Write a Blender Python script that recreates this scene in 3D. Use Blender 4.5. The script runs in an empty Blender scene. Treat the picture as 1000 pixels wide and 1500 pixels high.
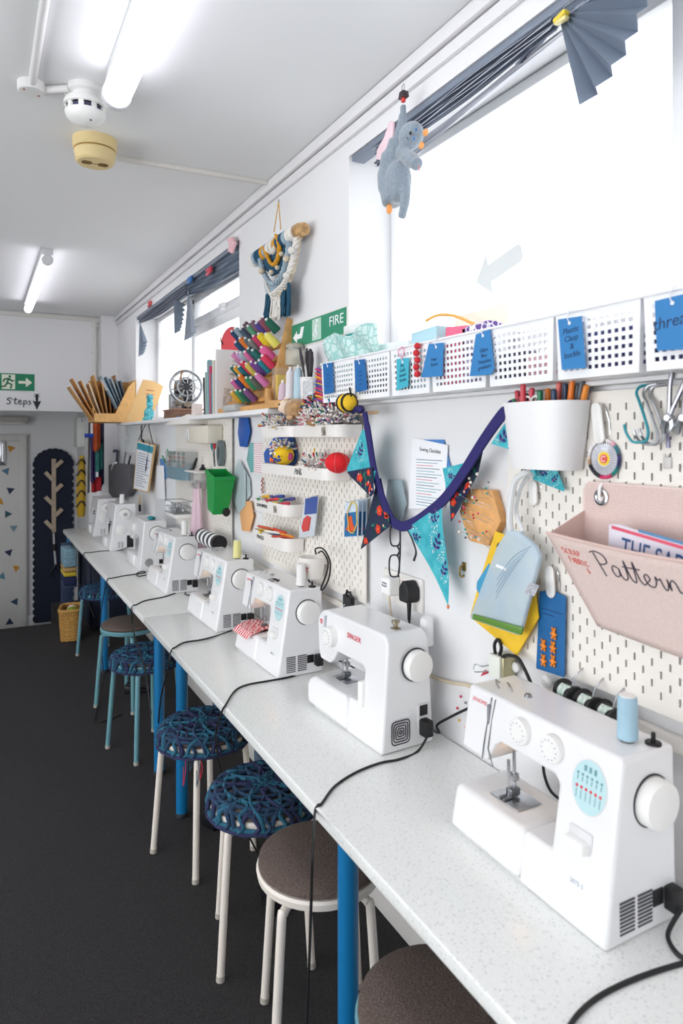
import bpy, bmesh, math, random
from mathutils import Vector, Matrix, Euler, noise
PI = math.pi
R = math.radians
random.seed(11)
S = bpy.context.scene
COL = S.collection
CAM_H = 1.55
SN, CS = math.sin(R(28.01)), math.cos(R(28.01))


def at(px, py, X=None, Y=None, Z=None):
    """point where the sight line through a photo position meets a real plane of the room"""
    k, v = (px - 500) / 1000, (640 - py) / 1000
    d = Vector((SN + k * CS, CS - k * SN, v))
    t = X / d.x if X is not None else Y / d.y if Y is not None else (Z - CAM_H) / d.z
    return Vector((d.x * t, d.y * t, CAM_H + d.z * t))


# ------------------------------------------------------------------ materials
def lin(h):
    h = h.lstrip('#')
    c = [int(h[i:i + 2], 16) / 255 for i in (0, 2, 4)]
    return tuple(x / 12.92 if x <= .04045 else ((x + .055) / 1.055) ** 2.4 for x in c) + (1,)


MATS = {}


def mat(h, rough=.5, metal=0., noise_=0., nscale=40., bump=0., alpha=1., trans=0., emit=None, estr=0., coat=0., spec=.5, h2=None, key=None, sheen=0.):
    k = (h, rough, metal, noise_, nscale, bump, alpha, trans, emit, estr, coat, spec, h2, sheen)
    if k in MATS:
        return MATS[k]
    m = bpy.data.materials.new('mat_' + h.strip('#'))
    m.use_nodes = True
    nt = m.node_tree
    b = nt.nodes['Principled BSDF']
    b.inputs['Base Color'].default_value = lin(h)
    b.inputs['Roughness'].default_value = rough
    b.inputs['Metallic'].default_value = metal
    b.inputs['Alpha'].default_value = alpha
    b.inputs['Transmission Weight'].default_value = trans
    b.inputs['Coat Weight'].default_value = coat
    b.inputs['Specular IOR Level'].default_value = spec
    b.inputs['Sheen Weight'].default_value = sheen
    if emit:
        b.inputs['Emission Color'].default_value = lin(emit)
        b.inputs['Emission Strength'].default_value = estr
    if noise_ or bump:
        tc = nt.nodes.new('ShaderNodeTexCoord')
        nz = nt.nodes.new('ShaderNodeTexNoise')
        nz.inputs['Scale'].default_value = nscale
        nz.inputs['Detail'].default_value = 6
        nt.links.new(tc.outputs['Object'], nz.inputs['Vector'])
        if noise_:
            mx = nt.nodes.new('ShaderNodeMix')
            mx.data_type = 'RGBA'
            c = lin(h)
            c2 = lin(h2) if h2 else tuple(x * (1 - noise_) for x in c[:3]) + (1,)
            mx.inputs['A'].default_value = c2
            mx.inputs['B'].default_value = c if h2 else tuple(min(1, x * (1 + noise_ * .5)) for x in c[:3]) + (1,)
            rp = nt.nodes.new('ShaderNodeMapRange')
            rp.inputs['From Min'].default_value = .35
            rp.inputs['From Max'].default_value = .65
            nt.links.new(nz.outputs['Fac'], rp.inputs['Value'])
            nt.links.new(rp.outputs['Result'], mx.inputs['Factor'])
            nt.links.new(mx.outputs['Result'], b.inputs['Base Color'])
        if bump:
            bp = nt.nodes.new('ShaderNodeBump')
            bp.inputs['Strength'].default_value = bump
            bp.inputs['Distance'].default_value = .004
            nt.links.new(nz.outputs['Fac'], bp.inputs['Height'])
            nt.links.new(bp.outputs['Normal'], b.inputs['Normal'])
    MATS[k] = m
    return m


def speckle_mat(name, base, spots, scale, thr, rough=.35, bump=0.):
    """laminate or carpet: a base colour with small cellular specks"""
    m = bpy.data.materials.new(name)
    m.use_nodes = True
    nt = m.node_tree
    b = nt.nodes['Principled BSDF']
    b.inputs['Roughness'].default_value = rough
    tc = nt.nodes.new('ShaderNodeTexCoord')
    prev = None
    for i, (col, sc, th) in enumerate(zip(spots, scale, thr)):
        vo = nt.nodes.new('ShaderNodeTexVoronoi')
        vo.inputs['Scale'].default_value = sc
        nt.links.new(tc.outputs['Object'], vo.inputs['Vector'])
        lt = nt.nodes.new('ShaderNodeMath')
        lt.operation = 'LESS_THAN'
        lt.inputs[1].default_value = th
        nt.links.new(vo.outputs['Distance'], lt.inputs[0])
        mx = nt.nodes.new('ShaderNodeMix')
        mx.data_type = 'RGBA'
        mx.inputs['A'].default_value = lin(base)
        mx.inputs['B'].default_value = lin(col)
        nt.links.new(lt.outputs[0], mx.inputs['Factor'])
        if prev:
            nt.links.new(prev.outputs['Result'], mx.inputs['A'])
        prev = mx
    nt.links.new(prev.outputs['Result'], b.inputs['Base Color'])
    if bump:
        nz = nt.nodes.new('ShaderNodeTexNoise')
        nz.inputs['Scale'].default_value = 260
        nt.links.new(tc.outputs['Object'], nz.inputs['Vector'])
        bp = nt.nodes.new('ShaderNodeBump')
        bp.inputs['Strength'].default_value = bump
        bp.inputs['Distance'].default_value = .005
        nt.links.new(nz.outputs['Fac'], bp.inputs['Height'])
        nt.links.new(bp.outputs['Normal'], b.inputs['Normal'])
    return m


# ------------------------------------------------------------------ mesh building
class MB:
    def __init__(s):
        s.bm = bmesh.new()
        s.mi = 0

    def add(s, vs, fs):
        bv = [s.bm.verts.new(v) for v in vs]
        for f in fs:
            try:
                fc = s.bm.faces.new([bv[i] for i in f])
                fc.material_index = s.mi
            except ValueError:
                pass
        return bv

    def box(s, x0, x1, y0, y1, z0, z1, bev=0, seg=2, M=None):
        t = bmesh.new()
        bmesh.ops.create_cube(t, size=1)
        for v in t.verts:
            v.co = Vector((x0 + (v.co.x + .5) * (x1 - x0), y0 + (v.co.y + .5) * (y1 - y0), z0 + (v.co.z + .5) * (z1 - z0)))
        if bev:
            bmesh.ops.bevel(t, geom=list(t.edges), offset=bev, segments=seg, profile=.5, affect='EDGES')
        s.merge(t, M)
        return s

    def merge(s, t, M=None):
        t.verts.index_update()
        vs = [(M @ v.co) if M else v.co.copy() for v in t.verts]
        fs = [[v.index for v in f.verts] for f in t.faces]
        t.free()
        s.add(vs, fs)

    def lathe(s, prof, seg=24, M=None, a0=0., a1=2 * PI):
        full = abs(a1 - a0 - 2 * PI) < 1e-6
        n = seg if full else seg + 1
        vs, fs = [], []
        for i in range(n):
            a = a0 + (a1 - a0) * i / seg
            for r, z in prof:
                v = Vector((max(r, 1e-5) * math.cos(a), max(r, 1e-5) * math.sin(a), z))
                vs.append(M @ v if M else v)
        m = len(prof)
        for i in range(seg):
            j = (i + 1) % n
            for q in range(m - 1):
                fs.append((i * m + q, j * m + q, j * m + q + 1, i * m + q + 1))
        s.add(vs, fs)
        return s

    def cyl(s, p0, p1, r0, r1=None, seg=16, bev=0):
        p0, p1 = Vector(p0), Vector(p1)
        L = (p1 - p0).length
        r1 = r0 if r1 is None else r1
        M = Matrix.Translation(p0) @ (p1 - p0).to_track_quat('Z', 'Y').to_matrix().to_4x4()
        b = bev
        pr = [(0, 0), (r0 - b, 0), (r0, b), (r1, L - b), (r1 - b, L), (0, L)] if b else [(0, 0), (r0, 0), (r1, L), (0, L)]
        return s.lathe(pr, seg, M)

    def ball(s, c, r, seg=16, rings=10, M=None):
        r = (r, r, r) if isinstance(r, (int, float)) else r
        pr = [(math.sin(PI * i / rings), -math.cos(PI * i / rings)) for i in range(rings + 1)]
        T = Matrix.Translation(c) @ (M if M else Matrix()) @ Matrix.Diagonal((*r, 1))
        return s.lathe(pr, seg, T)

    def tube(s, pts, r, seg=8, closed=False):
        pts = [Vector(p) for p in pts]
        n = len(pts)
        rs = r if isinstance(r, (list, tuple)) else [r] * n
        tang = []
        for i in range(n):
            a = pts[(i - 1) % n] if (closed or i > 0) else pts[i]
            b = pts[(i + 1) % n] if (closed or i < n - 1) else pts[i]
            t = (b - a)
            tang.append(t.normalized() if t.length > 1e-9 else Vector((0, 0, 1)))
        up = Vector((0, 0, 1)) if abs(tang[0].z) < .9 else Vector((1, 0, 0))
        nrm = (up - tang[0] * up.dot(tang[0])).normalized()
        vs, fs = [], []
        for i in range(n):
            if i:
                nrm = nrm - tang[i] * nrm.dot(tang[i])
                nrm = nrm.normalized() if nrm.length > 1e-6 else tang[i].orthogonal().normalized()
            bn = tang[i].cross(nrm)
            for k in range(seg):
                a = 2 * PI * k / seg
                vs.append(pts[i] + (nrm * math.cos(a) + bn * math.sin(a)) * rs[i])
        for i in range(n if closed else n - 1):
            j = (i + 1) % n
            for k in range(seg):
                l = (k + 1) % seg
                fs.append((i * seg + k, j * seg + k, j * seg + l, i * seg + l))
        if not closed:
            fs.append(tuple(range(seg))[::-1])
            fs.append(tuple(range((n - 1) * seg, n * seg)))
        s.add(vs, fs)
        return s

    def prism(s, poly, z0, z1, M=None, bev=0, seg=2, holes=None):
        t = bmesh.new()
        b = [t.verts.new((x, y, z0)) for x, y in poly]
        f = t.faces.new(b)
        r = bmesh.ops.extrude_face_region(t, geom=[f])
        up = [e for e in r['geom'] if isinstance(e, bmesh.types.BMVert)]
        bmesh.ops.translate(t, verts=up, vec=(0, 0, z1 - z0))
        bmesh.ops.recalc_face_normals(t, faces=list(t.faces))
        if bev:
            bmesh.ops.bevel(t, geom=list(t.edges), offset=bev, segments=seg, profile=.5, affect='EDGES')
        s.merge(t, M)
        return s

    def patch(s, nu, nv, fn, skip=None, closed_u=False):
        vs = [fn(i / nu, j / nv) for j in range(nv + 1) for i in range(nu + (0 if closed_u else 1))]
        w = nu if closed_u else nu + 1
        fs = []
        for j in range(nv):
            for i in range(nu):
                if skip and skip(i, j):
                    continue
                k = (i + 1) % w if closed_u else i + 1
                fs.append((j * w + i, j * w + k, (j + 1) * w + k, (j + 1) * w + i))
        s.add(vs, fs)
        return s

    def holed(s, us, vs_, hole, fn):
        """sheet over the lines us x vs_ with the cells where hole(i, j) left out"""
        vs = [fn(u, v) for v in vs_ for u in us]
        w = len(us)
        fs = [(j * w + i, j * w + i + 1, (j + 1) * w + i + 1, (j + 1) * w + i)
              for j in range(len(vs_) - 1) for i in range(w - 1) if not hole(i, j)]
        s.add(vs, fs)
        return s

    def build(s, name, m, parent=None, smooth=35, solid=0, bevel=0, bseg=2, sub=0, M=None, weld=False, offset=-1):
        if weld:
            bmesh.ops.remove_doubles(s.bm, verts=list(s.bm.verts), dist=1e-5)
        bmesh.ops.recalc_face_normals(s.bm, faces=list(s.bm.faces)) if not solid else None
        lv = [v for v in s.bm.verts if not v.link_faces]
        for v in lv:
            s.bm.verts.remove(v)
        me = bpy.data.meshes.new(name)
        s.bm.to_mesh(me)
        s.bm.free()
        for x in (m if isinstance(m, (list, tuple)) else [m]):
            me.materials.append(x)
        if smooth:
            me.polygons.foreach_set('use_smooth', [True] * len(me.polygons))
            me.set_sharp_from_angle(angle=R(smooth))
        o = bpy.data.objects.new(name, me)
        COL.objects.link(o)
        if parent:
            o.parent = parent
        if M:
            o.matrix_local = M
        if solid:
            d = o.modifiers.new('thickness', 'SOLIDIFY')
            d.thickness = solid
            d.offset = offset
        if bevel:
            d = o.modifiers.new('bevel', 'BEVEL')
            d.width = bevel
            d.segments = bseg
            d.limit_method = 'ANGLE'
            d.angle_limit = R(30)
        if sub:
            d = o.modifiers.new('subsurf', 'SUBSURF')
            d.levels = d.render_levels = sub
        return o


def tag(o, label=None, cat=None, group=None, kind=None):
    for k, v in (('label', label), ('category', cat), ('group', group), ('kind', kind)):
        if v:
            o[k] = v
    return o


WALL = Matrix(((0, 0, -1, 0), (-1, 0, 0, 0), (0, 1, 0, 0), (0, 0, 0, 1)))  # local x = along the wall towards the viewer's right, y = up, z = out of the wall
FRONT = Matrix.Rotation(-PI / 2, 4, 'Z')   # local x = right as the machine's user sees it, y = towards the wall, z = up


def wallM(p, roll=0., out=0.):
    return Matrix.Translation(Vector(p) + Vector((-out, 0, 0))) @ WALL @ Matrix.Rotation(R(roll), 4, 'Z')


def thing(name, label, cat, M, group=None):
    o = bpy.data.objects.new(name, None)
    o.empty_display_size = .05
    COL.objects.link(o)
    o.matrix_world = M if isinstance(M, Matrix) else Matrix.Translation(M)
    return tag(o, label, cat, group)


def solo(mb, name, m, label, cat, M=None, group=None, kind=None, **kw):
    o = mb.build(name, m, None, **kw)
    if M is not None:
        o.matrix_world = M if isinstance(M, Matrix) else Matrix.Translation(M)
    return tag(o, label, cat, group, kind)


def struct(name, mb, m, **kw):
    o = mb.build(name, m, **kw)
    o['kind'] = 'structure'
    return o


def copy_tree(root, M, label=None, group=None):
    r = root.copy()
    COL.objects.link(r)
    r.matrix_world = M
    if label:
        r['label'] = label
    if group:
        r['group'] = group
    for ch in list(root.children):
        c = ch.copy()
        COL.objects.link(c)
        c.parent = r
        for g in list(ch.children):
            d = g.copy()
            COL.objects.link(d)
            d.parent = c
    return r


def smooth_path(pts, n=8, closed=False):
    P = [Vector(p) for p in pts]
    out = []
    m = len(P)
    for i in range(m if closed else m - 1):
        if closed:
            a, b, c, d = P[(i - 1) % m], P[i], P[(i + 1) % m], P[(i + 2) % m]
        else:
            a, b, c, d = P[max(i - 1, 0)], P[i], P[i + 1], P[min(i + 2, m - 1)]
        for k in range(n):
            t = k / n
            out.append(.5 * ((2 * b) + (c - a) * t + (2 * a - 5 * b + 4 * c - d) * t * t + (3 * b - a - 3 * c + d) * t ** 3))
    if not closed:
        out.append(P[-1])
    return out


def lettering(txt, size, m, parent, M, name='lettering', align='CENTER', thick=.0004, shear=0., squash=1., spacing=1.):
    cu = bpy.data.curves.new('text', 'FONT')
    cu.body = txt
    cu.size = size
    cu.align_x = align
    cu.align_y = 'CENTER'
    cu.extrude = thick
    cu.shear = shear
    cu.space_character = spacing
    cu.resolution_u = 3
    t = bpy.data.objects.new('text', cu)
    COL.objects.link(t)
    me = bpy.data.meshes.new_from_object(t)
    bpy.data.objects.remove(t)
    bpy.data.curves.remove(cu)
    me.name = name
    me.materials.clear()
    me.materials.append(m)
    if squash != 1:
        me.transform(Matrix.Diagonal((squash, 1, 1, 1)))
    o = bpy.data.objects.new(name, me)
    COL.objects.link(o)
    if parent:
        o.parent = parent
        o.matrix_local = M
    else:
        o.matrix_world = M
    return o


def T(x, y, z):
    return Matrix.Translation((x, y, z))


def strokes(mb, lines, sc, r, M, n=5):
    for l in lines:
        p = [M @ Vector((x * sc, y * sc, 0)) for x, y in l]
        mb.tube(smooth_path(p, n) if len(p) > 2 else p, r, 5)
    return mb


def rrect(w, h, r, n=5, cx=0, cy=0):
    out = []
    for (x, y, a) in ((w / 2 - r, h / 2 - r, 0), (-w / 2 + r, h / 2 - r, 90), (-w / 2 + r, -h / 2 + r, 180), (w / 2 - r, -h / 2 + r, 270)):
        for i in range(n + 1):
            t = R(a + 90 * i / n)
            out.append((cx + x + r * math.cos(t), cy + y + r * math.sin(t)))
    return out


# shared materials
WHITE_PAINT = mat('#e9e9ea', .6, bump=.08, nscale=90)
CEIL_PAINT = mat('#eeefef', .75, bump=.05, nscale=60)
UPVC = mat('#f0f1f2', .3)
PLASTIC = mat('#eeedec', .28, coat=.2)
PLASTIC2 = mat('#f4f3f0', .35)
PEG = mat('#f0ebe3', .45)
BLACK = mat('#15151a', .4)
RUBBER = mat('#121214', .55)
STEEL = mat('#c9ccd0', .22, 1.)
WIRE = mat('#b9bcc0', .3, 1.)
BLUE_LEG = mat('#1273ab', .35)
WOOD = mat('#d9a566', .5, noise_=.18, nscale=22)
INK = mat('#20242c', .6)
RED_INK = mat('#d8304a', .5)
PAPER = mat('#f3f4f6', .75)
KRAFT = mat('#d9aa6c', .75, noise_=.1, nscale=30)
# ------------------------------------------------------------------ the room
WX = 1.175            # face of the window wall
CZ = 2.70             # ceiling
SILL = 1.666
HEAD = 2.557
GX = 1.385            # glass plane
FARY = 7.85           # end wall of the lower lobby
LOBBY = -.43
carpet = speckle_mat('charcoal_carpet', '#2c2a2b', ['#141213', '#454143', '#5c5755'], [260, 330, 210], [.35, .3, .09], .95, bump=.6)

f = MB().box(-3.0, .60, -2.2, 6.15, -.43, 0).box(.60, 1.45, -2.2, 6.9, -.43, 0).box(-3.0, 1.45, 6.15, FARY + .1, -.6, LOBBY)
struct('floor', f, carpet, smooth=0)
struct('ceiling', MB().box(-3.0, 1.6, -2.2, 6.95, CZ, CZ + .1), CEIL_PAINT, smooth=0)
struct('ceiling_lobby', MB().box(-3.0, 1.3, 6.95, FARY + .1, 2.1, 2.2), CEIL_PAINT, smooth=0)
w = MB()
w.box(WX, 1.45, -2.2, 6.95, -.43, SILL)                        # below the sills
w.box(WX, 1.45, -2.2, 6.95, HEAD, CZ)                          # above the windows
for y0, y1 in ((-2.2, -.45), (2.152, 3.32), (5.905, 6.95)):
    w.box(WX, 1.45, y0, y1, SILL, HEAD)
w.box(1.03, WX, 6.78, 6.95, LOBBY, CZ)                          # the pier where the room narrows
w.box(.94, 1.45, 6.95, FARY + .1, LOBBY - .1, 2.2)              # lobby side
struct('wall_right', w, WHITE_PAINT, smooth=0)
struct('wall_far', MB().box(-3.0, .96, FARY, FARY + .1, LOBBY - .1, 2.2), WHITE_PAINT, smooth=0)
struct('wall_lobby_block', MB().box(-3.0, -.78, 6.90, 7.0, LOBBY - .1, 1.79).box(-.88, -.78, 7.0, FARY, LOBBY - .1, 2.1), WHITE_PAINT, smooth=0)  # unseen partition added to keep light out of the lobby
struct('wall_beam', MB().box(-3.0, 1.03, 6.90, 7.0, 1.79, CZ), WHITE_PAINT, smooth=0)
wl = MB().box(-3.1, -3.0, -2.2, FARY, -.6, .15).box(-3.1, -3.0, -2.2, FARY, 2.35, CZ)
for y0, y1 in ((-2.2, -1.6), (4.0, FARY)):
    wl.box(-3.1, -3.0, y0, y1, .15, 2.35)
struct('wall_left', wl, WHITE_PAINT, smooth=0)
struct('wall_back', MB().box(-3.1, 1.45, -2.3, -2.2, -.1, CZ), WHITE_PAINT, smooth=0)

# skirting and the service duct under the benches
struct('baseboard_right', MB().box(WX - .018, WX, -2.2, 6.78, 0, .12, .004).box(WX - .05, WX, -2.2, 6.78, .16, .24, .006), mat('#e9e6e2', .4), smooth=30)
struct('baseboard_far', MB().box(-3, .94, FARY - .02, FARY, LOBBY, LOBBY + .11, .004), UPVC)
# trunking where the ceiling meets the wall: two stacked ducts and a thin lead
struct('trim_1', MB().box(WX - .03, WX, -2.2, 6.78, 2.655, 2.698, .003).box(WX - .016, WX, -2.2, 6.78, 2.612, 2.65, .003), mat('#e6e5e6', .4))
struct('trim_2', MB().box(-3, 1.03, 6.878, 6.90, CZ - .045, CZ - .008, .004), mat('#dedcd6', .45))
p = [(.985, 6.885, CZ - .06), (.985, 6.885, 2.2), (.985, 6.885, 1.795)]
pm = MB().tube(p, .02, 10)
for z in (2.0, 2.35, 2.6):
    pm.box(.955, 1.015, 6.865, 6.9, z, z + .02, .003)
struct('trim_3', pm, mat('#e0ddd8', .45))
# slim duct on the ceiling running from the beige detector to the wall, with its elbow
a, b = at(172, 232, Z=2.69), at(400, 270, Z=2.69)
b.x = WX - .03
dv = (b - a).normalized()
Mx = Matrix.Translation((a + b) / 2) @ dv.to_track_quat('X', 'Z').to_matrix().to_4x4()
L = (b - a).length / 2
tr = MB().box(-L, L, -.011, .011, -.008, .01, .003, M=Mx)
struct('trim_4', tr, mat('#e3e0da', .4))

# ---- window lamps: frosted panes that daylight fills, and an added pane out of view
def pane_mat(strength, ribbed):
    m = bpy.data.materials.new('daylit_and_fill_glass')
    m.use_nodes = True
    nt = m.node_tree
    b = nt.nodes['Principled BSDF']
    b.inputs['Base Color'].default_value = (.9, .93, .95, 1)
    b.inputs['Roughness'].default_value = .35
    b.inputs['Emission Color'].default_value = (.97, .985, 1, 1)
    b.inputs['Emission Strength'].default_value = strength
    if ribbed:
        tc = nt.nodes.new('ShaderNodeTexCoord')
        wv = nt.nodes.new('ShaderNodeTexWave')
        wv.wave_type = 'BANDS'
        wv.bands_direction = 'Y'
        wv.inputs['Scale'].default_value = 60
        wv.inputs['Distortion'].default_value = 2.5
        nt.links.new(tc.outputs['Object'], wv.inputs['Vector'])
        bp = nt.nodes.new('ShaderNodeBump')
        bp.inputs['Strength'].default_value = .4
        bp.inputs['Distance'].default_value = .004
        nt.links.new(wv.outputs['Fac'], bp.inputs['Height'])
        mr = nt.nodes.new('ShaderNodeMapRange')
        mr.inputs['To Min'].default_value = strength * .93
        mr.inputs['To Max'].default_value = strength * 1.05
        nt.links.new(wv.outputs['Fac'], mr.inputs['Value'])
        nt.links.new(mr.outputs['Result'], b.inputs['Emission Strength'])
        nt.links.new(bp.outputs['Normal'], b.inputs['Normal'])
    return m


PANE = pane_mat(1.05, True)
PANE_FILL = pane_mat(2.6, False)


def window(name, y0, y1, z0, z1, bars, vents):
    """white frame with upright bars (list of y) and top hung vents (list of (ya, yb, z))"""
    fr = MB()
    t = .055
    x0, x1 = GX - .035, GX + .035
    fr.box(x0, x1, y0, y0 + t, z0, z1, .006).box(x0, x1, y1 - t, y1, z0, z1, .006)
    fr.box(x0 + .004, x1 - .004, y0 + .01, y1 - .01, z0 + .001, z0 + t, .006).box(x0 + .004, x1 - .004, y0 + .01, y1 - .01, z1 - .035, z1 - .001, .006)
    for b_ in bars:
        fr.box(x0 + .001, x1 - .001, b_ - .04, b_ + .04, z0 + .003, z1 - .003, .006)
    root = fr.build(name, UPVC)
    root['kind'] = 'structure'
    for ya, yb, z in vents:
        fr2 = MB().box(x0, x1, ya, yb, z - .035, z + .035, .006)
        for q in ((ya + .02, ya + .075, z + .03, z1 - .04), (yb - .075, yb - .02, z + .03, z1 - .04)):
            fr2.box(x0 - .02, x1 - .02, q[0], q[1], q[2], q[3], .006)
        fr2.box(x0 - .02, x1 - .02, ya + .02, yb - .02, z + .03, z + .08, .006).box(x0 - .02, x1 - .02, ya + .02, yb - .02, z1 - .08, z1 - .035, .006)
        v = fr2.build('vent_sash', UPVC, root)
        ym = (ya + yb) / 2 - .05
        MB().box(x0 - .045, x0 - .02, ym - .03, ym + .03, z + .035, z + .06, .004).box(x0 - .06, x0 - .04, ym - .08, ym + .02, z + .05, z + .068, .004).build('handle', UPVC, v)
    MB().box(GX - .004, GX + .004, y0 + .02, y1 - .02, z0 + .02, z1 - .02).build('pane', PANE, root, smooth=0)
    return root


win1 = window('window_1', -.45, 2.152, SILL, HEAD, [.95], [])
window('window_2', 3.32, 5.905, SILL, HEAD, [4.80], [(3.37, 4.76, 2.29)])
# arrow sticker on the big pane
ap = at(731, 391, X=GX - .005)
ar = MB().prism([(-.11, -.0), (-.045, .065), (-.045, .028), (.09, .028), (.10, .018), (.10, -.018), (.09, -.028), (-.045, -.028), (-.045, -.065)], 0, .0008)
o = ar.build('arrow_sticker', mat('#aaaeaf', .7, emit='#e6eaea', estr=.29), None, smooth=0)  # glow in the material stands in for daylight passing through the sticker
o.matrix_world = wallM(ap, 14)
tag(o, 'pale arrow sticker pointing left on the frosted glass of the big window', 'sticker')
# added glazing out of view on the left, put in to light the room
for i, (y0, y1) in enumerate(((-1.6, 4.0),)):
    fr = MB()
    for y in (y0, (y0 + y1) / 2 - .03, y1 - .06):
        fr.box(-3.06, -3.0, y, y + .06, .15, 2.35, .005)
    fr.box(-3.06, -3.0, y0, y1, .15, .21, .005).box(-3.06, -3.0, y0, y1, 2.29, 2.35, .005)
    o = struct('window_%d' % (i + 3), fr, UPVC)
    MB().box(-3.09, -3.085, y0, y1, .15, 2.35).build('pane', PANE_FILL, o, smooth=0)

# ---- end wall door in the lobby
dY = FARY - .035
def dpt(px, py):
    return at(px, py, Y=dY)
dl, dr = dpt(-95, 700).x, dpt(28, 700).x
dz = dpt(20, 646).z
fz = LOBBY
fr = MB()
wd = .07
fr.box(dr, dr + wd, dY - .03, FARY, fz, dz + wd, .006).box(dl - wd, dl, dY - .03, FARY, fz, dz + wd, .006).box(dl - wd + .002, dr + wd - .002, dY - .027, FARY, dz, dz + wd - .002, .006)
door = struct('door_1', fr, mat('#d9d8d4', .4))
MB().box(dl, dr, dY - .01, dY + .03, fz + .01, dz, .003).build('door_leaf', mat('#e4e3df', .4), door)
hp = dpt(4, 663)
MB().box(hp.x - .03, hp.x + .03, dY - .02, dY - .01, hp.z - .13, hp.z + .13, .004).tube([(hp.x, dY - .015, hp.z + .09), (hp.x, dY - .06, hp.z + .09), (hp.x, dY - .06, hp.z - .09), (hp.x, dY - .015, hp.z - .09)], .012, 8).build('handle', STEEL, door)
tri = [(16, 657, '#c98a2c', 10), (9, 690, '#5a7f98', 50), (15, 718, '#20294e', 20), (0, 735, '#d29536', 80), (11, 753, '#2f5a60', 0), (20, 773, '#7f9aa4', 30), (13, 809, '#20294e', 45), (24, 832, '#d29536', 20), (3, 844, '#5a8f9f', 70), (22, 881, '#2e4560', 55), (14, 911, '#20294e', 90)]
for px, py, c, a in tri:
    q = dpt(px, py)
    tm = MB().prism([(.045 * math.cos(R(a + 120 * k)), .045 * math.sin(R(a + 120 * k))) for k in range(3)], 0, .0015, M=Matrix.Translation((q.x, dY - .0105, q.z)) @ Matrix.Rotation(PI / 2, 4, 'X'))
    tm.build('triangle_sticker', mat(c, .6), door, smooth=0)

# ---- camera
cam = bpy.data.cameras.new('camera')
co = bpy.data.objects.new('camera', cam)
COL.objects.link(co)
co.location = (0, 0, CAM_H)
co.rotation_euler = (PI / 2, 0, R(-28.01))
cam.sensor_fit = 'VERTICAL'
cam.sensor_height = 36
cam.sensor_width = 24
cam.lens = 24
cam.shift_y = -110 / 1500
cam.clip_start = .02
cam.dof.use_dof = True
cam.dof.focus_distance = 2.5
cam.dof.aperture_fstop = 4.0
S.camera = co

# ---- lamps and sky
wd_ = bpy.data.worlds.new('sky')
S.world = wd_
wd_.use_nodes = True
wd_.node_tree.nodes['Background'].inputs['Color'].default_value = (.85, .92, 1, 1)
wd_.node_tree.nodes['Background'].inputs['Strength'].default_value = 1.0
TUBE = mat('#ffffff', .4, emit='#f6f4ff', estr=4.)
BATTEN = mat('#d4d5d8', .4)


def batten(name, label, x, y0, y1, wide=.085):
    t = thing(name, label, 'light', (x, y0, CZ - .085), 'ceiling tube lights')
    L = y1 - y0
    MB().box(-.032, .032, .01, L - .01, .045, .083, .004).build('batten', BATTEN, t)
    MB().cyl((0, .012, .012), (0, L - .012, .012), .5 * wide, seg=20).build('diffuser', TUBE, t)
    for y in (0, L - .03):
        c = MB().cyl((0, y, .012), (0, y + .03, .012), .5 * wide + .003, seg=20, bev=.004)
        c.build('end_cap', BATTEN, t)
    return t


batten('ceiling_light', 'wide glowing tube light on the ceiling nearest the big window', .385, .35, 2.25)
batten('ceiling_light', 'slim tube light further down the room, above the steps sign', .372, 4.5, 6.35, .06)
for x, y in ((-1.5, .4), (-1.5, 3.8), (.38, -1.9)):  # unseen tubes added to brighten the room
    batten('ceiling_light', 'added fill tube on the ceiling, out of view over the aisle side', x, y, y + 1.85)

S.view_settings.view_transform = 'Standard'
S.view_settings.look = 'None'
S.view_settings.gamma = 1
S.view_settings.exposure = 0.42
S.view_settings.use_curve_mapping = False
S.cycles.max_bounces = 10
S.cycles.caustics_reflective = False
S.cycles.caustics_refractive = False
S.cycles.diffuse_bounces = 5
S.cycles.transparent_max_bounces = 16
# ------------------------------------------------------------------ benches
TZ = .70
TF, TB = .685, 1.17
LAM = speckle_mat('speckled_white_laminate', '#f1f2ef', ['#dfe2e0', '#c9cecd', '#fafaf8'], [95, 170, 120], [.24, .16, .2], .22)
TEDGE = mat('#dcd6dc', .4)


def bench(label, y0, y1, legs, back_legs, round_far=False):
    t = thing('workbench', label, 'table', (0, y0, 0), 'benches along the window wall')
    poly = [(TF, 0), (TB, 0), (TB, y1 - y0)]
    if round_far:
        poly += [(TF + .07 - .07 * math.sin(R(a)), y1 - y0 - .07 + .07 * math.cos(R(a))) for a in range(0, 91, 15)]
    else:
        poly += [(TF, y1 - y0)]
    tp = MB().prism(poly, TZ - .03, TZ, bev=.004, seg=3)
    tp.build('tabletop', LAM, t, smooth=40)
    MB().box(TF + .05, TF + .08, .05, y1 - y0 - .05, TZ - .075, TZ - .03).box(TB - .1, TB - .07, .05, y1 - y0 - .05, TZ - .075, TZ - .03).build('apron', mat('#9aa3a8', .5), t)
    for y in legs:
        l = MB().cyl((.735, y - y0, .018), (.735, y - y0, TZ - .031), .0235, seg=24).build('leg', BLUE_LEG, t)
        MB().cyl((.735, y - y0, 0), (.735, y - y0, .02), .0255, seg=20, bev=.003).build('foot_cap', mat('#2b3138', .6), l)
    for y in back_legs:
        MB().cyl((1.08, y - y0, 0), (1.08, y - y0, TZ - .031), .02, seg=16).build('leg', mat('#5f7488', .45), t)  # back legs in greyed blue, the shade under the bench put into the colour
    return t


bench('long speckled white worktop nearest the camera, carrying the three nearest sewing machines', -.8, 3.275, [1.35, 2.77, 3.165], [1.4, 2.8])
bench('far speckled white worktop with rounded end by the coat rack board', 3.279, 6.77, [4.71, 6.67], [3.4, 4.75, 6.6], True)

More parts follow.
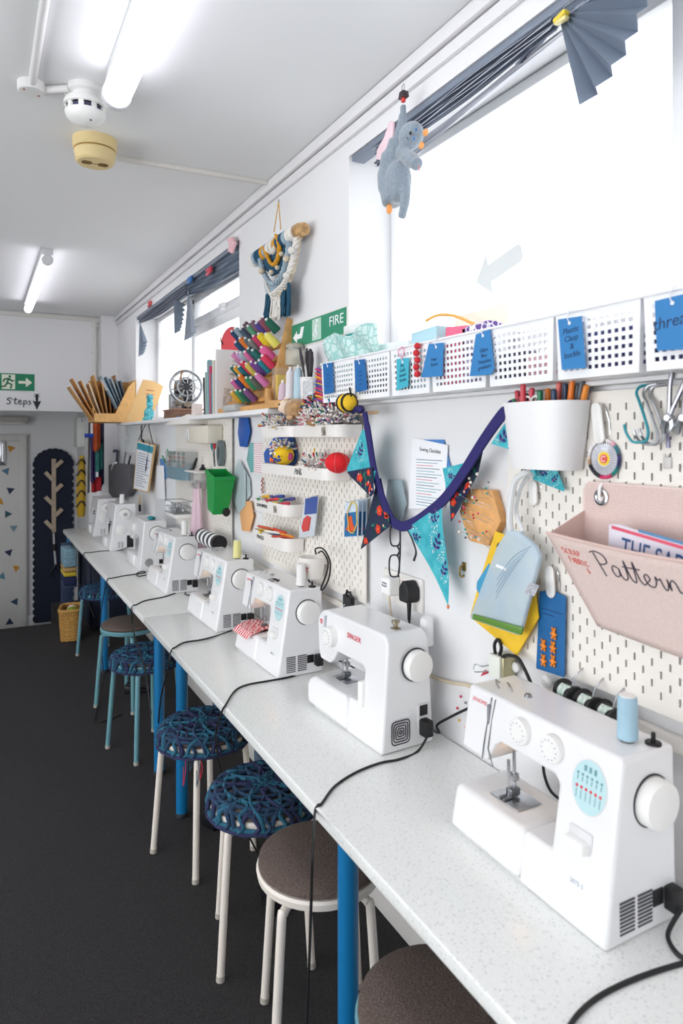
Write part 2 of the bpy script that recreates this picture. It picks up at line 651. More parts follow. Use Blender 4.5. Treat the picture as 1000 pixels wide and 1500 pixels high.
# ------------------------------------------------------------------ stools
FELT = speckle_mat('brown_felt', '#64564f', ['#7d6d66', '#4f443f', '#96897f'], [300, 240, 400], [.35, .3, .12], .95, bump=.8)
CREAM = mat('#efe6dc', .35)
TEAL = mat('#6fa3ad', .4)
YARNS = [mat('#223f5c', .9, bump=.6, nscale=300), mat('#27637c', .9, bump=.6, nscale=300), mat('#2a2f54', .9, bump=.6, nscale=300)]


def stool(label, x, y, leg_a, frame_m, crochet, group, h=.445, seed=0):
    rnd = random.Random(seed)
    t = thing('stool', label, 'stool', Matrix.Translation((x, y, 0)) @ Matrix.Rotation(R(leg_a), 4, 'Z'), group)
    MB().lathe([(0, h - .022), (.145, h - .022), (.16, h - .016), (.163, h), (.158, h + .006), (0, h + .006)], 40).build('seat', frame_m, t)
    pr = [(0, h + .006), (.15, h + .006), (.158, h + .012), (.156, h + .024), (.14, h + .033), (.08, h + .037), (0, h + .038)]
    MB().lathe(pr, 40).build('cushion', FELT, t)
    for k in range(4):
        a = R(90 * k)
        u = Vector((math.cos(a), math.sin(a), 0))
        p = [u * .05 + Vector((0, 0, h - .033)), u * .115 + Vector((0, 0, h - .033)), u * .148 + Vector((0, 0, h - .045)), u * .157 + Vector((0, 0, h - .08)), u * .185 + Vector((0, 0, .012))]
        l = MB().tube(smooth_path(p, 6), .0115, 12).build('leg', frame_m, t)
        MB().cyl(u * .1855 + Vector((0, 0, 0)), u * .1845 + Vector((0, 0, .016)), .0128, seg=12).build('foot_cap', mat('#b8b2a8', .6), l)
    if crochet:
        def pos(r, a):
            zz = h + (.043 if r < .08 else .043 - .005 * (r - .08) / .06 if r < .14 else .038 - .014 * (r - .14) / .018)
            return Vector((r * math.cos(a), r * math.sin(a), zz + rnd.uniform(-.0015, .0015)))
        cv = MB()
        for r, mi in ((.012, 1), (.03, 1), (.052, 2), (.088, 0), (.118, 1), (.143, 0), (.157, 0), (.166, 1), (.169, 2)):
            cv.mi = mi
            pts = []
            for i in range(64):
                a = 2 * PI * i / 64
                q = pos(min(r + rnd.uniform(-.003, .003), .1645), a)
                if r > .164:
                    q = Vector((r * math.cos(a), r * math.sin(a), h + .006 - (r - .160) * 3.2 + rnd.uniform(-.003, .003)))
                pts.append(q)
            cv.tube(pts, .0068 if r > .02 else .009, 6, True)
        for k in range(12):
            a0 = 2 * PI * k / 12
            for sgn in (-1, 1):
                cv.mi = (k + (sgn > 0)) % 3
                cv.tube(smooth_path([pos(.02, a0), pos(.05, a0 + sgn * .12), pos(.085, a0 + sgn * .25), pos(.12, a0 + sgn * .12), pos(.145, a0), pos(.162, a0 - sgn * .14), Vector((.169 * math.cos(a0 - sgn * .2), .169 * math.sin(a0 - sgn * .2), h - .01))], 4), .007, 6)
        for k in range(26):
            a0 = 2 * PI * k / 26 + rnd.uniform(-.05, .05)
            cv.mi = k % 3
            cv.tube(smooth_path([pos(.116, a0), pos(.142, a0 + .13), pos(.16, a0 + .02), Vector((.17 * math.cos(a0 + .12), .17 * math.sin(a0 + .12), h - .002)), Vector((.168 * math.cos(a0), .168 * math.sin(a0), h - .024))], 4), .0062, 6)
        # loose fuzz along the strands
        for k in range(420):
            a0, r0 = rnd.uniform(0, 2 * PI), .168 * math.sqrt(rnd.random())
            q = pos(min(r0, .163), a0)
            d = Vector((rnd.uniform(-1, 1), rnd.uniform(-1, 1), rnd.uniform(-.1, .5))) * .012
            cv.mi = k % 3
            cv.tube([q, q + d * .6, q + d + Vector((0, 0, -.003))], .0011, 4)
        c = cv.build('crochet_cover', YARNS, t, smooth=60)
    return t


G1, G2 = 'brown felt stools', 'stools with blue crochet covers'
stool('brown felt topped stool at the very bottom of the picture, closest to the camera', .777, 1.06, 215, TEAL, False, G1)
stool('white legged stool with bare brown felt seat', .781, 1.59, 208, CREAM, False, G1)
s4 = stool('crochet covered stool right behind the white legged brown felt stool', .773, 1.967, 208, CREAM, True, G2, seed=1)
s5 = stool('crochet covered white stool with loose red threads hanging from its cover', .745, 2.50, 155, CREAM, True, G2, seed=2)
stool('crochet covered stool with teal legs behind the blue bench leg', .737, 3.47, 155, TEAL, True, G2, seed=3)
stool('teal legged stool with brown felt seat halfway down the bench', .78, 4.10, 175, TEAL, False, G1)
stool('farthest stool, crochet covered, beside the wicker basket', .80, 5.10, 165, TEAL, True, G2, seed=4)
th = MB()
Mi = s5.matrix_world.inverted()
for px, dz_, c in ((267, .11, 0), (272, .05, 1), (283, .06, 0), (279, .09, 1)):
    q = at(px, 1092, X=.62)
    q = Vector((.745, 2.50, 0)) + Vector((q.x - .745, q.y - 2.5, 0)).normalized() * .166
    q += Vector((0, (px - 275) * -.004, .425))
    th.mi = c
    th.tube(smooth_path([Mi @ q, Mi @ (q + Vector((.004, 0, -dz_ * .5))), Mi @ (q + Vector((-.003, .004, -dz_))), Mi @ (q + Vector((-.006, -.004, -dz_ * .9))), Mi @ (q + Vector((-.004, 0, -dz_ * .4)))], 4), .0015, 5)
o = th.build('loose_threads', [mat('#d8344f', .8), mat('#27506b', .8)], s5)
# ------------------------------------------------------------------ sewing machines
SHELL = mat('#efeff0', .25, coat=.25)
SHELL_DARKER = mat('#dfdfe0', .3)
SLOT = mat('#2a2a30', .6)
SIGN_BLUE = mat('#bfe0e4', .4)
TY = Matrix.Rotation(PI / 2, 4, 'X')      # a drawing in x/z on a face that looks to the machine's front


def face_front(x, y, z):
    return Matrix.Translation((x, y, z)) @ TY


def face_end(x, y, z):
    return Matrix.Translation((x, y, z)) @ Matrix.Rotation(PI / 2, 4, 'Z') @ TY


def shell(L, D, H, base, colw, arm, lean, head=.05, round_=.012, cut_left=True):
    """upright C shaped casing: column at the right, arm over the bed"""
    a, b = -L / 2, L / 2
    c = b - colw
    out = [(b, 0), (b, H), (a, H), (a, arm - head), (a + .085, arm - head), (a + .10, arm - .012), (a + .115, arm), (c - .012, arm), (c, arm - .012), (c, base), (c - .07, base), (c - .07, 0)]
    m = MB().prism(out, -D, 0, M=TY)
    for v in m.bm.verts:                       # drawn in x/z, depth runs along y
        f = 1 - v.co.y / D
        v.co.y += lean * min(1, max(0, v.co.z / H)) * f
        if v.co.x > c - .001 and v.co.z > H * .5:
            v.co.x -= .006 * (v.co.x > b - .001)
    return m


def machine_common(t, L, D, H, base, colw, arm, lean, needle_x):
    """needle plate, presser foot, needle and bar under the head"""
    MB().box(needle_x - .035, needle_x + .05, .05, .115, base, base + .0015, .0005).build('needle_plate', STEEL, t)
    b = MB().cyl((needle_x, .085, base + .02), (needle_x, .085, arm - .03), .004, seg=10).box(needle_x - .008, needle_x + .008, .078, .092, base + .035, base + .05, .001)
    b.build('presser_bar', STEEL, t)
    f = MB().box(needle_x - .009, needle_x - .003, .05, .09, base + .003, base + .006, .001).box(needle_x + .003, needle_x + .009, .05, .09, base + .003, base + .006, .001).box(needle_x - .009, needle_x + .009, .07, .095, base + .005, base + .02, .002)
    f.build('presser_foot', mat('#8d9094', .3, 1.), t)
    MB().cyl((needle_x, .07, base + .002), (needle_x, .07, base + .05), .001, .0016, 8).cyl((needle_x, .07, base + .045), (needle_x, .07, base + .08), .004, seg=10).build('needle', STEEL, t)


def handwheel(t, x, y, z, r, m=None):
    w = MB().lathe([(0, .0), (r * .98, 0), (r, .004), (r, .02), (r * .95, .027), (r * .8, .03), (0, .03)], 40, M=Matrix.Translation((x, y, z)) @ Matrix.Rotation(PI / 2, 4, 'Y'))
    h = w.build('handwheel', m or PLASTIC2, t)
    MB().lathe([(r + .001, -.001), (r + .0035, -.001), (r + .0035, .003), (r + .001, .003)], 40, M=Matrix.Translation((x, y, z)) @ Matrix.Rotation(PI / 2, 4, 'Y')).build('gap_ring', SLOT, h)
    return h


def vents(t, x, y0, y1, z0, z1, n, lean=0.):
    m = MB()
    for c0, c1 in ((y0, (y0 + y1) / 2 - .004), ((y0 + y1) / 2 + .004, y1)):
        for i in range(n):
            z = z0 + (z1 - z0) * (i + .5) / n
            m.box(x - .001, x + .0005, c0, c1, z - .0016, z + .0016)
    return m.build('vent_slots', mat('#4a4a50', .6), t)


def socket_plug(t, x, y, z, plug=True):
    MB().box(x - .004, x + .0015, y - .013, y + .013, z - .012, z + .016, .001).build('power_switch', RUBBER, t)
    if plug:
        return MB().box(x - .004, x + .022, y + .016, y + .042, z - .024, z + .016, .004).build('power_socket', RUBBER, t)


def spool(name, label, p, h, r, c, group='thread spools standing on the machines'):
    t = thing(name, label, 'thread spool', p, group)
    th = mat(c, .75, bump=.5, nscale=400)
    MB().lathe([(r * .8, .001), (r * 1.02, .003), (r, .01), (r * .94, h - .008), (r * .85, h - .002)], 24).build('thread', th, t)
    MB().cyl((0, 0, 0), (0, 0, h), r * .8, seg=20, bev=.001).build('core', PLASTIC2, t)
    return t


def janome(label, X, Y, yaw=0., L=.41, spool_c=None, spool_label=None):
    D, H, base, colw, arm, lean = .182, .305, .095, .137, .222, .05
    M = Matrix.Translation((X, Y, TZ)) @ FRONT @ Matrix.Rotation(R(yaw), 4, 'Z')
    t = thing('sewing_machine', label, 'sewing machine', M, 'sewing machines along the bench')
    b = shell(L, D, H, base, colw, arm, lean).build('body', SHELL, t, bevel=.011, bseg=3)
    a, r = -L / 2, L / 2
    c = r - colw
    fy = lambda z: lean * z / H
    e = MB().box(a - .004, c - .068, -.003, D - .02, .004, base - .001)
    for v in e.bm.verts:
        if v.co.z > .05 and v.co.y < .01:
            v.co.y += .018
    e.build('extension_table', SHELL, t, bevel=.014, bseg=4)
    MB().box(a + .01, r - .01, .008, D - .01, 0, .006).build('base_feet', SHELL_DARKER, t)
    machine_common(t, L, D, H, base, colw, arm, lean, a + .105)
    # control band and two dials
    MB().box(a + .055, r - .02, fy(.28) - .002, fy(.28) + .01, .2505, .252).build('seam_line', SHELL_DARKER, t)
    for i, x in enumerate((-.035, .05)):
        z = .266
        d = MB().lathe([(0, 0), (.026, 0), (.0265, .003), (.0255, .012), (.022, .015), (0, .015)], 36, M=face_front(x, fy(z) + .002, z)).build('dial', PLASTIC2, t)
        k = MB()
        for q in range(12):
            an = 2 * PI * q / 12
            k.box(-.0012, .0012, -.0008, .0008, .015, .0155, M=face_front(x, fy(z) + .002, z) @ T(.018 * math.cos(an), .018 * math.sin(an), 0))
        k.build('markings', mat('#7a86a8', .6), d)
    # stitch chart: tinted oval with rows of stitch marks
    cx, cz = .14, .235
    el = [(.037 * math.cos(2 * PI * k / 40), .045 * math.sin(2 * PI * k / 40)) for k in range(40)]
    FM = face_front(cx, fy(cz) - .0004, cz) @ Matrix.Rotation(-math.atan(lean / H), 4, 'X')
    MB().prism([(x * 1.05, y * 1.05) for x, y in el], -.001, .0008, M=FM).build('chart_rim', SHELL_DARKER, t)
    ch = MB().prism(el, 0, .0014, M=FM).build('stitch_chart', SIGN_BLUE, t)
    k = MB()
    for q in range(6):
        x = -.026 + q * .0104
        k.mi = 0
        k.cyl(FM @ Vector((x, .016, .0012)), FM @ Vector((x, .016, .0018)), .0028, seg=8).box(x - .001, x + .001, .004, .012, .0012, .0018, M=FM)
        k.mi = 1
        k.cyl(FM @ Vector((x, -.006, .0012)), FM @ Vector((x, -.006, .0018)), .003, seg=8)
        k.mi = 2
        k.box(x - .0012, x + .0012, -.026, -.011, .0012, .0018, M=FM)
    for q in range(3):
        k.mi = 0
        k.box(-.014 + q * .011, -.008 + q * .011, .024, .034, .0012, .0018, M=FM)
    k.build('stitch_marks', [mat('#6fa0a8', .6), RED_INK, mat('#93b6bd', .6)], ch, smooth=0)
    # reverse lever in its recess, stitch length slot
    z = .132
    MB().box(.108, .16, fy(z) - .001, fy(z) + .01, z - .035, z + .032, .004).build('lever_recess', SHELL_DARKER, t)
    MB().box(.11, .157, fy(z) - .02, fy(z) + .005, z - .004, z + .018, .006, 3).build('reverse_lever', PLASTIC2, t)
    handwheel(t, r - .006, .118, .222, .042)
    vents(t, r, .035, .115, .016, .074, 9)
    socket_plug(t, r, .130, .052)
    lettering('JANOME', .0115, RED_INK, t, face_front(a + .042, fy(.285) - .0008, .281) @ Matrix.Rotation(-math.atan(lean / H), 4, 'X'), 'brand_lettering', spacing=1.05)
    lettering('2075 S', .011, mat('#a9b4bf', .5), t, face_front(.135, fy(.075) - .0008, .072) @ Matrix.Rotation(-math.atan(lean / H), 4, 'X'), 'model_lettering')
    # thread path: guides, take-up slot, spool pins, bobbin winder
    g = MB()
    g.tube([(a + .078, fy(.3) - .001, .30), (a + .074, fy(.27) - .002, .26), (a + .072, fy(.2) - .002, .20), (a + .075, fy(.16) - .002, .175)], .0013, 6)
    g.tube([(a + .09, fy(.3) - .001, .30), (a + .085, fy(.27) - .002, .255), (a + .086, fy(.2) - .002, .20), (a + .095, fy(.16) + .01, .165)], .0013, 6)
    g.tube([(a + .055, .09, .303), (a + .05, .085, .314), (a + .03, .1, .314), (a + .028, .115, .303)], .0014, 6)
    g.tube([(a + .085, .1, .303), (a + .08, .1, .312), (a + .05, .115, .312), (a + .05, .125, .303)], .0014, 6)
    g.cyl((a + .12, .11, .304), (a + .12, .11, .311), .009, .006, 12)
    g.build('thread_guide', mat('#9a9da2', .3, 1.), t)
    MB().box(a + .072, a + .079, fy(.25) - .0008, fy(.25) + .008, .215, .285).build('take_up_slot', mat('#8a8a92', .5), t)
    MB().cyl((r - .055, .12, .303), (r - .055, .12, .307), .012, seg=20, bev=.001).build('spool_pin', RUBBER, t)
    MB().cyl((r - .055, .12, .305), (r - .055, .12, .385), .0022, seg=8).build('spool_rod', STEEL, t)
    MB().cyl((r - .025, .15, .303), (r - .025, .15, .309), .014, seg=20, bev=.001).cyl((r - .025, .15, .307), (r - .025, .15, .325), .004, seg=10).build('bobbin_winder', RUBBER, t)
    MB().ball((a + .125, .07, arm - .002), (.012, .012, .006)).build('lamp_lens', mat('#ffe0b0', .4, emit='#ffc98a', estr=9.0), t)
    if spool_c:
        spool('thread_spool', spool_label, M @ Vector((r - .055, .12, .3075)), .08, .018, spool_c)
    return t


def singer(label, X, Y, yaw=0.):
    L, D, H, base, colw, arm, lean = .405, .175, .312, .10, .112, .205, .028
    M = Matrix.Translation((X, Y, TZ)) @ FRONT @ Matrix.Rotation(R(yaw), 4, 'Z')
    t = thing('sewing_machine', label, 'sewing machine', M, 'sewing machines along the bench')
    a, r = -L / 2, L / 2
    fy = lambda z: lean * z / H
    c = r - colw
    out = [(r, .008), (r - .004, 0), (c - .07, 0), (c - .07, base), (c, base), (c, arm - .01), (c - .01, arm), (a + .14, arm), (a + .12, arm - .03), (a + .10, arm - .045), (a + .045, arm - .045), (a + .03, arm - .02)]
    for k in range(7):
        an = R(180 - 15 * k)
        out.append((a + .065 + .055 * math.cos(an), H - .045 + .045 * math.sin(an)))
    for k in range(7):
        an = R(90 - 15 * k)
        out.append((r - .042 + .035 * math.cos(an), H - .042 + .042 * math.sin(an)))
    m = MB().prism(out[::-1], -D, 0, M=TY)
    for v in m.bm.verts:
        v.co.y += lean * (v.co.z / H) * (1 - v.co.y / D) - .012 * (v.co.z / H) * (v.co.y / D)
    m.build('body', SHELL, t, bevel=.014, bseg=4)
    e = MB().prism([(a - .012, .03), (a - .004, .008), (c - .068, .004), (c - .068, base + .001), (a + .03, base + .001), (a, base - .012), (a - .012, base - .03)], -D + .01, 0.002, M=TY)
    e.build('extension_table', SHELL, t, bevel=.012, bseg=4)
    MB().box(a + .02, r - .01, .008, D - .01, 0, .006).build('base_feet', SHELL_DARKER, t)
    machine_common(t, L, D, H, base, colw, arm, lean, a + .09)
    MB().box(c - .012, c + .012, fy(.14) - .012, .05, base - .005, base + .065, .005).build('reverse_lever', PLASTIC2, t)
    z = .243
    d = MB().lathe([(0, 0), (.032, 0), (.032, .004), (.03, .022), (.026, .026), (0, .026)], 36, M=face_front(a + .108, fy(z) + .002, z)).build('dial', PLASTIC2, t)
    k = MB()
    for q in range(14):
        an = 2 * PI * q / 14
        k.box(-.003, .003, -.0007, .0007, .026, .0265, M=face_front(a + .108, fy(z) + .002, z) @ T(.021 * math.cos(an), .021 * math.sin(an), 0))
    k.build('markings', mat('#93a0b5', .6), d)
    MB().box(a + .058, a + .066, fy(.24) - .0008, fy(.24) + .008, .19, .295).build('take_up_slot', mat('#b7bac4', .5), t)
    LM = face_front(a + .228, fy(.265) - .0008, .268) @ Matrix.Rotation(-math.atan(lean / H), 4, 'X')
    lettering('SINGER', .021, RED_INK, t, LM, 'brand_lettering', spacing=1.1)
    em = MB().lathe([(.005, 0), (.008, 0), (.008, .0006), (.005, .0006)], 20, M=face_front(a + .035, fy(.275) - .0003, .272)).box(-.001, .001, -.008, .008, 0, .0006, M=face_front(a + .035, fy(.275) - .0003, .272))
    em.build('red_emblem', RED_INK, t, smooth=0)
    g = MB().tube([(a + .07, .08, H - .002), (a + .07, .08, H + .006), (a + .05, .1, H + .006)], .0015, 6)
    g.build('thread_guide', STEEL, t)
    MB().box(r - .075, r - .05, .08, .1, H - .001, H + .004, .001).box(r - .068, r - .058, .084, .096, H, H + .02, .001).cyl((r - .063, .09, H + .018), (r - .063, .09, H + .024), .012, seg=14).build('bobbin_winder', mat('#a79c86', .3, 1.), t)
    handwheel(t, r - .002, .112, .226, .042)
    # vent: nested rounded squares pressed into the end panel
    v = MB()
    for i, q in enumerate((.004, .010, .0165, .023, .0295)):
        pts = rrect(q * 2, q * 2.1, q * .35, 4)
        n = len(pts)
        for k_ in range(4):
            seg = [pts[(k_ * n // 4 + j) % n] for j in range(1, n // 4 + 1)]
            seg = [seg[0]] + seg
            nx = pts[((k_ + 1) * n // 4 + 1) % n]
            cur = [face_end(r + .0003, .062, .052) @ Vector((x, y, 0)) for x, y in seg] + [face_end(r + .0003, .062, .052) @ Vector((seg[-1][0] * .3 + nx[0] * .7, seg[-1][1] * .3 + nx[1] * .7, 0))]
            v.tube(cur, .0016, 5)
    v.build('vent_slots', SLOT, t)
    MB().box(r - .006, r + .001, .118, .158, .02, .115, .004).build('socket_panel', SHELL_DARKER, t)
    socket_plug(t, r + .002, .138, .095, False)
    MB().box(r - .004, r + .03, .124, .152, .03, .075, .005).build('power_socket', RUBBER, t)
    spool('thread_spool', 'white thread spool standing behind the machine with red letters on its arm', M @ Vector((r - .06, D + .022, H - .062)), .08, .02, '#f2f2f2')
    MB().cyl((r - .06, D - .03, H - .064), (r - .06, D + .03, H - .064), .004, seg=8).build('spool_bracket', STEEL, t)
    return t, M


def round_vent_machine(label, X, Y):
    L, D, H, base, colw, arm, lean = .40, .172, .315, .085, .11, .205, .03
    M = Matrix.Translation((X, Y, TZ)) @ FRONT
    t = thing('sewing_machine', label, 'sewing machine', M, 'sewing machines along the bench')
    a, r = -L / 2, L / 2
    shell(L, D, H, base, colw, arm, lean, .04).build('body', SHELL, t, bevel=.02, bseg=4)
    MB().box(a - .004, r - colw - .068, -.003, D - .02, .004, base - .001, .012, 3).build('extension_table', SHELL, t)
    MB().box(a + .01, r - .01, .008, D - .01, 0, .006).build('base_feet', SHELL_DARKER, t)
    machine_common(t, L, D, H, base, colw, arm, lean, a + .1)
    handwheel(t, r - .006, .11, .235, .045)
    d = MB().lathe([(0, 0), (.03, 0), (.03, .018), (.026, .02), (0, .02)], 30, M=face_front(a + .1, .03, .245)).build('dial', PLASTIC2, t)
    v = MB()
    for i in range(9):
        z = -.024 + i * .006
        w_ = math.sqrt(max(.0001, .026 ** 2 - z * z))
        v.box(r - .001, r + .0006, .06 - w_, .06 + w_, .055 + z - .0014, .055 + z + .0014)
    v.build('vent_slots', SLOT, t)
    socket_plug(t, r, .135, .055, False)
    MB().ball((r - .09, .09, H + .012), (.03, .022, .012)).box(r - .13, r - .08, .08, .12, H, H + .016, .006).build('teal_felt_pad', mat('#2d8c94', .9, bump=.5), t)
    return t


def boxy_machine(label, X, Y, yaw=0., H=.345, L=.36, pins=True):
    D, base, colw, arm, lean = .19, .08, .12, .225, .045
    M = Matrix.Translation((X, Y, TZ)) @ FRONT @ Matrix.Rotation(R(yaw), 4, 'Z')
    t = thing('sewing_machine', label, 'sewing machine', M, 'sewing machines along the bench')
    a, r = -L / 2, L / 2
    shell(L, D, H, base, colw, arm, lean, .05).build('body', SHELL, t, bevel=.022, bseg=4)
    MB().box(a - .004, r - colw - .068, -.003, D - .02, .004, base - .001, .012, 3).build('extension_table', SHELL, t)
    MB().box(a + .01, r - .01, .008, D - .01, 0, .006).build('base_feet', mat('#b9a98f', .5), t)
    machine_common(t, L, D, H, base, colw, arm, lean, a + .1)
    hw = handwheel(t, r - .008, .11, H - .075, .04)
    MB().lathe([(0, .03), (.014, .03), (.012, .034), (0, .034)], 20, M=Matrix.Translation((r - .008, .11, H - .075)) @ Matrix.Rotation(PI / 2, 4, 'Y')).build('wheel_hub', mat('#b8b8ba', .4), hw)
    MB().lathe([(0, -.012), (.038, -.012), (.038, .006), (.034, .008), (0, .008)], 30, M=Matrix.Translation((r - .004, .085, .155)) @ Matrix.Rotation(PI / 2, 4, 'Y')).build('dial', PLASTIC2, t)
    k = MB()
    for i in range(4):
        k.box(.1 + .014 * i, .106 + .014 * i, .008 + .0 * i, .02, .19 + .02 * (i % 2), .198 + .02 * (i % 2))
    k.build('stitch_buttons', SLOT, t)
    vents(t, r, .06, .10, .02, .065, 5)
    MB().box(r - .006, r + .004, .125, .172, .02, .11, .003).build('power_socket', RUBBER, t)
    if pins:
        MB().cyl((r - .06, .1, H - .01), (r - .06, .1, H + .065), .003, seg=8).cyl((r - .13, .1, H - .01), (r - .13, .1, H + .055), .003, seg=8).build('spool_pin', PLASTIC2, t)
    return t, M


m1 = janome('nearest sewing machine, large at the right, with pale blue thread on top', .908, .993, 0, .415, '#a9cbdc', 'pale blue thread spool on the nearest sewing machine')
m2, M2 = singer('glossy white sewing machine with red letters and a nested square vent', .935, 1.752, 3)
m3 = janome('sewing machine with gingham scrap on its bed, third from the camera', .915, 2.415, 2, .41, '#f4f3f0', 'white thread spool on the machine with the gingham scrap')
m4 = janome('sewing machine fourth from the camera with a pale yellow thread spool', .90, 3.07, 2, .41, '#efe9a0', 'pale yellow thread spool on the fourth sewing machine')
m5 = janome('sewing machine fifth from the camera, beside the wire basket on the wall', .882, 3.885, 2, .41, '#f6f6f4', 'white thread spool on the fifth sewing machine below the wire basket')
m6 = round_vent_machine('sewing machine with round vent and a teal felt pad on top', .894, 4.58)
m7, M7 = boxy_machine('tall sewing machine with two round dials on its end and spool pins', .86, 5.46, 0)
m8, M8 = boxy_machine('farthest sewing machine, at the end of the bench', .86, 6.28, 0, .32, .36, False)
spool('thread_spool', 'white thread spool on the tall machine with two dials', M7 @ Vector((.12, .1, .3465)), .07, .018, '#f3f3f1')

# gingham scrap under the presser foot
ging = bpy.data.materials.new('red_gingham')
ging.use_nodes = True
nt = ging.node_tree
ck = nt.nodes.new('ShaderNodeTexChecker')
ck.inputs['Scale'].default_value = 110
ck.inputs['Color1'].default_value = lin('#d9495a')
ck.inputs['Color2'].default_value = lin('#f3dede')
tc = nt.nodes.new('ShaderNodeTexCoord')
nt.links.new(tc.outputs['Object'], ck.inputs['Vector'])
nt.links.new(ck.outputs['Color'], nt.nodes['Principled BSDF'].inputs['Base Color'])
nt.nodes['Principled BSDF'].inputs['Roughness'].default_value = .9
Mg = Matrix.Translation((.915, 2.415, TZ)) @ FRONT @ Matrix.Rotation(R(2), 4, 'Z')
gm = MB().patch(16, 12, lambda u, v: Vector((-.2 + .15 * u + .01 * math.sin(v * 7), -.012 + .12 * v, .0985 + .006 * (1 + math.sin(u * 17 + 3 * v)) * (.4 + v * .6) * max(0, min(1, v * 3)) - (0.02 * (1 - v * 6) if v < 1 / 6 else 0))))
solo(gm, 'fabric_scrap', ging, 'red and white gingham scrap lying on the bed of a sewing machine', 'fabric', Mg, solid=.001)

# ------------------------------------------------------------------ cords
CORDM = RUBBER


def tabl(px, py, z=TZ + .0035):
    return at(px, py, Z=z)


def cord(label, top, drop=(), floor=(), start=None, r=.0032, name='power_cord', group='black power cords of the machines', m=None, ex=.676, raw=()):
    tp_ = [tabl(*q) for q in top]
    if drop:
        tp_ = [p_ for p_ in tp_ if p_.x > TF + .008]
    pts = ([Vector(start)] if start else []) + tp_
    if drop:
        last = pts[-1]
        pts.append(Vector((TF + .004, last.y - .004, TZ + .0042)))
        pts.append(Vector((TF - .0075, last.y - .01, TZ - .008)))
        for q in drop:
            pts.append(at(q[0], q[1], X=ex))
    pts += [Vector(q) for q in raw]
    for q in floor:
        pts.append(at(q[0], q[1], Z=.004))
    return solo(MB().tube(smooth_path(pts, 8), r, 8), name, m or CORDM, label, 'cord', None, group)


cord('black cord from the red lettered machine, sweeping over the bench front near the white stool', [(612, 1100), (585, 1112), (555, 1118), (520, 1132), (490, 1152), (471, 1177), (461, 1200)], [(458, 1240), (456, 1310), (453, 1400), (449, 1500), (446, 1560)], ex=.60, start=M2 @ Vector((.23, .138, .045)))
cord('black cord running from the red lettered machine back towards the nearest machine', [], raw=[M2 @ Vector((.245, .16, .045)), at(640, 1062, X=1.125), at(662, 1049, X=1.145), at(690, 1036, X=1.155), at(722, 1026, X=1.155)], start=M2 @ Vector((.23, .145, .05)), r=.0036)
cord('black cord hanging behind the nearest machine, seen through its arm', [], raw=[at(795, 1112, X=1.14), at(797, 1135, X=1.14), at(806, 1158, X=1.13), at(822, 1172, X=1.12), at(840, 1178, X=1.12)], r=.0034)
cord('short black cord from the gingham machine plug to behind the red lettered machine', [], raw=[at(466, 957, X=1.09), at(480, 961, X=1.12), at(497, 968, X=1.13), at(516, 977, X=1.13), at(530, 985, X=1.13)], r=.0032)
cord('black cord of the gingham machine, curling over the bench above a crochet stool', [(452, 978), (430, 990), (395, 997), (362, 1003), (344, 1012)], raw=[(.690, 2.075, TZ + .004), (.6765, 2.07, TZ - .012), (.668, 2.10, .62), (.69, 2.17, .54), (.74, 2.23, .38), (.86, 2.235, .1), (.95, 2.25, .008)], start=Vector((.915, 2.415, TZ)) + Vector((.15, -.225, .045)))
cord('black cord of the fourth machine, dropping between the two close blue legs', [(338, 924), (300, 936), (270, 941), (255, 949)], [(249, 962), (246, 981), (236, 1020), (232, 1059)], ex=.64, start=Vector((.90, 3.07, TZ)) + Vector((.15, -.225, .045)))
cord('black cord of the fifth machine, trailing past the brown stool to the floor', [(283, 857), (267, 865), (241, 874), (212, 880), (199, 886)], [(194, 898), (194, 916), (200, 942), (213, 984), (221, 1046)], ex=.605, start=Vector((.882, 3.885, TZ)) + Vector((.15, -.225, .045)))
cord('black cord of the round vent machine, looping on the bench then lying on the carpet', [(214, 842), (203, 844), (200, 840), (208, 837), (212, 839), (184, 843), (163, 847), (156, 852)], [(151, 877), (147, 906), (148, 942), (151, 1000)], [(139, 1054), (158, 1055), (178, 1046)])
cord('black cord of the tall two dial machine, hanging over the bench by the wicker basket', [(175, 806), (150, 807), (135, 809), (126, 813)], [(122, 825), (121, 850), (126, 872), (138, 905)], start=M7 @ Vector((.186, .15, .03)))
cord('thick black cord of the nearest machine, looping at the right edge', [(978, 1368), (990, 1395), (1010, 1405), (1030, 1395)], start=Vector((.908, .993, TZ)) + Vector((.158, -.232, .04)), r=.004)
cord('black cord crossing the front right corner of the bench', [(1060, 1398), (1000, 1411), (940, 1430), (885, 1455), (850, 1482), (828, 1512)], r=.004)
lp = Vector((.90, 3.07, TZ))
cord('short black cord coiled between the fourth and fifth machines', [(318, 864), (300, 868), (283, 872), (271, 870), (277, 862), (288, 853)], start=None, r=.003)

sq = MB()
for k, l in enumerate(([(0, 0), (.4, .9), (.7, .1), (1.0, .8)], [(1.2, .1), (1.5, .9), (1.9, .7), (1.4, .4), (2.0, .1)], [(2.2, .8), (2.3, .1), (2.8, .2)], [(.2, -.6), (.8, -.4), (1.6, -.7), (2.6, -.5)])):
    sq.tube(smooth_path([(-.02 + x * .021, .075 + y * .021, .3062) for x, y in l], 4), .0014, 5)
sq.build('marker_scribble', BLACK, m3)
# ------------------------------------------------------------------ things on the window wall
def pw(px, py, out=0.):
    return at(px, py, X=WX - out)


def wpoly(pts, out):
    """photo outline -> a frame on the wall plane and the outline in metres on it"""
    P3 = [pw(x, y, out) for x, y in pts]
    c = sum(P3, Vector()) / len(P3)
    return wallM(c), [(-(p.y - c.y), p.z - c.z) for p in P3]


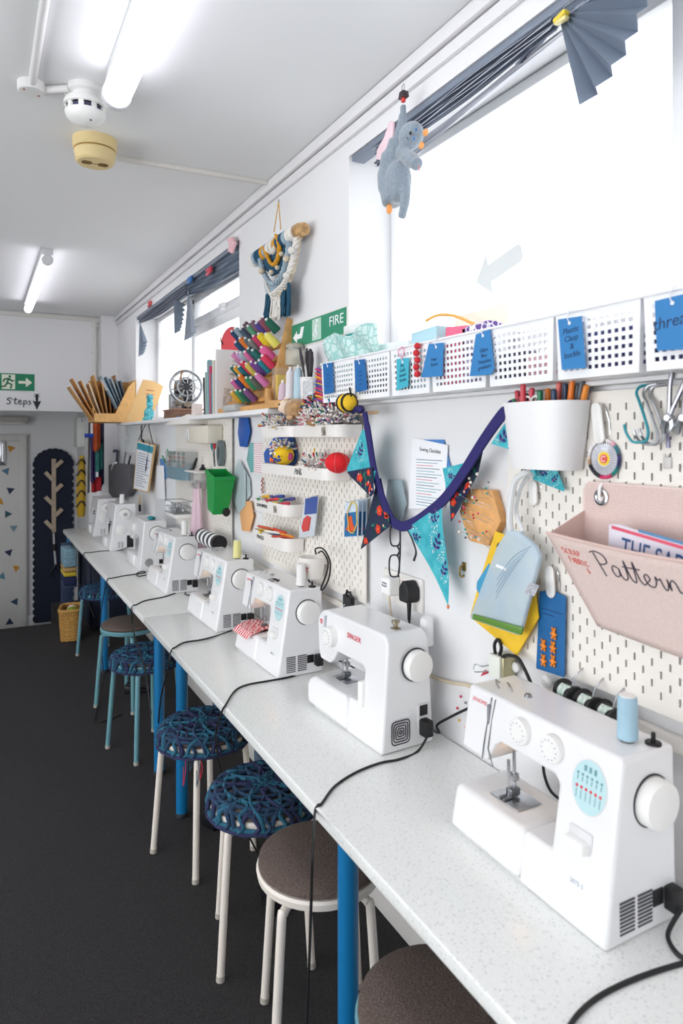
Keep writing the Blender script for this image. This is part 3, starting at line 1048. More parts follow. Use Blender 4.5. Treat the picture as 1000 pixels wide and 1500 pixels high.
def wsize(x0, y0, x1, y1, out):
    a, b, c = pw(x0, (y0 + y1) / 2, out), pw(x1, (y0 + y1) / 2, out), pw((x0 + x1) / 2, (y0 + y1) / 2, out)
    d = c.x * SN + c.y * CS
    return c, a.y - b.y, (y1 - y0) * d / 1000


def card(name, label, cat, pts, out, m, t=.0015, bev=0, group=None, parent=None):
    M, q = wpoly(pts, out)
    mb = MB().prism(q, 0, t, bev=bev)
    if parent is None:
        return solo(mb, name, m, label, cat, M, group, smooth=30)
    o = mb.build(name, m, parent, smooth=30)
    o.matrix_local = parent.matrix_world.inverted() @ M
    return o


def vessel(mb, bot, top, h, t):
    n = len(bot)
    def inset(p):
        cx, cy = sum(x for x, y in p) / n, sum(y for x, y in p) / n
        out = []
        for x, y in p:
            d = math.hypot(x - cx, y - cy) or 1
            out.append((x - (x - cx) / d * t, y - (y - cy) / d * t))
        return out
    loops = [[(x, y, 0) for x, y in bot], [(x, y, h) for x, y in top], [(x, y, h) for x, y in inset(top)], [(x, y, t) for x, y in inset(bot)]]
    vs = [Vector(p) for l in loops for p in l]
    fs = [tuple(range(n))[::-1], tuple(range(3 * n, 4 * n))]
    for k in range(3):
        for i in range(n):
            j = (i + 1) % n
            fs.append((k * n + i, k * n + j, (k + 1) * n + j, (k + 1) * n + i))
    mb.add(vs, fs)
    return mb


def frontM(p):
    return Matrix.Translation(p) @ FRONT


def inpoly(x, y, poly):
    c = False
    j = len(poly) - 1
    for i in range(len(poly)):
        (xi, yi), (xj, yj) = poly[i], poly[j]
        if (yi > y) != (yj > y) and x < (xj - xi) * (y - yi) / (yj - yi) + xi:
            c = not c
        j = i
    return c


# ---- pegboards
def pegboard(label, y0, y1, z0, z1):
    W, H = y0 - y1, z1 - z0
    us, vs = [0.], [0.]
    nc, nr = int((W - .03) / .02), int((H - .03) / .02)
    ou, ov = (W - (nc - 1) * .02) / 2, (H - (nr - 1) * .02) / 2
    for i in range(nc):
        us += [ou + i * .02 - .0024, ou + i * .02 + .0024]
    for j in range(nr):
        vs += [ov + j * .02 - .0075, ov + j * .02 + .0075]
    us.append(W)
    vs.append(H)
    mb = MB().holed(us, vs, lambda i, j: i % 2 == 1 and j % 2 == 1 and ((i // 2) + (j // 2)) % 2 == 0 and i < len(us) - 2 and j < len(vs) - 2, lambda u, v: Vector((u, v, 0)))
    t = thing('pegboard', label, 'pegboard', wallM((WX - .019, y0, z0)), 'pegboards on the wall')
    mb.build('panel', PEG, t, smooth=0, solid=.005)
    sp = MB()
    for u in (.05, W - .05):
        for v in (.05, H - .05):
            sp.cyl((u, v, -.018), (u, v, -.0045), .012, seg=12)
    sp.build('spacer', PLASTIC2, t)
    return t


pegboard('white slotted pegboard at the right edge, behind the pink pocket', 1.297, .30, 1.018, 1.646)
pegboard('white slotted pegboard in the middle, behind the four white trays', 2.944, 2.0, .985, 1.59)
pegboard('farthest white slotted pegboard, behind the green bin', 4.52, 3.385, .98, 1.645)
PEGX = WX - .02
# duct ledge under the near board
solo(MB().box(0, .85, 0, .03, 0, .022, .004), 'cable_duct', mat('#ece8e0', .45), 'cream duct ledge under the near pegboard, holding black reels', 'duct', wallM((WX, 1.17, .955)) @ T(0, 0, 0))
solo(MB().box(0, 1.9, 0, .02, 0, .016, .003), 'cable_duct', mat('#e9e4da', .45), 'cream duct running low along the wall behind the machines', 'duct', wallM((WX, 4.0, .93)))

# ---- pins, heads of many colours
PIN_COLS = ['#efe9e4', '#f4f1ee', '#e8e2dc', '#d8324f', '#ece6e0', '#e37f9a', '#2f6f8d', '#27406e', '#efeae6', '#3c8a76', '#e5c24a', '#c9443a', '#f1e4dd', '#8f6aa8']
PINM = [mat(c, .3) for c in PIN_COLS] + [mat('#c9c6c2', .35, .4)]


def pins(parent_or_none, name, c, r, n, label=None, cat=None, spread=1.0, ln=(.02, .035), seed=0, cols=None, lowz=-.1, head=.0046, **kw):
    rnd = random.Random(seed)
    mb = MB()
    for i in range(n):
        d = Vector((rnd.gauss(0, 1) * spread, rnd.gauss(0, 1) * spread, abs(rnd.gauss(0, .9)) + lowz)).normalized()
        s_ = Vector((d.x * r[0], d.y * r[1], d.z * r[2])) * rnd.uniform(.55, 1)
        e = s_ + (d + Vector((rnd.uniform(-.3, .3), rnd.uniform(-.3, .3), rnd.uniform(-.2, .2)))).normalized() * rnd.uniform(*ln)
        mb.mi = len(PIN_COLS)
        mb.tube([s_ * .6, e], .0006, 3)
        mb.mi = rnd.choice(cols) if cols else (rnd.choice((0, 1, 2, 4, 12)) if rnd.random() < .45 else rnd.randrange(len(PIN_COLS)))
        if rnd.random() < .3:
            mb.ball(e, (head * 1.25, head * 1.25, head * .9), 6, 4)
        else:
            ax = (e - s_).normalized()
            mb.cyl(e - ax * head, e + ax * head * 2.4, head * .62, head * .8, 5)
    if parent_or_none is not None:
        o = mb.build(name, PINM, parent_or_none, smooth=60)
        o.location = c
        o['kind'] = 'stuff'
        return o
    return solo(mb, name, PINM, label, cat, Matrix.Translation(c), kw.get('group'), 'stuff', smooth=60)


# ---- white trays on the middle board
TR_W = mat('#f2eee9', .4)


def tray(label, y0, y1, ztop, zbot, text=None, depth=.095):
    W = y0 - y1
    D = depth
    X0 = PEGX - .006 - D
    t = thing('tray', label, 'tray', frontM((X0, (y0 + y1) / 2, zbot)), 'white trays on the middle pegboard')
    poly = [(-W / 2, D), (-W / 2, .03)] + [(-W / 2 + .03 - .03 * math.cos(R(a)), .03 - .03 * math.sin(R(a))) for a in range(15, 91, 15)]
    poly += [(W / 2 - .05 + .05 * math.sin(R(a)), .05 - .05 * math.cos(R(a))) for a in range(0, 91, 15)] + [(W / 2, D)]
    vessel(MB(), [(x * .985, y * .95 + .003) for x, y in poly], poly, ztop - zbot, .003).build('body', TR_W, t, smooth=50)
    hk = MB()
    for x in (-W * .3, W * .3):
        hk.box(x - .006, x + .006, D - .001, D + .008, .01, ztop - zbot, .001)
    hk.build('hook', TR_W, t)
    if text:
        lettering(text[0], text[1], INK, t, face_front(text[2], .0005, (ztop - zbot) * .5), 'handwritten_label', shear=.15)
    return t


tray('upper left white tray full of pins and fluffy pin cushions, left of its twin', 2.73, 2.395, 1.592, 1.55)
tray('upper right white tray heaped with pins and a bee', 2.390, 2.01, 1.592, 1.55)
tray('white tray marked PINS, holding the red and the yellow pincushions', 2.73, 2.09, 1.440, 1.398, ('PINS', .032, .08))
tray('white tray of colourful seam rippers with handwriting on its side', 2.85, 2.48, 1.280, 1.232, ('SEAM RIPPERS', .02, -.07), .08)
tray('lowest white tray of coloured pencils and chalk', 2.85, 2.48, 1.145, 1.092, ('PENCILS', .022, -.09), .08)

TX = PEGX - .055    # middle of the trays
pins(None, 'pins', (TX, 2.66, 1.60), (.04, .05, .03), 90, 'loose spray of white and red headed pins at the left end of the upper tray', 'pins', seed=1)
pins(None, 'pins', (TX - .01, 2.52, 1.59), (.04, .04, .03), 80, 'pins heaped in front of the fluffy hedgehog', 'pins', seed=2)
pins(None, 'pins', (TX - .018, 2.17, 1.60), (.05, .10, .05), 330, 'big heap of pins with pale heads below the bee', 'pins', seed=3)
pins(None, 'pins', (TX - .01, 2.235, 1.65), (.03, .045, .03), 130, 'red and blue headed pins right of the hedgehog', 'pins', seed=4, cols=[3, 6, 7, 11, 6, 10])
pins(None, 'pins', (TX - .015, 2.07, 1.60), (.045, .055, .045), 190, 'pins heaped at the right end of the upper tray, under the bee', 'pins', seed=5)
pins(None, 'pins', (TX, 2.25, 1.435), (.035, .10, .035), 130, 'pins heaped in the PINS tray between the two pincushions', 'pins', seed=6)
# hedgehog
def on_tray(px, py, out=.06):
    return at(px, py, X=PEGX - out)


h = on_tray(428, 600, .085)
t = thing('hedgehog_toy', 'fluffy beige hedgehog toy pincushion with black nose in the upper tray', 'toy', frontM(h), None)
fur = mat('#b99062', .95, noise_=.35, nscale=90, bump=1., sheen=.5)
MB().ball((.03, 0, 0), (.06, .04, .042), 20, 14).build('body', fur, t)
MB().ball((-.032, -.012, .012), (.032, .03, .03), 18, 12).ball((-.06, -.02, .004), (.016, .014, .013), 12, 8).build('head', mat('#efd9c2', .95, bump=.6, nscale=120), t)
MB().ball((-.076, -.026, .006), .006, 10, 8).build('nose', BLACK, t)
for x in (-.05, -.03):
    MB().ball((x, -.04 if x > -.04 else -.034, .02), .0045, 10, 8).build('eye', BLACK, t)
MB().lathe([(0, 0), (.016, .006), (.014, .012), (0, .008)], 14, M=T(-.02, -.01, .036)).build('ear', mat('#f1e2d2', .95), t)
MB().ball((.045, -.03, -.032), (.022, .012, .01), 10, 8).build('paw', mat('#caa27a', .95), t)
# bee
h = on_tray(508, 590, .118)
t = thing('bee_toy', 'yellow felt bee with black stripe sitting on the pins', 'toy', frontM(h), None)
MB().ball((0, 0, 0), (.036, .03, .03), 20, 14).build('body', mat('#efc32b', .9, bump=.5, nscale=200), t)
st = MB()
for x in (-.018, .016):
    rr = math.sqrt(1 - (x / .036) ** 2) * .0312
    st.tube([(x, rr * math.cos(2 * PI * k / 24), rr * math.sin(2 * PI * k / 24)) for k in range(24)], .0038, 6, True)
st.build('stripe', BLACK, t)
MB().tube([(.028, 0, .02), (.04, -.01, .035), (.045, -.015, .045)], .003, 6).build('antenna', BLACK, t)
# white bird with black beak and brown body
h = on_tray(456, 614, .105)
t = thing('bird_toy', 'small felt bird toy with white wing and brown body at the tray front', 'toy', frontM(h), None)
MB().ball((.012, 0, -.006), (.036, .02, .02), 18, 12).build('body', mat('#a98155', .95, bump=.6, nscale=150), t)
MB().ball((-.012, -.012, .008), (.036, .01, .013), 16, 10, Matrix.Rotation(R(-14), 4, 'Y')).build('wing', mat('#efe8de', .9, bump=.4, nscale=150), t)
MB().tube([(.04, -.012, .03), (.03, -.015, .018), (.05, -.018, .004)], [.003, .006, .003], 8).build('tail', BLACK, t)
# dark label on tray rims
for p_, l in ((on_tray(473, 632, .1045), 'small dark patterned tag on the rim of the upper tray'), (on_tray(402, 746, .0895), 'small dark patterned tag on the seam ripper tray')):
    solo(MB().box(-.010, .010, -.014, .014, 0, .0015), 'rim_tag', mat('#3a332f', .7, noise_=.6, nscale=260, h2='#d9cfc0'), l, 'tag', wallM(p_, 8))

# second tray: fish and tomato cushions, blue hexagon behind
h = on_tray(415, 667, .055)
t = thing('yellow_pincushion', 'yellow fish shaped pincushion with orange mouth on the PINS tray', 'pincushion', frontM(h))
MB().ball((0, 0, 0), (.055, .042, .04), 22, 14).build('body', mat('#f0c423', .9, bump=.6, nscale=160), t)
MB().ball((-.036, -.026, -.018), (.022, .02, .015), 14, 10).build('mouth', mat('#ea6f22', .9), t)
for x in (-.042, .005):
    e = MB().ball((x, -.036, .006), .0085, 12, 8).build('eye', PAPER, t)
    MB().ball((x - .003, -.0435, .006), .004, 8, 6).build('pupil', BLACK, e)
MB().ball((.05, .008, -.004), (.016, .012, .016), 12, 8).build('tail', mat('#b1476f', .9), t)
bl = MB()
for i in range(16):
    bl.ball((random.uniform(-.03, .05), -.03 - random.random() * .012, random.uniform(-.025, .0)), .006, 8, 6)
bl.build('blue_beads', mat('#2b4f9c', .5), t)
pins(t, 'stuck_pins', (-.01, 0, .03), (.03, .025, .012), 70, seed=9)
h = on_tray(494, 678, .055)
t = thing('red_pincushion', 'round red tomato pincushion at the right end of the PINS tray', 'pincushion', frontM(h))
MB().ball((0, 0, 0), (.052, .042, .036), 26, 14).build('body', mat('#df1a24', .85, bump=.3, nscale=200), t)
s2 = MB()
for k in range(3):
    a0 = R(60 * k + 15)
    s2.tube([(.0525 * math.cos(an) * math.cos(a0), .0425 * math.cos(an) * math.sin(a0), .0365 * math.sin(an)) for an in [2 * PI * i / 28 for i in range(28)]], .0007, 4, True)
s2.build('thread_wrap', mat('#e88a8a', .8), t)
card('hexagon_board', 'blue hexagon ruler leaning behind the yellow fish pincushion', 'ruler', [(387, 664), (402, 641), (430, 641), (436, 670), (428, 690), (390, 690)], .028, mat('#2f5fb5', .45), .004, .001)

# seam rippers and pencils in the lower trays
RIP = ['#2b8f4e', '#e9b927', '#2a4ea8', '#c9324a', '#d83a3a', '#274a9a', '#ebc52f', '#2f9a6a', '#3a3f8f', '#c43350']
RIPN = ['green', 'yellow', 'blue', 'crimson', 'red', 'navy blue', 'golden', 'sea green', 'indigo', 'raspberry']
for i, c in enumerate(RIP):
    y = 2.80 - i * .03
    M = Matrix.Translation((TX - .005 + .014 * (i % 3 - 1), y, 1.277 + .009 * (i % 3) + .006 * (i % 2))) @ Matrix.Rotation(R(90 + (i * 37) % 50 - 25), 4, 'Z') @ Matrix.Rotation(R(8 - 4 * (i % 4)), 4, 'Y')
    t = thing('seam_ripper', '%s handled seam ripper, number %s from the left end of its tray' % (RIPN[i], ['one', 'two', 'three', 'four', 'five', 'six', 'seven', 'eight', 'nine', 'ten'][i]), 'seam ripper', M, 'seam rippers in the tray')
    MB().lathe([(0, -.045), (.006, -.045), (.0075, -.03), (.0055, 0), (.0065, .012), (.004, .018), (0, .018)], 10, M=Matrix.Rotation(PI / 2, 4, 'Y')).build('handle', mat(c, .35), t)
    MB().tube([(.018, 0, 0), (.035, 0, 0), (.045, 0, .002)], [.0018, .0015, .0006], 6).tube([(.034, 0, 0), (.04, .004, 0)], .001, 5).build('blade', STEEL, t)
PEN = [('#e8c832', 'yellow'), ('#d8a820', 'mustard yellow'), ('#2d7d4a', 'green'), ('#c6502c', 'rust red'), ('#2c86b0', 'sky blue'), ('#27508c', 'blue'), ('#efe8df', 'white'), ('#d84a32', 'red'), ('#6fae4a', 'lime green'), ('#b8432e', 'brick red'), ('#e08a2c', 'orange')]
for i, (c, nme) in enumerate(PEN):
    y = 2.78 - i * .026
    M = Matrix.Translation((TX - .01 + .012 * (i % 3 - 1), y, 1.138 + .009 * (i % 4))) @ Matrix.Rotation(R(90 + (i * 29) % 44 - 22), 4, 'Z') @ Matrix.Rotation(R(6 - 3 * (i % 4)), 4, 'Y')
    t = thing('coloured_pencil', '%s pencil lying in the lowest white tray' % nme, 'pencil', M, 'pencils in the lowest tray')
    MB().cyl((-.06, 0, 0), (.05, 0, 0), .0055, seg=6).build('shaft', mat(c, .45), t, smooth=0)
    MB().cyl((.05, 0, 0), (.066, 0, 0), .0054, .0006, 8).build('tip', mat('#e2c49a', .7), t)

# ---- packets on the middle board
def packet(label, pts, out, parts, cat='packet', name='notion_packet', thick=.004, hook=None, base=None):
    M, q = wpoly(pts, out)
    t = thing(name, label, cat, M)
    MB().prism(q, 0, thick).build('sleeve', base or mat('#dfe7ee', .3, alpha=.85), t, smooth=0)
    for nm, pp, m, dz in parts:
        mb = MB().prism([(-(pw(x, y, out).y - M.translation.y), pw(x, y, out).z - M.translation.z) for x, y in pp], thick + .0002, thick + dz)
        mb.build(nm, m, t, smooth=0)
    if hook:
        p_ = pw(*hook, out)
        u, v = -(p_.y - M.translation.y), p_.z - M.translation.z
        MB().tube([(u, v + .012, -out + .019), (u, v + .004, .0), (u, v + .001, .02), (u, v + .008, .028)], .0022, 8).build('hanger', PLASTIC2, t)
    return t


packet('clear scissors packet with indigo header hanging right of the seam ripper tray', [(448, 729), (467, 727), (461, 785), (438, 788)], .05,
       [('header_card', [(449, 729), (467, 727), (465, 752), (447, 754)], mat('#4059a0', .5), .001), ('red_scissors', [(447, 760), (452, 755), (457, 758), (454, 777), (446, 779), (444, 772)], mat('#d84a46', .4), .004)], hook=(456, 730))
for k in range(3):
    packet(['hair grip style packet with yellow elastic loop, front of the row by the floral flag', 'middle blue packet behind the yellow loop packet', 'back blue packet nearest the bunting'][k],
           [(507 + 9 * k, 737 - k), (526 + 6 * k, 733 - k), (525 + 6 * k, 786 - k), (505 + 9 * k, 787 - k)], .085 - .022 * k,
           [('printed_card', [(507 + 9 * k, 752), (525 + 6 * k, 749), (524 + 6 * k, 785 - k), (506 + 9 * k, 786 - k)], mat('#1f6ea6', .5), .001), ('orange_figure', [(512 + 8 * k, 757), (517 + 7 * k, 755), (519 + 7 * k, 768), (523 + 6 * k, 776), (515 + 7 * k, 779), (508 + 8 * k, 776), (512 + 8 * k, 768)], mat('#dd5a2c', .5), .002)], hook=(516 + 7 * k, 736), base=mat('#cfe0ee', .3))
M, q = wpoly([(506, 738), (526, 738), (526, 778), (506, 778)], .094)
solo(MB().tube([(.032 * math.cos(2 * PI * k / 30), .052 * math.sin(2 * PI * k / 30), .002 * math.sin(k)) for k in range(30)], .0022, 6, True), 'elastic_loop', mat('#e3c050', .6), 'yellow elastic loop hanging over the front blue packet', 'elastic', M @ Matrix.Rotation(R(-8), 4, 'Z'))
# ---- white cup with speckled front and looped black cord
c, W, H = wsize(443, 815, 482, 845, .06)
t = thing('wall_cup', 'white half round cup with speckles low on the middle pegboard', 'cup', frontM((WX - .075, c.y, c.z - H / 2)))
cp = [(.05 * math.cos(2 * PI * k / 32), .05 * math.sin(2 * PI * k / 32)) for k in range(32)]
vessel(MB(), [(x * .8, y * .8) for x, y in cp], cp, H, .003).build('body', TR_W, t, smooth=50)
sp = MB()
for i in range(70):
    a_ = random.uniform(-2.3, -.8)
    z = random.uniform(.012, H * .62)
    r_ = .0402 + .0098 * z / H
    sp.ball((r_ * math.cos(a_), r_ * math.sin(a_), z), .0018, 6, 4)
sp.build('speckles', mat('#c9444e', .6), t)
MB().box(-.02, .02, .038, .055, H - .03, H, .002).build('hook', TR_W, t)
pts = [pw(463, 812, .07), pw(462, 804, .08), pw(473, 804, .1), pw(483, 822, .1), pw(482, 845, .1), pw(474, 862, .1), pw(470, 862, .1), pw(478, 840, .1), pw(480, 822, .09), pw(472, 808, .08), pw(466, 810, .07)]
solo(MB().tube(smooth_path(pts, 6), .003, 8), 'looped_cord', RUBBER, 'black cord looped over the white speckled cup', 'cord')
pts = [pw(453, 838, .05), pw(452, 850, .04), pw(459, 862, .03), pw(463, 880, .03), pw(464, 905, .03)]
solo(MB().tube(smooth_path(pts, 6), .003, 8), 'looped_cord', RUBBER, 'black cord hanging from the white cup down behind a machine', 'cord')
# red twist on the board
pts = [pw(384 + 1.5 * math.sin(i * 1.3), 700 + i * 1.3, .03) for i in range(18)]
solo(MB().tube(pts, .003, 6), 'cord_charm', mat('#a8553f', .7), 'thin rust coloured twist hanging above the seam ripper tray', 'charm')
# black clips at the bottom right of the board
c, W, H = wsize(503, 868, 526, 893, .03)
t = thing('binder_clips', 'black clip pair at the bottom right corner of the middle pegboard', 'clip', wallM(c))
MB().box(-.03, .0, -.03, .022, 0, .02, .005).build('clip_body', BLACK, t)
MB().box(.004, .032, -.03, .02, .002, .024, .005).build('clip_body', BLACK, t)
MB().tube([(-.02, .02, .01), (-.01, .036, .012), (.004, .03, .012), (.012, .036, .012), (.022, .018, .012)], .004, 8).build('clip_lever', BLACK, t)

# ---- rulers and hexagons between the boards
def hexcard(label, pts, out, m, name='hexagon_ruler', hole=None, t=.004):
    return card(name, label, 'ruler', pts, out, m, t, .0008)


hexcard('deep blue hexagon board hanging between the two far pegboards', [(351, 612), (364, 612), (367, 632), (362, 655), (352, 654), (349, 634)], .012, mat('#1657ae', .4))
hexcard('translucent teal hexagon ruler beside the trays', [(366, 650), (372, 648), (376, 692), (368, 692), (362, 674)], .015, mat('#7fc4c4', .3, alpha=.8))
st = MB()
M, q = wpoly([(372, 648), (385, 650), (385, 692), (372, 692)], .02)
xs, ys = [x for x, y in q], [y for x, y in q]
st.mi = 0
st.box(min(xs), max(xs), min(ys), max(ys), 0, .002)
st.mi = 1
for i in range(14):
    y = min(ys) + (max(ys) - min(ys)) * (i + .5) / 14
    st.box(min(xs) + .004, max(xs) - .002, y - .002, y + .002, .002, .0028)
solo(st, 'pin_card', [PAPER, mat('#d99aa4', .6)], 'card of pink pins beside the teal hexagon ruler', 'pins', M)
for i, (pts, lb) in enumerate((([(349, 672), (360, 692), (360, 740), (350, 752), (342, 730), (341, 700)], 'front clear quilting ruler with lattice lines by the pegboard edge'), ([(354, 678), (366, 702), (367, 726), (358, 738), (350, 720), (349, 690)], 'rear clear quilting ruler half hidden behind its twin'))):
    o_ = .02 - i * .008
    M, q = wpoly(pts, o_)
    t = thing('quilting_ruler', lb, 'ruler', M, 'clear quilting rulers')
    MB().prism(q, 0, .002).build('sheet', mat('#dbe6ea', .15, alpha=.75), t, smooth=0)
    g = MB()
    for k in range(-14, 15):
        for sg in (1, -1):
            ps = [(x / 60, sg * x / 60 * .9 + k * .016) for x in range(-10, 11)]
            ins = [p_ for p_ in ps if inpoly(p_[0], p_[1], q)]
            if len(ins) > 1:
                g.tube([(ins[0][0], ins[0][1], .0022), (ins[-1][0], ins[-1][1], .0022)], .0005, 4)
    g.build('lattice_lines', mat('#8fa5ac', .5), t)
hexcard('peach wooden hexagon ruler beside the seam ripper tray', [(356, 734), (368, 734), (372, 756), (366, 779), (355, 777), (352, 752)], .014, mat('#eeb378', .55))
pts = [pw(370, 748, .012), pw(384, 755, .012), pw(382, 775, .012), pw(372, 783, .012)]
solo(MB().tube(smooth_path(pts, 6), .0012, 6), 'hanging_string', PAPER, 'white string trailing beside the peach hexagon ruler', 'string')

# ---- checklist, zip bag, glasses, hexagon cushion
M, q = wpoly([(604, 641), (656, 652), (651, 744), (598, 745)], .006)
t = thing('paper_notice', 'white printed sewing checklist pinned up inside the bunting loop', 'paper', M)
MB().prism(q, 0, .001).build('sheet', PAPER, t, smooth=0)
def rel(px, py, out, M):
    p_ = pw(px, py, out)
    return -(p_.y - M.translation.y), p_.z - M.translation.z
lettering('Sewing Checklist', .0155, INK, t, T(*rel(630, 660, .006, M), .0012) @ Matrix.Rotation(R(-4), 4, 'Z'), 'title')
ln = MB()
for i in range(17):
    y_ = 674 + i * 4.1
    u0, v0 = rel(610, y_ - 1, .006, M)
    u1, v1 = rel(648 - (i * 7) % 17, y_ + .5, .006, M)
    ln.mi = 1 if i % 5 == 2 else (2 if i % 3 == 0 else 0)
    ln.box(u0, u1, v0 - .0011, v0 + .0011, .001, .0013)
ln.build('text_lines', [mat('#8fb3bd', .7), mat('#d68a9c', .7), mat('#6f8794', .7)], t, smooth=0)
card('blue_sheet', 'blue sheet peeking out behind the sewing checklist', 'paper', [(620, 644), (650, 644), (662, 690), (650, 730), (640, 730)], .004, mat('#4f86c9', .6), .001)
card('zip_bag', 'small grey clear zip bag behind the left arm of the bunting', 'bag', [(570, 702), (590, 703), (596, 738), (588, 766), (574, 772), (566, 740)], .015, mat('#a9bcc2', .25, alpha=.75), .006, .002)
# orange hexagon pincushion
M, q = wpoly([(684, 716), (722, 718), (735, 764), (716, 800), (688, 792), (674, 750)], .022)
t = thing('hexagon_pincushion', 'orange wooden hexagon board stuck with pins, right of the bunting', 'pincushion', M)
MB().prism(q, -.02, .004, bev=.003).build('board', mat('#e9ae6d', .6, noise_=.12, nscale=30), t, smooth=30)
rnd = random.Random(4)
HC = [('pearl', '#efe7da'), ('red', '#cf2f3f'), ('teal', '#3aa29a'), ('grey', '#8d949c'), ('pink', '#dd5a86'), ('dark', '#3b3f46')]
fixed = [(652 + 34, 690, 'pink'), (716, 694, 'pearl'), (722, 706, 'grey'), (728, 714, 'teal'), (705, 706, 'pearl'), (690, 706, 'pearl'), (700, 700, 'pearl')]
spots = []
while len(spots) < 30:
    x, y = rnd.uniform(676, 730), rnd.uniform(722, 792)
    u, v = rel(x, y, .022, M)
    if inpoly(u, v, q):
        spots.append((x, y, rnd.choice(HC)[0]))
hcol = dict(HC)
for x, y, cn in spots + fixed:
    u, v = rel(x, y, .022, M)
    if (x, y, cn) in fixed:
        bx, by = rel(x - 8, 730, .022, M)
    else:
        bx, by = u + rnd.uniform(.008, .03), v - rnd.uniform(.004, .028)
    w_ = .008 + rnd.random() * .03
    pt = thing('pin', '%s headed pin stuck in the orange hexagon pincushion' % cn, 'pin', M @ T(bx, by, .004), '%s pins in the hexagon' % cn)
    MB().tube([(0, 0, -.004), (u - bx, v - by, w_)], .0006, 4).build('shaft', STEEL, pt)
    MB().ball((u - bx, v - by, w_), .0032 + .0012 * (cn == 'pearl'), 8, 6).build('head', mat(hcol[cn], .3), pt)
p_ = pw(680, 833, .0)
t = thing('brass_hook', 'small brass hook screwed to the wall below the hexagon pincushion', 'hook', wallM(p_))
MB().box(-.008, .008, -.006, .018, 0, .003, .001).build('plate', mat('#a89058', .35, 1.), t)
MB().tube(smooth_path([(0, .012, .003), (0, .004, .014), (.0, -.014, .016), (0, -.022, .008), (.0, -.018, .002)], 5), .003, 8).build('hook', mat('#a89058', .35, 1.), t)
# black thick-rimmed glasses
out = .05
def gp(px, py, o=out):
    return pw(px, py, o)
t = thing('spectacles', 'black rimmed spectacles hooked over the lowest point of the bunting tape', 'spectacles', wallM(gp(582, 800)))
Mi = t.matrix_world.inverted()
fr = MB()
for cy, hh in ((784, 16), (829, 16)):
    lo = [gp(578 + 7.5 * math.copysign(abs(math.cos(2 * PI * k / 28)) ** .6, math.cos(2 * PI * k / 28)) - (cy - 806) * .03, cy + hh * math.copysign(abs(math.sin(2 * PI * k / 28)) ** .7, math.sin(2 * PI * k / 28))) for k in range(28)]
    fr.tube([Mi @ p_ for p_ in lo], .0026, 7, True)
fr.tube([Mi @ gp(582, 800), Mi @ gp(585, 807), Mi @ gp(582, 814)], .003, 7)
fr.build('rims', BLACK, t)
MB().tube(smooth_path([Mi @ gp(585, 765), Mi @ gp(586, 800), Mi @ gp(585, 825), Mi @ gp(583, 845)], 5), [.0028] * 15 + [.0045], 7).build('temple_arm', BLACK, t)
MB().tube(smooth_path([Mi @ gp(585, 770, .06), Mi @ gp(597, 777, .06), Mi @ gp(606, 797, .06), Mi @ gp(609, 810, .06), Mi @ gp(606, 821, .06)], 5), [.0026] * 15 + [.0032] * 5 + [.004], 7).build('temple_arm', BLACK, t)

# ---- double socket with plugs
c, W, H = wsize(560, 840, 617, 888, .008)
t = thing('wall_socket', 'white double wall socket below the bunting', 'socket', wallM(c + Vector((.008, 0, 0))))
MB().box(-W / 2, W / 2, -H / 2, H / 2, 0, .012, .004).build('face_plate', mat('#f1eee9', .35), t)
for u in (-.03, .018):
    s_ = MB().box(u - .008, u + .008, .018, .034, .011, .0165, .002).build('rocker_switch', PLASTIC2, t)
    MB().box(u - .005, u + .005, .031, .033, .0165, .017).build('red_mark', RED_INK, s_)
p_ = pw(571, 858, .035)
t = thing('white_plug', 'white plug with a handwritten sticker in the left socket', 'plug', wallM(p_))
MB().box(-.026, .026, -.028, .028, -.022, .02, .008, 3).build('body', PLASTIC2, t)
st = MB().box(-.02, .018, -.002, .016, .0195, .0205).build('sticker', PAPER, t)
lettering('Sewing', .0095, INK, t, T(-.001, .011, .0208), 'handwriting', shear=.2)
lettering('Machine', .0085, INK, t, T(-.001, .002, .0208), 'handwriting', shear=.2)
MB().tube(smooth_path([(-.004, -.026, 0), (-.004, -.06, -.002), (.0, -.11, -.01), (.004, -.16, -.02)], 5), .0035, 8).build('flex', mat('#dccbb2', .6), t)
p_ = pw(599, 867, .035)
t = thing('black_plug', 'black plug with ribbed flex in the right hand socket', 'plug', wallM(p_))
MB().prism([(-.024, -.03), (.02, -.03), (.026, -.018), (.026, .012), (.006, .034), (-.008, .034), (-.026, .012), (-.026, -.018)], -.022, .022, bev=.006, seg=3).build('body', RUBBER, t, smooth=50)
rb = MB()
for i in range(9):
    rb.cyl((0, -.03 - i * .0062, 0), (0, -.034 - i * .0062, 0), .0078 - .0003 * i, seg=10)
rb.cyl((0, -.03, 0), (0, -.085, 0), .0048, seg=8)
rb.build('strain_relief', RUBBER, t)
MB().tube(smooth_path([(0, -.082, 0), (-.002, -.1, -.003), (-.008, -.12, -.008), (-.01, -.16, -.01)], 5), .0035, 8).build('flex', RUBBER, t)
pts = [pw(608, 972, .01), pw(630, 990, .01), pw(660, 1000, .012), pw(690, 1006, .012), pw(720, 1030, .012)]
solo(MB().tube(smooth_path(pts, 6), .005, 8), 'wall_cable', mat('#cdbfa6', .6), 'beige cable drooping along the wall behind the red lettered machine', 'cable')
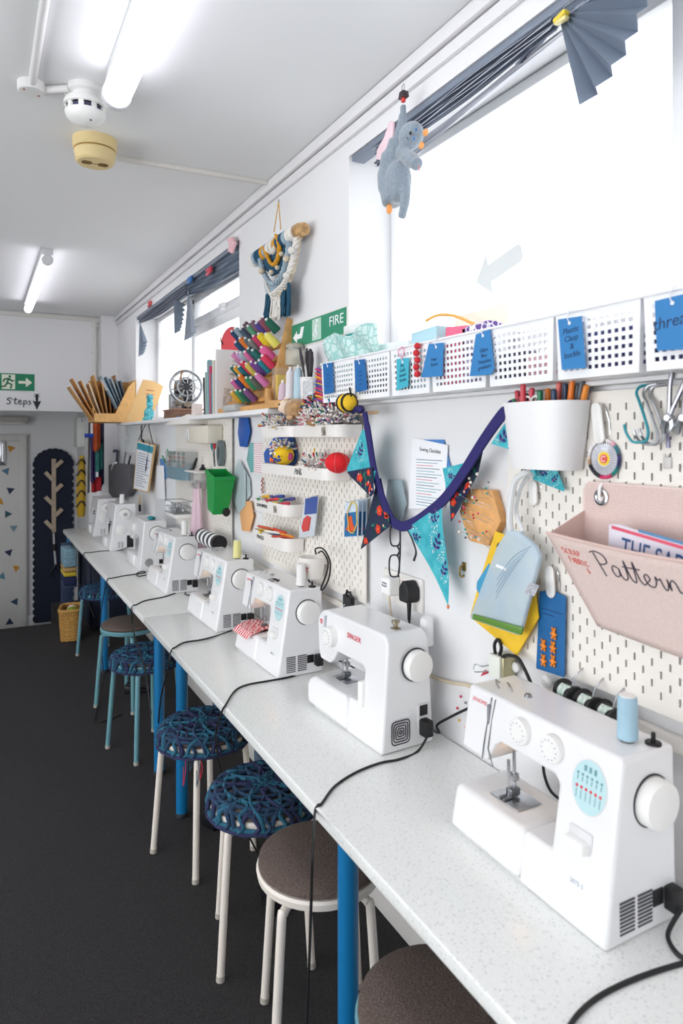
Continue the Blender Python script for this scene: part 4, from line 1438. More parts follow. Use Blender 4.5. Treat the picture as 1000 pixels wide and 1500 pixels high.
# ------------------------------------------------------------------ bunting
TAPE = mat('#2a2568', .85, bump=.4, nscale=300)
TEALF = ['#2aa3b4', '#1f97a9']
PRINT_T = [mat('#2fa6b5', .85, noise_=.16, nscale=25, h2='#52bfca'), mat('#2c2a78', .85), mat('#e6f3f2', .85), mat('#c85a86', .85), mat('#1d7f86', .85)]
PRINT_F = [mat('#221b4a', .85, noise_=.3, nscale=20, h2='#17353f'), mat('#d93a22', .85), mat('#ef7f3c', .85), mat('#1f6f5e', .85), mat('#f2b7a6', .85)]


def leaf(cx, cy, ln, wd, a):
    out = []
    for k in range(10):
        t = k / 9
        out.append((t * ln, wd * math.sin(PI * t) * .5))
    for k in range(8, 0, -1):
        t = k / 9
        out.append((t * ln, -wd * math.sin(PI * t) * .5))
    return [(cx + x * math.cos(a) - y * math.sin(a), cy + x * math.sin(a) + y * math.cos(a)) for x, y in out]


def flag(parent, pts, out, kind, motifs, seed=0, name='flag', w0=0., bend=None, label=None):
    """cloth pennant from its photo outline, print laid into the same mesh; bend(u, v) moves it out of the wall plane"""
    rnd = random.Random(seed)
    M, q = wpoly(pts, out)
    mb = MB()
    bend = bend or (lambda u, v: 0.)
    # cloth as a fine triangulated sheet
    t = bmesh.new()
    f = t.faces.new([t.verts.new((x, y, 0)) for x, y in q])
    bmesh.ops.triangulate(t, faces=[f])
    bmesh.ops.subdivide_edges(t, edges=list(t.edges), cuts=5, use_grid_fill=True)
    bmesh.ops.triangulate(t, faces=list(t.faces))
    for v in t.verts:
        v.co.z = bend(v.co.x, v.co.y)
    bmesh.ops.recalc_face_normals(t, faces=list(t.faces))
    mb.merge(t)
    ou = [(x, y) for x, y in q]

    def shape(poly, mi, h):
        if all(inpoly(x, y, ou) for x, y in poly):
            mb.mi = mi
            mb.add([Vector((x, y, bend(x, y) + h)) for x, y in poly], [tuple(range(len(poly)))])
            mb.add([Vector((x, y, bend(x, y) - h)) for x, y in poly], [tuple(range(len(poly)))])

    def disc(x, y, r, mi, h, n=10):
        shape([(x + r * math.cos(2 * PI * k / n), y + r * math.sin(2 * PI * k / n)) for k in range(n)], mi, h)

    for px, py, s_, a in motifs:
        P_ = pw(px, py, out)
        cx, cy = -(P_.y - M.translation.y), P_.z - M.translation.z
        a = R(a)
        if kind == 't':       # sprig of navy leaves in a halo of white dots
            for k in range(46):
                an, rr = rnd.uniform(0, 2 * PI), s_ * rnd.uniform(.72, 1.05)
                disc(cx + rr * .8 * math.cos(an), cy + rr * math.sin(an), s_ * .045, 2, .0012, 6)
            ux, uy = math.cos(a), math.sin(a)
            nx = Vector((ux, uy, 0)) * s_ * .55
            shape([(cx - ux * s_ * .6 - uy * .001, cy - uy * s_ * .6 + ux * .001), (cx + ux * s_ * .6, cy + uy * s_ * .6), (cx - ux * s_ * .6 + uy * .001, cy - uy * s_ * .6 - ux * .001)], 3, .001)
            for k, (d, sg) in enumerate(((-.4, 1), (-.3, -1), (.05, 1), (.1, -1), (.45, .2))):
                shape(leaf(cx + ux * s_ * d, cy + uy * s_ * d, s_ * .5, s_ * .24, a + sg * .9), 1, .0014)
        elif kind == 'f':     # red five petalled flower
            for k in range(5):
                an = a + 2 * PI * k / 5
                disc(cx + s_ * .5 * math.cos(an), cy + s_ * .5 * math.sin(an), s_ * .42, 1, .0011 + .0001 * k)
            disc(cx, cy, s_ * .22, 2, .0018)
        elif kind == 'x':
            pass
    if kind == 'f':
        xs, ys = [x for x, y in q], [y for x, y in q]
        for k in range(26):
            x, y = rnd.uniform(min(xs), max(xs)), rnd.uniform(min(ys), max(ys))
            shape(leaf(x, y, rnd.uniform(.02, .035), .009, rnd.uniform(0, 6)), 3, .0006)
        for k in range(9):
            x, y = rnd.uniform(min(xs), max(xs)), rnd.uniform(min(ys), max(ys))
            an = rnd.uniform(0, 6)
            shape(leaf(x, y, .03, .012, an), 1, .0008)
            disc(x + .02, y + .01, .004, 4, .0009)
    o = mb.build(name, PRINT_T if kind == 't' else PRINT_F, parent, smooth=40)
    o.matrix_local = parent.matrix_world.inverted() @ M
    if label:
        o['label'] = label
    return o


bt = thing('bunting', 'fabric bunting with navy tape strung between the white trays and the pen cup', 'bunting', wallM(pw(600, 720, .06)))
Mi = bt.matrix_world.inverted()
tape_px = [(534, 604, .105), (540, 640, .10), (548, 690, .085), (560, 730, .075), (574, 762, .065), (583, 769, .062), (592, 771, .062), (612, 762, .06), (640, 741, .06), (658, 722, .062), (680, 690, .068), (705, 650, .075), (730, 614, .09), (750, 592, .10)]
path = smooth_path([Mi @ pw(*q) for q in tape_px], 6)
tb = MB()
vs, fs = [], []
for i, p_ in enumerate(path):
    a_, b_ = path[max(i - 1, 0)], path[min(i + 1, len(path) - 1)]
    d = (b_ - a_).normalized()
    n = Vector((-d.y, d.x, 0)).normalized()
    hw = .0145 if 3 < i < len(path) - 4 else .011
    for k, (s_, z) in enumerate(((-1, .003), (1, .003), (1, -.003), (-1, -.003))):
        vs.append(p_ + n * hw * s_ + Vector((0, 0, z)))
for i in range(len(path) - 1):
    for k in range(4):
        l = (k + 1) % 4
        fs.append((i * 4 + k, (i + 1) * 4 + k, (i + 1) * 4 + l, i * 4 + l))
fs += [(3, 2, 1, 0), tuple(range((len(path) - 1) * 4, len(path) * 4))]
tb.add(vs, fs)
tb.build('tape', TAPE, bt, smooth=50)
kn = MB().ball(Mi @ pw(527, 600, .105), (.022, .014, .012), 12, 8).tube(smooth_path([Mi @ pw(530, 602, .11), Mi @ pw(522, 598, .12), Mi @ pw(516, 604, .12)], 4), .008, 6)
kn.build('knot', TAPE, bt)
flag(bt, [(531, 628), (543, 642), (550, 690), (546, 716), (509, 692), (508, 686)], .088, 't', [(528, 662, .034, 60)], 1, label='leftmost flag, teal, its lower half folded to show a dark floral back')
flag(bt, [(508, 691), (545, 684), (548, 722), (543, 728), (512, 697)], .094, 'f', [(528, 700, .016, 0), (540, 692, .012, 30)], 2, name='folded_tip')
flag(bt, [(551, 703), (558, 700), (570, 756), (571, 771), (528, 805), (548, 720)], .072, 'f', [(556, 748, .019, 10), (554, 775, .017, 40), (536, 793, .015, 0), (566, 728, .012, 20)], 3, label='flag of dark floral cotton with red flowers')
flag(bt, [(598, 774), (622, 757), (648, 738), (653, 800), (656, 885), (655, 886)], .058, 't', [(641, 797, .04, 60), (648, 836, .034, 65), (638, 760, .03, 20), (610, 786, .03, 0)], 4, label='largest teal flag, pointing straight down', bend=lambda u, v: .006 * math.sin(v * 22))
MB().lathe([(0, 0), (.004, .006), (.0035, .012), (0, .014)], 8, M=Mi @ T(*pw(656, 893, .058)) @ Matrix()).build('stitched_tip', mat('#e08a5c', .8), bt)
flag(bt, [(648, 686), (689, 676), (655, 722), (652, 708)], .05, 't', [(660, 697, .02, 0)], 5)
flag(bt, [(690, 672), (707, 662), (700, 694), (672, 746), (660, 765), (658, 726)], .05, 'f', [(664, 735, .014, 0), (664, 756, .01, 0)], 6)
flag(bt, [(748, 607), (757, 600), (786, 700), (774, 685), (751, 660), (719, 650)], .08, 't', [(738, 640, .036, 40), (764, 668, .022, 60)], 7)
flag(bt, [(776, 672), (812, 678), (827, 718), (825, 720), (780, 702)], .035, 't', [(796, 692, .024, 20), (812, 702, .018, 40)], 8, name='flag_end')
# wooden dowel poking out where the bunting is tied
solo(MB().cyl(pw(528, 606, .06), pw(552, 604, .07), .0055, seg=10), 'wooden_dowel', mat('#d8b48c', .6), 'short wooden dowel poking out beside the bunting knot', 'stick')

# ------------------------------------------------------------------ pen cup
yc, hw_ = 1.145, .113
pc = thing('pen_cup', 'large white half round cup of pens on the upper left of the near pegboard', 'pen cup', frontM((PEGX - .115, yc, 1.478)))
poly = [(-hw_, .108)] + [(-hw_ * math.cos(R(a)) ** .75 if a < 90 else hw_ * abs(math.cos(R(a))) ** .75, .108 - .085 * math.sin(R(a)) ** .7 if 0 < a < 180 else .108) for a in range(6, 175, 7)] + [(hw_, .108)]
vessel(MB(), [(x * .8, .108 - (.108 - y) * .82) for x, y in poly], poly, .150, .004).build('body', mat('#efefef', .35), pc, smooth=60)
pens = [(757, 585, 572, '#cf3a4a', 'crimson'), (763, 588, 580, '#b23a48', 'dark red'), (752, 592, 584, '#2f8a5e', 'dark green'), (770, 588, 576, '#3a3f48', 'charcoal'), (779, 582, 568, '#d8465a', 'raspberry'), (791, 592, 572, '#1e7a52', 'green'), (802, 594, 569, '#ee8426', 'orange'), (811, 592, 571, '#24405f', 'navy blue'), (822, 590, 560, '#ef6f66', 'coral'), (831, 588, 562, '#1f3554', 'dark blue'), (841, 586, 556, '#f07f1e', 'bright orange'), (849, 584, 562, '#4a4f58', 'grey'), (856, 582, 557, '#565b64', 'tall grey'), (862, 580, 564, '#ee8f26', 'amber'), (766, 592, 559, '#d94352', 'tall red')]
for i, (px, yb, yt, c, nm) in enumerate(pens):
    o_ = .034 + .012 * (i % 3)
    if px > 818:
        o_ = .024 if px < 845 else .012
        px -= 3
    a_, b_ = at(px - 6 + (i % 4) * 3, 660, X=PEGX - o_), at(px, yt, X=PEGX - o_ - .008)
    a_.z = 1.487
    a_.y = max(min(a_.y, yc + .055), yc - .055)
    t = thing('felt_pen', '%s pen standing in the white pen cup' % nm, 'pen', a_, 'pens in the pen cup')
    d = b_ - a_
    MB().cyl((0, 0, 0), d * .62, .0062, seg=12, bev=.001).build('barrel', mat('#e7e7ea', .4) if i % 2 else mat(c, .4), t)
    MB().cyl(d * .6, d, .0072, .0062, 12, .0022).build('cap', mat(c, .35), t)
t = thing('scissors', 'pair of scissors with white handles tucked in the pen cup', 'scissors', at(778, 600, X=PEGX - .06))
sc = MB()
for sx in (-.012, .012):
    sc.tube([(0, sx + .013 * math.cos(2 * PI * k / 16), .012 + .018 * math.sin(2 * PI * k / 16)) for k in range(16)], .0026, 6, True)
sc.build('handles', PLASTIC2, t)
MB().box(-.001, .001, -.008, .008, -.10, 0).build('blades', STEEL, t)

# ------------------------------------------------------------------ clips, pin wheel, S hooks, pliers
def white_clip(label, px, py, ln, roll, out=.03):
    t = thing('sprung_clip', label, 'clip', wallM(pw(px, py, out), roll), 'white pegboard clips')
    pl = rrect(.026, ln, .0129, 6)
    MB().prism(pl, 0, .006, bev=.002).build('front_jaw', PLASTIC2, t, smooth=50)
    MB().prism(rrect(.02, ln * .9, .0095, 6), -.016, -.012, bev=.001).build('rear_jaw', mat('#d8d8d8', .3), t, smooth=50)
    MB().tube(smooth_path([(.008, ln * .45, -.012), (.016, ln * .3, -.006), (.018, 0, -.01), (.014, -ln * .3, -.012)], 4), .0014, 6).tube([(.011 * math.cos(a), .0, -.006 + .006 * math.sin(a)) for a in [2 * PI * k / 12 for k in range(12)]], .0014, 6, True).build('spring', STEEL, t)
    MB().tube([(0, ln * .44, -.014), (0, ln * .5, -.02), (0, ln * .46, -.032)], .003, 8).build('peg_hook', PLASTIC2, t)
    return t


white_clip('white sprung clip holding the round pin wheel', 877, 620, .088, 8)
white_clip('white sprung clip holding the blue button card', 807, 852, .072, 5)
white_clip('narrow grey white clip hanging below the pen cup', 782, 722, .06, 2, .025)
c, W, H = wsize(862, 642, 909, 702, .022)
pwl = thing('dressmaking_pins', 'round card of coloured pearl pins with a yellow and red centre', 'pins', wallM(c))
Rw = H / 2 - .004
MB().lathe([(0, 0), (Rw * .86, 0), (Rw * .86, .002), (0, .002)], 48).build('card', mat('#d9d9e2', .5), pwl)
cc = MB().lathe([(0, .002), (Rw * .38, .002), (Rw * .38, .0032), (0, .0032)], 32)
cc.mi = 1
cc.lathe([(0, .0032), (Rw * .24, .0032), (Rw * .24, .0042), (0, .0042)], 32)
cc.mi = 2
cc.lathe([(Rw * .10, .0042), (Rw * .18, .0042), (Rw * .18, .0047), (Rw * .10, .0047)], 24, a0=.5, a1=5.6)
cc.build('centre', [mat('#f1cf3a', .5), mat('#dd4a3f', .5), mat('#f0b7b7', .5)], pwl)
ring = ['#f0eeee'] * 9 + ['#e8d9c2', '#caa98a', '#a98a72'] + ['#23262e'] * 6 + ['#c82460', '#d92a6a', '#dd3f7a', '#cf2a64', '#c9335f'] + ['#1f7a70', '#1d8a86', '#20827c', '#21606e'] + ['#2b2f6a', '#2a2a55', '#30347a', '#34365a'] + ['#2f6f7a', '#2a7a86', '#3f8a92'] + ['#e6a9bd', '#efc4d0', '#f2e6ea', '#f2f0f0', '#f4f2f0']
for i, cc_ in enumerate(ring):
    a_ = R(95) + 2 * PI * i / len(ring)
    pr = MB().cyl((Rw * .45 * math.cos(a_), Rw * .45 * math.sin(a_), .0028), (Rw * .95 * math.cos(a_), Rw * .95 * math.sin(a_), .0028), .0005, seg=5)
    h_ = pr.build('pin', STEEL, pwl)
    MB().ball((Rw * math.cos(a_), Rw * math.sin(a_), .003), .0042, 10, 8).build('pin_head', mat(cc_, .25), h_)


def s_hook(label, pts, m, r=.0028):
    P_ = [pw(*q) for q in pts]
    M = wallM(P_[0])
    Mi = M.inverted()
    return solo(MB().tube(smooth_path([Mi @ p_ for p_ in P_], 7), r, 10), 's_hook', m, label, 'hook', M, 'S hooks on the near pegboard')


s_hook('teal S hook, front of the hooks on the near pegboard', [(914, 622, .075), (917, 634, .075), (925, 646, .07), (936, 648, .065), (946, 645, .06), (949, 632, .055), (944, 612, .05), (936, 588, .045), (932, 575, .04), (938, 566, .03), (952, 564, .02)], mat('#22929f', .35))
s_hook('middle silver S hook beside the teal one', [(928, 630, .07), (931, 638, .068), (938, 647, .06), (950, 651, .055), (961, 647, .05), (963, 636, .045), (956, 615, .04), (947, 590, .035), (942, 577, .03), (948, 566, .025), (962, 562, .02)], WIRE)
s_hook('rear silver S hook nearest the pliers', [(936, 628, .06), (939, 638, .06), (947, 648, .05), (959, 651, .045), (969, 645, .04), (973, 634, .036), (966, 612, .032), (957, 590, .03), (951, 577, .026), (957, 566, .022), (975, 562, .02)], WIRE)


def pliers(label, px, py, out):
    M = wallM(pw(px, py, out), -14)
    t = thing('pliers', label, 'pliers', M, 'silver pliers hanging on the near pegboard')
    for sg in (-1, 1):
        MB().tube(smooth_path([(sg * .016, .085, 0), (sg * .013, .06, .002), (sg * .005, .025, .003), (0, .0, .003)], 5), [.0045] * 15 + [.006], 8).build('handle', mat('#a9a9b2', .25, 1.), t)
        MB().tube([(0, .004, 0), (-sg * .008, -.012, 0), (-sg * .006, -.034, 0)], [.008, .007, .003], 8).build('jaw', STEEL, t)
    MB().cyl((0, 0, -.004), (0, 0, .01), .008, seg=16, bev=.002).build('pivot', STEEL, t)
    return t


pliers('silver pliers hanging to the right of the S hooks', 981, 612, .04)
pliers('second silver pliers cut by the right edge of the picture', 1003, 612, .04)
solo(MB().tube([pw(978, 632, .02), pw(979, 656, .02)], .004, 8), 'screwdriver_bit', mat('#8a86a0', .35, .6), 'small grey screwdriver bit below the pliers', 'tool')
c = pw(979, 677, .018)
solo(MB().box(-.009, .009, -.012, .010, 0, .006, .002).box(-.009, -.005, .009, .016, 0, .004).box(-.002, .002, .009, .014, 0, .004), 'mini_clip', mat('#cfccc8', .3), 'tiny grey clip on the pegboard above the pink pocket', 'clip', wallM(c))
# wire hook with the bag strap
t = thing('wire_hook', 'bent steel double wire hook at the left edge of the near pegboard', 'hook', wallM(pw(765, 680, .02)))
Mi = t.matrix_world.inverted()
for k in (0, 4):
    MB().tube(smooth_path([Mi @ pw(754 + k, 662 - k, .085), Mi @ pw(756 + k, 672 - k, .085), Mi @ pw(762 + k, 683 - k, .075), Mi @ pw(775 + k, 691 - k, .055), Mi @ pw(786 + k, 688 - k, .03), Mi @ pw(792, 684, .016)], 5), .0022, 8).build('prong', STEEL, t)

# ------------------------------------------------------------------ pink hanging pocket
PINK = mat('#e8d2cb', .85, noise_=.06, nscale=220, bump=.15)
PINK_IN = mat('#e2c6bd', .9)
yl, yr = 1.046, .50
pk = thing('hanging_pocket', 'dusty pink fabric wall pocket with handwriting, hung by an eyelet on the near pegboard', 'wall pocket', wallM((PEGX - .008, yl, 1.138)))
w_ = yl - yr
# local: u right, v up, w out ; back panel, floor, side, bowed front
bk = MB()
bk.prism([(-.002, .12), (w_, .0), (w_, .318), (.012, .318), (-.002, .300)], 0, .004)
bk.build('back_panel', PINK, pk, smooth=0)
gr = MB()
gm_ = mat('#c9aea6', .9)
for i in range(1, 45):
    gr.box(.004, w_ - .004, .105 + i * .0047, .1055 + i * .0047, .0041, .0043)
for i in range(1, 110):
    gr.box(i * .0049, i * .0049 + .0005, .12, .314, .0041, .0043)
gr.build('woven_grid', gm_, pk, smooth=0)
fr = MB()


def frontp(s_, t_):
    u = s_ * w_ + (1 - t_) * .045 * (1 - s_)
    topv = .214 - .008 * math.sin(PI * s_)
    v = topv * t_ - .004 * math.sin(PI * s_) * (1 - t_) + (1 - t_) * .02 * (1 - s_)
    wo = .012 + .098 * t_ + .012 * math.sin(PI * min(1, s_ * 1.2)) * t_
    return Vector((u, v, wo))


fr.patch(24, 12, frontp)
fr.build('front_panel', PINK, pk, smooth=60, solid=.003, offset=0)
MB().tube([frontp(i / 24, 1) for i in range(25)], .0035, 8).tube([frontp(0, 1 - i / 10) for i in range(11)], .002, 6).build('hem', mat('#dcbfb6', .85), pk)
MB().add and None
sd = MB()
sd.add([Vector((0, .212, .108)), Vector((0, .255, .004)), Vector((0, .12, .004)), Vector((.045, .02, .012))], [(0, 1, 2, 3)])
sd.build('side_panel', PINK_IN, pk, smooth=0, solid=.003)
gp_ = pw(883, 728, .028)
gu, gv = -(gp_.y - yl), gp_.z - 1.138
MB().lathe([(.0105, .004), (.0105, .007), (.013, .0085), (.0175, .0075), (.0185, .0045), (.0105, .004)], 32, M=T(gu, gv, 0)).build('eyelet', STEEL, pk)
MB().lathe([(0, .0042), (.0105, .0042), (.0105, .0046), (0, .0046)], 24, M=T(gu, gv, 0)).build('eyelet_hole', mat('#c7a9a0', .9), pk)
t = thing('peg_hook', 'white peg hook carrying the eyelet of the pink pocket', 'hook', wallM((PEGX - .0, yl - gu, 1.138 + gv)))
MB().tube(smooth_path([(0, .028, .0), (0, .022, .016), (0, .0, .018), (.004, -.006, .018), (.008, .0, .02)], 5), .0038, 8).build('prong', PLASTIC2, t)
# handwriting
def on_front(s_, t_):
    """frame on the bowed front, x along it, y up it"""
    p0, px_, py_ = frontp(s_, t_), frontp(s_ + .02, t_), frontp(s_, t_ + .02)
    x = (px_ - p0).normalized()
    n = x.cross(py_ - p0).normalized()
    y = n.cross(x)
    return Matrix.Translation(p0 + n * .003) @ Matrix((x, y, n)).transposed().to_4x4()


def hand(word_strokes, sc, r, m, s0, t0, name):
    mb = MB()
    for l in word_strokes:
        pts = []
        for x, y in l:
            p_ = frontp(s0 + x * sc / w_, t0 + y * sc / .214)
            n = (frontp(s0 + x * sc / w_ + .01, t0 + y * sc / .214) - p_).cross(frontp(s0 + x * sc / w_, t0 + y * sc / .214 + .01) - p_).normalized()
            pts.append(p_ + n * .0022)
        mb.tube(smooth_path(pts, 4), r, 6)
    return mb.build(name, m, pk)


PATT = [[(0, 1.5), (.05, .8), (.12, -.1)], [(-.3, 1.45), (.2, 1.62), (.75, 1.45), (.8, 1.0), (.4, .75), (.05, .72)],
        [(1.5, .75), (1.2, .85), (.95, .5), (1.05, .1), (1.4, .25), (1.55, .75), (1.5, .2), (1.7, 0), (2.0, .3), (2.25, 1.4), (2.2, .3), (2.4, 0), (2.6, .3), (2.9, 1.45), (2.85, .3), (3.05, 0), (3.3, .2), (3.65, .5), (3.55, .78), (3.3, .6), (3.35, .1), (3.7, 0), (4.0, .35), (4.1, .75), (4.2, .55), (4.4, .68), (4.4, .2), (4.55, 0), (4.8, .4), (4.85, .75), (4.85, .05), (4.95, .5), (5.2, .75), (5.35, .5), (5.4, .05), (5.7, .2), (6.0, .75), (6.15, .3), (5.85, 0)], [(1.95, .95), (3.2, 1.0)]]
hand(PATT, .031, .0012, mat('#3a3342', .6), .215, .70, 'handwriting')
RW = mat('#e27a72', .7)


def caps(word, s0, t0, sc, gap=.85):
    G = {'S': [[(.55, .9), (.2, 1), (.05, .75), (.5, .45), (.5, .1), (.05, .05)]], 'C': [[(.55, .85), (.2, .95), (.02, .5), (.2, .05), (.55, .12)]], 'R': [[(.05, 0), (.05, 1)], [(.05, 1), (.5, .9), (.45, .55), (.05, .5), (.55, 0)]], 'A': [[(0, 0), (.28, 1), (.58, 0)], [(.12, .4), (.48, .4)]], 'P': [[(.05, 0), (.05, 1)], [(.05, 1), (.5, .95), (.5, .55), (.05, .5)]], 'F': [[(.5, 1), (.05, 1), (.05, 0)], [(.05, .55), (.4, .55)]], 'B': [[(.05, 0), (.05, 1), (.45, .9), (.4, .58), (.05, .52)], [(.05, .52), (.5, .45), (.5, .08), (.05, 0)]], 'I': [[(.25, 0), (.25, 1)]]}
    out = []
    x = 0
    for ch in word:
        out += [[(px_ + x, py_) for px_, py_ in l] for l in G[ch]]
        x += gap
    return out


hand(caps('SCRAP', 0, 0, 1), .0125, .0008, RW, .045, .82, 'red_handwriting')
hand(caps('FABRIC', 0, 0, 1, .7), .0125, .0008, RW, .06, .73, 'red_handwriting')
hand([[(.2, 1), (.25, 0)], [(0, .4), (.25, 0), (.5, .4)]], .0125, .0008, RW, .13, .655, 'red_handwriting')
# pattern packet in the pocket
pt_ = thing('pattern_packet', 'clear packet with blue lettering and red striped edge standing in the pink pocket', 'pattern packet', wallM((PEGX - .07, yl - .115, 1.268), -7))
MB().prism([(0, 0), (.36, .0), (.36, .115), (.06, .115), (.015, .118), (-.008, .112)], 0, .006, bev=.001).build('packet', mat('#dfdbe6', .3), pt_, smooth=0)
MB().box(0, .36, .106, .112, .0062, .0072).build('red_stripe', mat('#d9506a', .4), pt_)
MB().box(.06, .36, .114, .119, .0055, .007).build('blue_stripe', mat('#4a86b4', .4), pt_)
lettering('THE SADE BLOUSE', .056, mat('#2a5288', .5), pt_, T(.025, .074, .0066), 'lettering', align='LEFT', squash=.62)

# ------------------------------------------------------------------ clear bag and yellow envelope
env = thing('pattern_envelope', 'yellow pattern envelope hanging behind the clear plastic bag', 'envelope', wallM(pw(730, 870, .035)))
Mi = env.matrix_world
M, q = wpoly([(727, 778), (748, 786), (776, 800), (790, 905), (758, 960), (692, 905), (690, 902), (704, 850)], .035)
o = MB().prism(q, 0, .004).build('cover', mat('#f3c52a', .6, noise_=.08, nscale=20), env, smooth=0)
o.matrix_local = env.matrix_world.inverted() @ M
card('blue_print', None, None, [(699, 852), (716, 825), (722, 845), (706, 880), (698, 862)], .0405, mat('#3f9cc4', .6), .001, parent=env)
lettering('AP', .018, INK, env, env.matrix_world.inverted() @ wallM(pw(731, 800, .0405), -14), 'lettering')
bag = thing('clear_bag', 'frosted clear zip bag with green slider, hung by a white strap beside the pegboard', 'bag', wallM(pw(745, 850, .06)))
M, q = wpoly([(748, 776), (765, 778), (790, 800), (797, 815), (768, 924), (764, 930), (694, 906), (694, 900), (733, 800)], .06)
PLAS = mat('#cfe0e8', .25, alpha=.7, noise_=.12, nscale=14, h2='#c3d9e8')
mb = MB().prism(q, 0, .014, bev=.005, seg=3)
o = mb.build('pouch', PLAS, bag, smooth=60)
o.matrix_local = bag.matrix_world.inverted() @ M
card('green_slider', None, None, [(694, 899), (768, 919), (765, 930), (694, 907)], .076, mat('#5d8a35', .4), .006, .002, parent=bag)
gl = MB()
Mi = bag.matrix_world.inverted()
for i in range(4):
    gl.tube(smooth_path([Mi @ pw(778 - i * 5, 800 + i * 6, .0745), Mi @ pw(752 - i * 3, 815 + i * 10, .0755), Mi @ pw(728 - i, 848 + i * 10, .0745)], 5), .0012, 5)
gl.build('film_creases', mat('#bdd6e6', .2, alpha=.6), bag)
c4 = [(727, 826), (741, 832), (740, 836), (726, 830)]
card('white_sticker', None, None, c4, .0745, PAPER, .0006, parent=bag)
card('barcode_panel', None, None, [(776, 852), (790, 858), (782, 874), (768, 868)], .0745, mat('#bcbfc6', .5, noise_=.5, nscale=240), .0006, parent=bag)
MB().tube(smooth_path([Mi @ pw(748, 778, .064), Mi @ pw(746, 760, .068), Mi @ pw(749, 726, .07), Mi @ pw(756, 702, .07), Mi @ pw(772, 692, .066), Mi @ pw(780, 696, .05)], 6), [.008] * 24 + [.006] * 7, 8).build('strap', mat('#eef1f2', .4, alpha=.85), bag)
MB().tube(smooth_path([Mi @ pw(766, 779, .062), Mi @ pw(756, 750, .05), Mi @ pw(762, 716, .045), Mi @ pw(776, 694, .045)], 6), .005, 8).build('strap', mat('#eef1f2', .4, alpha=.85), bag)

# ------------------------------------------------------------------ blue button card
BC = [(791, 866), (811, 865), (829, 874), (827, 992), (820, 990), (786, 979), (786, 975)]
M, q = wpoly(BC, .028)
bc = thing('button_card', 'deep blue card of five orange bear buttons below a white clip', 'button card', M)
MB().prism(q, 0, .002).build('card', mat('#14639f', .45), bc, smooth=0)
MB().box(*[rel(791, 895, .028, M)[0] + .002, rel(826, 900, .028, M)[0] - .001], rel(800, 893, .028, M)[1], rel(800, 891.6, .028, M)[1], .002, .0024).box(rel(796, 898, .028, M)[0], rel(812, 900, .028, M)[0], rel(800, 900, .028, M)[1], rel(800, 898.4, .028, M)[1], .002, .0024).build('printed_lines', mat('#0d3f70', .5), bc)
for px, py in ((813, 929), (798, 946), (812, 949), (798, 968), (812, 969)):
    u, v = rel(px, py, .028, M)
    bt_ = MB()
    bt_.ball((u, v, .005), (.006, .0075, .004), 12, 8).ball((u, v + .009, .005), (.0055, .005, .004), 12, 8)
    for sg in (-1, 1):
        bt_.ball((u + sg * .0045, v + .0135, .005), .0025, 8, 6).ball((u + sg * .007, v + .001, .005), (.0035, .0025, .003), 8, 6).ball((u + sg * .0045, v - .008, .005), (.003, .004, .003), 8, 6)
    b1 = bt_.build('bear_button', mat('#e8871d', .4), bc)
    MB().ball((u - .002, v + .01, .009), .001, 6, 4).ball((u + .002, v + .01, .009), .001, 6, 4).build('eyes', BLACK, b1)

# ------------------------------------------------------------------ reels on the ledge, little box, wall magnet
for i, (px, py) in enumerate(((833, 1016), (863, 1032), (893, 1048))):
    c = at(px, py, X=WX - .06)
    t = thing('black_reel', ['black elastic reel with pale label, left end of the duct ledge', 'black elastic reel with green printed label, middle of the ledge', 'black reel partly behind the pale blue thread spool'][i], 'reel', frontM(c + Vector((0, 0, .0))), 'black reels on the duct ledge')
    MB().lathe([(0, -.028), (.023, -.028), (.025, -.024), (.018, -.018), (.018, .018), (.025, .024), (.023, .028), (0, .028)], 24, M=Matrix.Rotation(PI / 2, 4, 'Y') @ Matrix.Rotation(.3, 4, 'X')).build('reel', RUBBER, t, smooth=30)
    MB().tube([(0, .0, .0), (0, .02, .035), (0, .046, .05)], .002, 6).build('hanger', STEEL, t)
    lb = MB().patch(10, 1, lambda u, v: Vector((-.016 + .034 * v, -.0195 * math.sin(.2 + 1.6 * u), .0195 * math.cos(.2 + 1.6 * u))))
    lb.build('label', mat('#dfe6df', .6, noise_=.4, nscale=130, h2='#9fc0ae'), t, smooth=60)
M = wallM(pw(735, 975, .03))
t = thing('small_box', 'small pale box on the wall above the nearest machine with black elastic on it', 'box', M)
MB().box(-.026, .016, -.03, .028, -.028, .022, .004).build('box', mat('#e3e6dc', .4), t)
MB().box(.016, .026, -.03, .028, -.02, .018, .003).build('foil_side', mat('#b9b28e', .3, .5), t)
pts = [pw(726, 962, .04), pw(724, 945, .045), pw(729, 937, .045), pw(734, 948, .045), pw(732, 963, .04), pw(742, 960, .045), pw(757, 963, .05), pw(767, 978, .05), pw(777, 1000, .05)]
solo(MB().tube(smooth_path(pts, 6), .0042, 8), 'black_elastic', RUBBER, 'black elastic looped over the small pale box', 'elastic')
t = thing('binder_clip', 'silver wire binder clip beside the small pale box', 'clip', wallM(pw(706, 980, .02)))
Mi = t.matrix_world.inverted()
MB().tube(smooth_path([Mi @ pw(718, 974, .03), Mi @ pw(706, 976, .03), Mi @ pw(696, 973, .03), Mi @ pw(694, 983, .03), Mi @ pw(704, 984, .03), Mi @ pw(718, 983, .03)], 5), .0016, 6).build('wire_lever', STEEL, t)
MB().prism([rel(716, 986, .02, t.matrix_world), rel(706, 990, .02, t.matrix_world), rel(712, 981, .02, t.matrix_world)], 0, .006).build('clip_body', mat('#c8304a', .4), t)
c = pw(756, 977, .012)
solo(MB().lathe([(0, 0), (.012, 0), (.012, .006), (.006, .01), (0, .01)], 20), 'peg_button', PLASTIC2, 'round white peg button on the near pegboard behind the black elastic', 'peg', wallM(c))
